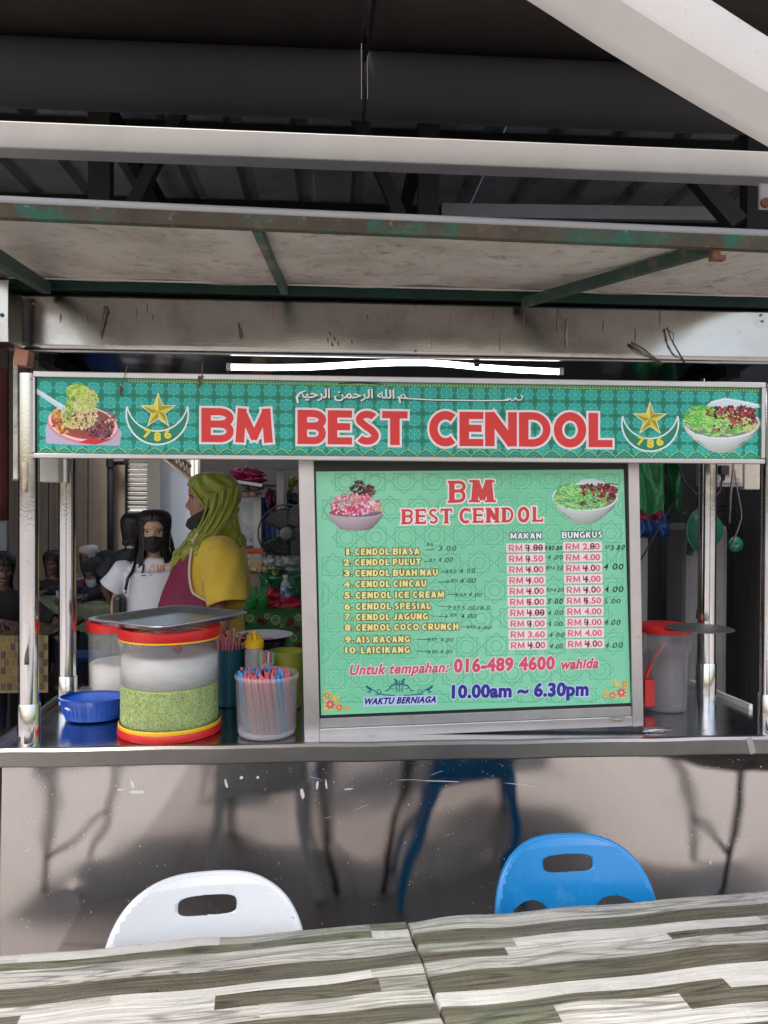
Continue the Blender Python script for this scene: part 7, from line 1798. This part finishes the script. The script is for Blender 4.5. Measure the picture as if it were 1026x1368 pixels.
grain_fix(plank)
LT, WT, MDG, DKO, OL = (0.42, 0.41, 0.375), (0.48, 0.475, 0.445), (0.30, 0.30, 0.255), (0.115, 0.103, 0.076), (0.135, 0.14, 0.095)
# (v end, [(u end, colour, grain)...]) rows from the back edge; u measured along the table from the seam
ROWS_R = [(.046, [(9, LT, 1)]), (.088, [(9, DKO, .9)]), (.118, [(.19, MDG, 1), (.72, WT, .35), (9, LT, 1)]), (.142, [(.165, DKO, 1), (.50, WT, .8), (9, DKO, 1)]),
          (.182, [(.70, LT, .9), (9, WT, .8)]), (.236, [(9, DKO, .9)]), (.274, [(.98, WT, .3), (9, LT, .5)]), (.300, [(.52, DKO, 1), (9, WT, .4)]), (.341, [(.19, OL, 1), (.42, LT, 1), (9, DKO, 1)]), (.39, [(9, WT, .8)]),
          (.43, [(.4, LT, 1), (9, DKO, 1)]), (.47, [(9, WT, .5)]), (.52, [(.5, DKO, 1), (9, LT, 1)]), (.57, [(9, WT, .6)]), (.62, [(9, DKO, 1)]), (2, [(9, LT, 1)])]
ROWS_L = [(.024, [(-.74, LT, .4), (-.375, WT, .3), (-.08, MDG, 1), (9, OL, 1)]), (.048, [(-.08, OL, 1), (9, WT, .3)]), (.104, [(9, LT, 1)]), (.154, [(9, DKO, .9)]), (.178, [(-.55, LT, 1), (-.10, WT, .35), (9, LT, .8)]),
          (.215, [(-.69, DKO, 1), (-.375, WT, .7), (-.09, DKO, 1), (9, MDG, 1)]), (.255, [(-.3, LT, 1), (9, LT, .8)]), (.30, [(9, DKO, .9)]), (.34, [(-.4, WT, .3), (9, LT, 1)]), (.38, [(-.2, LT, 1), (9, DKO, 1)]),
          (.43, [(9, WT, .5)]), (.47, [(-.5, DKO, 1), (9, LT, 1)]), (.52, [(9, WT, .6)]), (.57, [(9, DKO, 1)]), (2, [(9, LT, 1)])]
def table(u0, u1, rows, lab, labc, seed):
    SEAM = Vector((0.159, 1.556, 0.75)); ux = Vector((math.cos(TA), math.sin(TA), 0)); vx = Vector((math.sin(TA), -math.cos(TA), 0))
    t = thing('dining_table', lab, 'table', (SEAM + ux*(u0+u1)/2 + vx*.36 - Vector((0, 0, .75))), 'dining tables pushed end to end')
    def P(u, v, z): return SEAM + ux*u + vx*v + Vector((0, 0, z))
    d_ = .72
    M_ = Matrix((ux, -vx, Vector((0, 0, 1)))).transposed().to_4x4(); M_.translation = P((u0+u1)/2, d_/2, -.02)
    MB().box(None, (u1-u0-.02, d_-.02, .025), M=M_).build('tabletop', mat('table_board', (.10, .08, .06), .7), t)
    legm = mat('table_leg_steel', (.05, .05, .055), .4, .6)
    for u in (u0+.12, u1-.12):
        for v in (.09, d_-.09):
            MB().tube([P(u, v, -.033), P(u, v, -.748)], .014, 10).build('leg', legm, t, smooth=True)
        MB().tube([P(u, .09, -.55), P(u, d_-.09, -.55)], .010, 8).build('stretcher', legm, t, smooth=True)
    # cloth
    us = [u0]; 
    while us[-1] < u1 - 1e-6: us.append(min(us[-1] + .0125, u1))
    cuts = sorted({c for _, r_ in rows for c, _, _ in r_ if u0 < c < u1})
    for c in cuts:
        k = min(range(len(us)), key=lambda i: abs(us[i]-c)); 
        if 0 < k < len(us)-1: us[k] = c
    vs_ = [0.0]
    for ve, _ in rows:
        ve = min(ve, d_); a = vs_[-1]; n_ = max(1, int(round((ve-a)/.012)))
        for k in range(n_): vs_.append(a + (ve-a)*(k+1)/n_)
        if ve >= d_: break
    rng = random.Random(seed)
    hump = [(rng.uniform(u0, u1), rng.uniform(.0, .35), rng.uniform(.04, .12), rng.uniform(.015, .04), rng.uniform(-.002, .0045)) for _ in range(30)]
    inner = 0 if u0 > -.05 else 1
    def prof(s, L_):   # distance outside the edge -> rounded drop
        return s
    def zz(u, v):
        z = .0012*math.sin(u*23 + v*9) + .0008*math.sin(v*60 + u*7)
        for (a, b_, su, sv, am) in hump: z += am*math.exp(-((u-a)/su)**2 - ((v-b_)/sv)**2)
        e = (u - u0) if inner == 0 else (u1 - u)
        z += .0035*math.exp(-(e/.05)**2)*math.sin(v*34 + seed) + .004*math.exp(-((e-.10)/.06)**2)*math.sin(v*21 + 1)**2
        return z
    r0 = .012
    def P3(iu, iv):
        # iu,iv run over extended index ranges with folds over the edges
        u = us[min(max(iu, 0), len(us)-1)]; v = vs_[min(max(iv, 0), len(vs_)-1)]; z = zz(u, v)
        def drop(k, inward):     # k = steps beyond the edge
            tb = [(0, 0), (r0*.45, -r0*.12), (r0*.85, -r0*.55), (r0, -r0*1.3), (r0*1.02, -.05), (r0*1.2, -.12), (r0*1.3, -.17)]
            return tb[min(k, 6)]
        ou = ov = 0
        ku = -iu if iu < 0 else (iu - len(us) + 1 if iu >= len(us) else 0); kv = -iv if iv < 0 else (iv - len(vs_) + 1 if iv >= len(vs_) else 0)
        if ku: a, b_ = drop(ku, 0); ou = (-a if iu < 0 else a) * (.35 if ((iu < 0) == (inner == 0)) else 1); z += b_
        if kv: a, b_ = drop(kv, 0); ov = -a if iv < 0 else a; z = z + b_ if not ku else min(z, zz(u, v) + b_)
        w_ = .004*math.sin(u*31)*min(kv, 6)/6
        return P(u + ou, v + ov + w_, z + .0)
    E = 6; nu, nv = len(us) + 2*E, len(vs_) + 2*E
    off = root_loc(t)
    verts = [tuple(P3(i - E, j - E)) for j in range(nv) for i in range(nu)]
    faces = []; cols = []; plk = []; grn = []
    vb = [0.0] + [r_[0] for r_ in rows]
    for j in range(nv - 1):
        for i in range(nu - 1):
            faces.append((j*nu+i, (j+1)*nu+i, (j+1)*nu+i+1, j*nu+i+1))
            vm = .5*(vs_[min(max(j-E, 0), len(vs_)-1)] + vs_[min(max(j-E+1, 0), len(vs_)-1)])
            um = .5*(us[min(max(i-E, 0), len(us)-1)] + us[min(max(i-E+1, 0), len(us)-1)])
            k = 0
            while k < len(rows)-1 and vm > rows[k][0]: k += 1
            for q, (ue, c, g) in enumerate(rows[k][1]):
                if um < ue: break
            sdd = (k*7.3 + q*3.1 + seed*11)
            cols.append(c); grn.append(g)
            for (ii, jj) in ((i, j), (i, j+1), (i+1, j+1), (i+1, j)):
                uu = us[min(max(ii-E, 0), len(us)-1)]; vv = vs_[min(max(jj-E, 0), len(vs_)-1)] + (.0 if 0 <= jj-E < len(vs_) else (jj-E)*.02 if jj-E < 0 else (jj-E-len(vs_))*.02)
                plk.append((uu, vv, sdd))
    o = MB(); o.add(verts, faces); o.c = [tuple(c) for c in cols]
    ob = o.build('tablecloth', plank, None, smooth=True)
    me = ob.data
    pa = me.attributes.new('plk', 'FLOAT_VECTOR', 'CORNER'); pa.data.foreach_set('vector', [x for p in plk for x in p])
    ga = me.attributes.new('grn', 'FLOAT', 'FACE'); ga.data.foreach_set('value', grn)
    tag(ob, labc, 'tablecloth', 'plank print vinyl tablecloths')
    return t
table(-1.52, -.006, ROWS_L, 'table on the left of the seam, in front of the white chair', 'plank print vinyl cloth left of the seam, by the white chair', 3)
table(.0035, 1.60, ROWS_R, 'table on the right of the seam, in front of the blue chair', 'plank print vinyl cloth right of the seam, by the blue chair', 5)

# ---------------------------------------------------------------- plastic chairs
def outline_sheet(outer, holes, thick, fn, nx=40, nz=26):
    """flat outline with holes (x,z) -> cut into strips -> bent by fn(x,z)->Vector -> solid"""
    cu = bpy.data.curves.new('tmp', 'CURVE'); cu.dimensions = '2D'; cu.fill_mode = 'BOTH'
    for loop in [outer] + holes:
        sp_ = cu.splines.new('POLY'); sp_.points.add(len(loop)-1); sp_.use_cyclic_u = True
        for p, (x, z) in zip(sp_.points, loop): p.co = (x, z, 0, 1)
    ob = bpy.data.objects.new('tmp', cu); COL.objects.link(ob); bpy.context.view_layer.update()
    me = bpy.data.meshes.new_from_object(ob.evaluated_get(bpy.context.evaluated_depsgraph_get()))
    bm = bmesh.new(); bm.from_mesh(me); bpy.data.objects.remove(ob); bpy.data.curves.remove(cu); bpy.data.meshes.remove(me)
    bmesh.ops.remove_doubles(bm, verts=bm.verts, dist=1e-6)
    xs_ = [v.co.x for v in bm.verts]; zs_ = [v.co.y for v in bm.verts]
    for k in range(1, nx):
        bmesh.ops.bisect_plane(bm, geom=bm.verts[:] + bm.edges[:] + bm.faces[:], plane_co=(lerp(min(xs_), max(xs_), k/nx), 0, 0), plane_no=(1, 0, 0))
    for k in range(1, nz):
        bmesh.ops.bisect_plane(bm, geom=bm.verts[:] + bm.edges[:] + bm.faces[:], plane_co=(0, lerp(min(zs_), max(zs_), k/nz), 0), plane_no=(0, 1, 0))
    bm.verts.ensure_lookup_table()
    vs = [tuple(fn(v.co.x, v.co.y)) for v in bm.verts]; fs = [tuple(v.index for v in f.verts) for f in bm.faces]
    bm.free()
    mb = MB(); mb.add(vs, fs); return mb
def srect(cx, cz, hw, hh, n=40, pw=.5, fz=None):
    out = []
    for k in range(n):
        t = 2*PI*k/n; c, s_ = math.cos(t), math.sin(t)
        out.append((cx + math.copysign(abs(c)**pw, c)*hw, cz + math.copysign(abs(s_)**pw, s_)*hh))
    return out
def chair(m, lab, loc, rz, wtop, openings, group):
    c = thing('plastic_chair', lab, 'chair', loc, group, rz)
    # local: seat at z .43, back rises at +y (away from the camera), seated person faces -y (the table)
    hw = wtop/2
    outer = []
    n = 96
    for k in range(n + 1):      # over the top, from right bottom to left bottom
        t = PI*k/n; cx, sx_ = math.cos(t), math.sin(t)
        outer.append((math.copysign(abs(cx)**.62, cx)*hw, .60 + abs(sx_)**.62*.215))
    outer += [(-hw*1.0, .52), (-hw*.97, .44), (hw*.97, .44), (hw*1.0, .52)]
    holes = [srect(0, .765, .060, .0185, 32, .55)]
    if openings:
        for s_ in (-1, 1):
            h = []
            for k in range(25):
                t = PI*k/24; h.append((s_*(.106) + math.cos(t)*.057, .632 + math.sin(t)**.7*.068))
            h += [(s_*.106 - .057, .50), (s_*.106 + .057, .50)]; holes.append(h)
    def bend(x, z):
        t = (z - .44)/.38
        return Vector((x, .20 + .085*t + .02*t*t - .055*(1 - abs(x/hw)**2.2)*-1*.9 + (.018 if z > .80 else 0)*((z-.80)/.02)*.4 - .0, z))
    b_ = outline_sheet(outer, holes, .006, bend)
    b_.build('backrest', m, c, smooth=True, local=True, solid=.006)
    # rim rolled over the edge of the back
    rim = [bend(x, z) + Vector((0, .006, 0)) for x, z in outer[:n+1]]
    rim = [bend(outer[-1][0], .50) + Vector((0, .006, 0))] + rim + [bend(-hw, .50) + Vector((0, .006, 0))]
    MB().tube(rim, .0075, 10).build('back_rim', m, c, smooth=True, local=True)
    # seat
    so_ = srect(0, 0, .205, .205, 48, .5)
    def sb(x, y): return Vector((x, y, .435 - .014*math.exp(-(x*x + y*y)/.02) + (.0 if y > -.12 else -.02*((-.12-y)/.09)**2)))
    outline_sheet(so_, [], .006, sb, 14, 14).build('seat', m, c, smooth=True, local=True, solid=.007)
    rr = [sb(x, y) + Vector((0, 0, -.012)) for x, y in so_ + so_[:1]]
    m_ = MB(); m_.rings([[p + Vector((0, 0, .012)) for p in rr[:-1]], [p*1.0 + Vector((p.x*.02, p.y*.02, -.03)) for p in rr[:-1]]], (False, False)); m_.build('apron_rim', m, c, smooth=True, local=True, solid=.005)
    for sx_ in (-1, 1):
        for sy_ in (-1, 1):
            a, b2 = Vector((sx_*.165, sy_*.165, .43)), Vector((sx_*.215, sy_*(.215 if sy_ < 0 else .235), 0))
            mm = MB(); rings_ = []
            for k in range(7):
                p = a.lerp(b2, k/6); r1 = lerp(.030, .015, k/6)
                rings_.append([p + Vector((sx_*r1*q[0], sy_*r1*q[1], 0)) for q in ((1, -.9), (1, 1), (-.9, 1), (-.9, .75), (.7, .7), (.7, -.9))])
            mm.rings(rings_, (True, True)); mm.build('leg', m, c, local=True, bevel=.001)
    return c
white_pl = mat('white_plastic', (.56, .59, .62), .26, 0, .05, 5, bump=.05, bs=40, dirt=[((.40, .40, .40), 9, .58, .85), ((.2, .2, .2), 120, .72, .78)], sss=.05)
blue_pl = mat('blue_plastic', (.010, .20, .50), .20, 0, .08, 5, bump=.05, bs=40, dirt=[((.07, .30, .58), 12, .58, .85), ((.3, .4, .5), 130, .71, .78)])
ch1 = chair(white_pl, 'white plastic chair with a hand slot tucked behind the left table', (at(270, 1167, 1.64).x + .050, 1.285, 0), R(6), .395, False, 'plastic chairs tucked in at the tables')
ch2 = chair(blue_pl, 'blue plastic chair with a hand slot tucked behind the right table', (at(765, 1122, 1.80).x - .008, 1.425, 0), R(3), .372, True, 'plastic chairs tucked in at the tables')

for src, lab, px, dy in ((ch1, 'added unseen white plastic chair on the near side of the left table', -.42, .24), (ch2, 'added unseen blue plastic chair on the near side of the tables', .30, .30), (ch1, 'added unseen white plastic chair on the near side of the right table', 1.02, .34)):
    c_ = copy_tree(src, lab); c_.location = (px, dy, 0); c_.rotation_euler = (0, 0, R(186))  # unseen chairs added so the steel front has dark legs to reflect
bpy.data.objects.remove(_cobj); bpy.data.curves.remove(_curve)
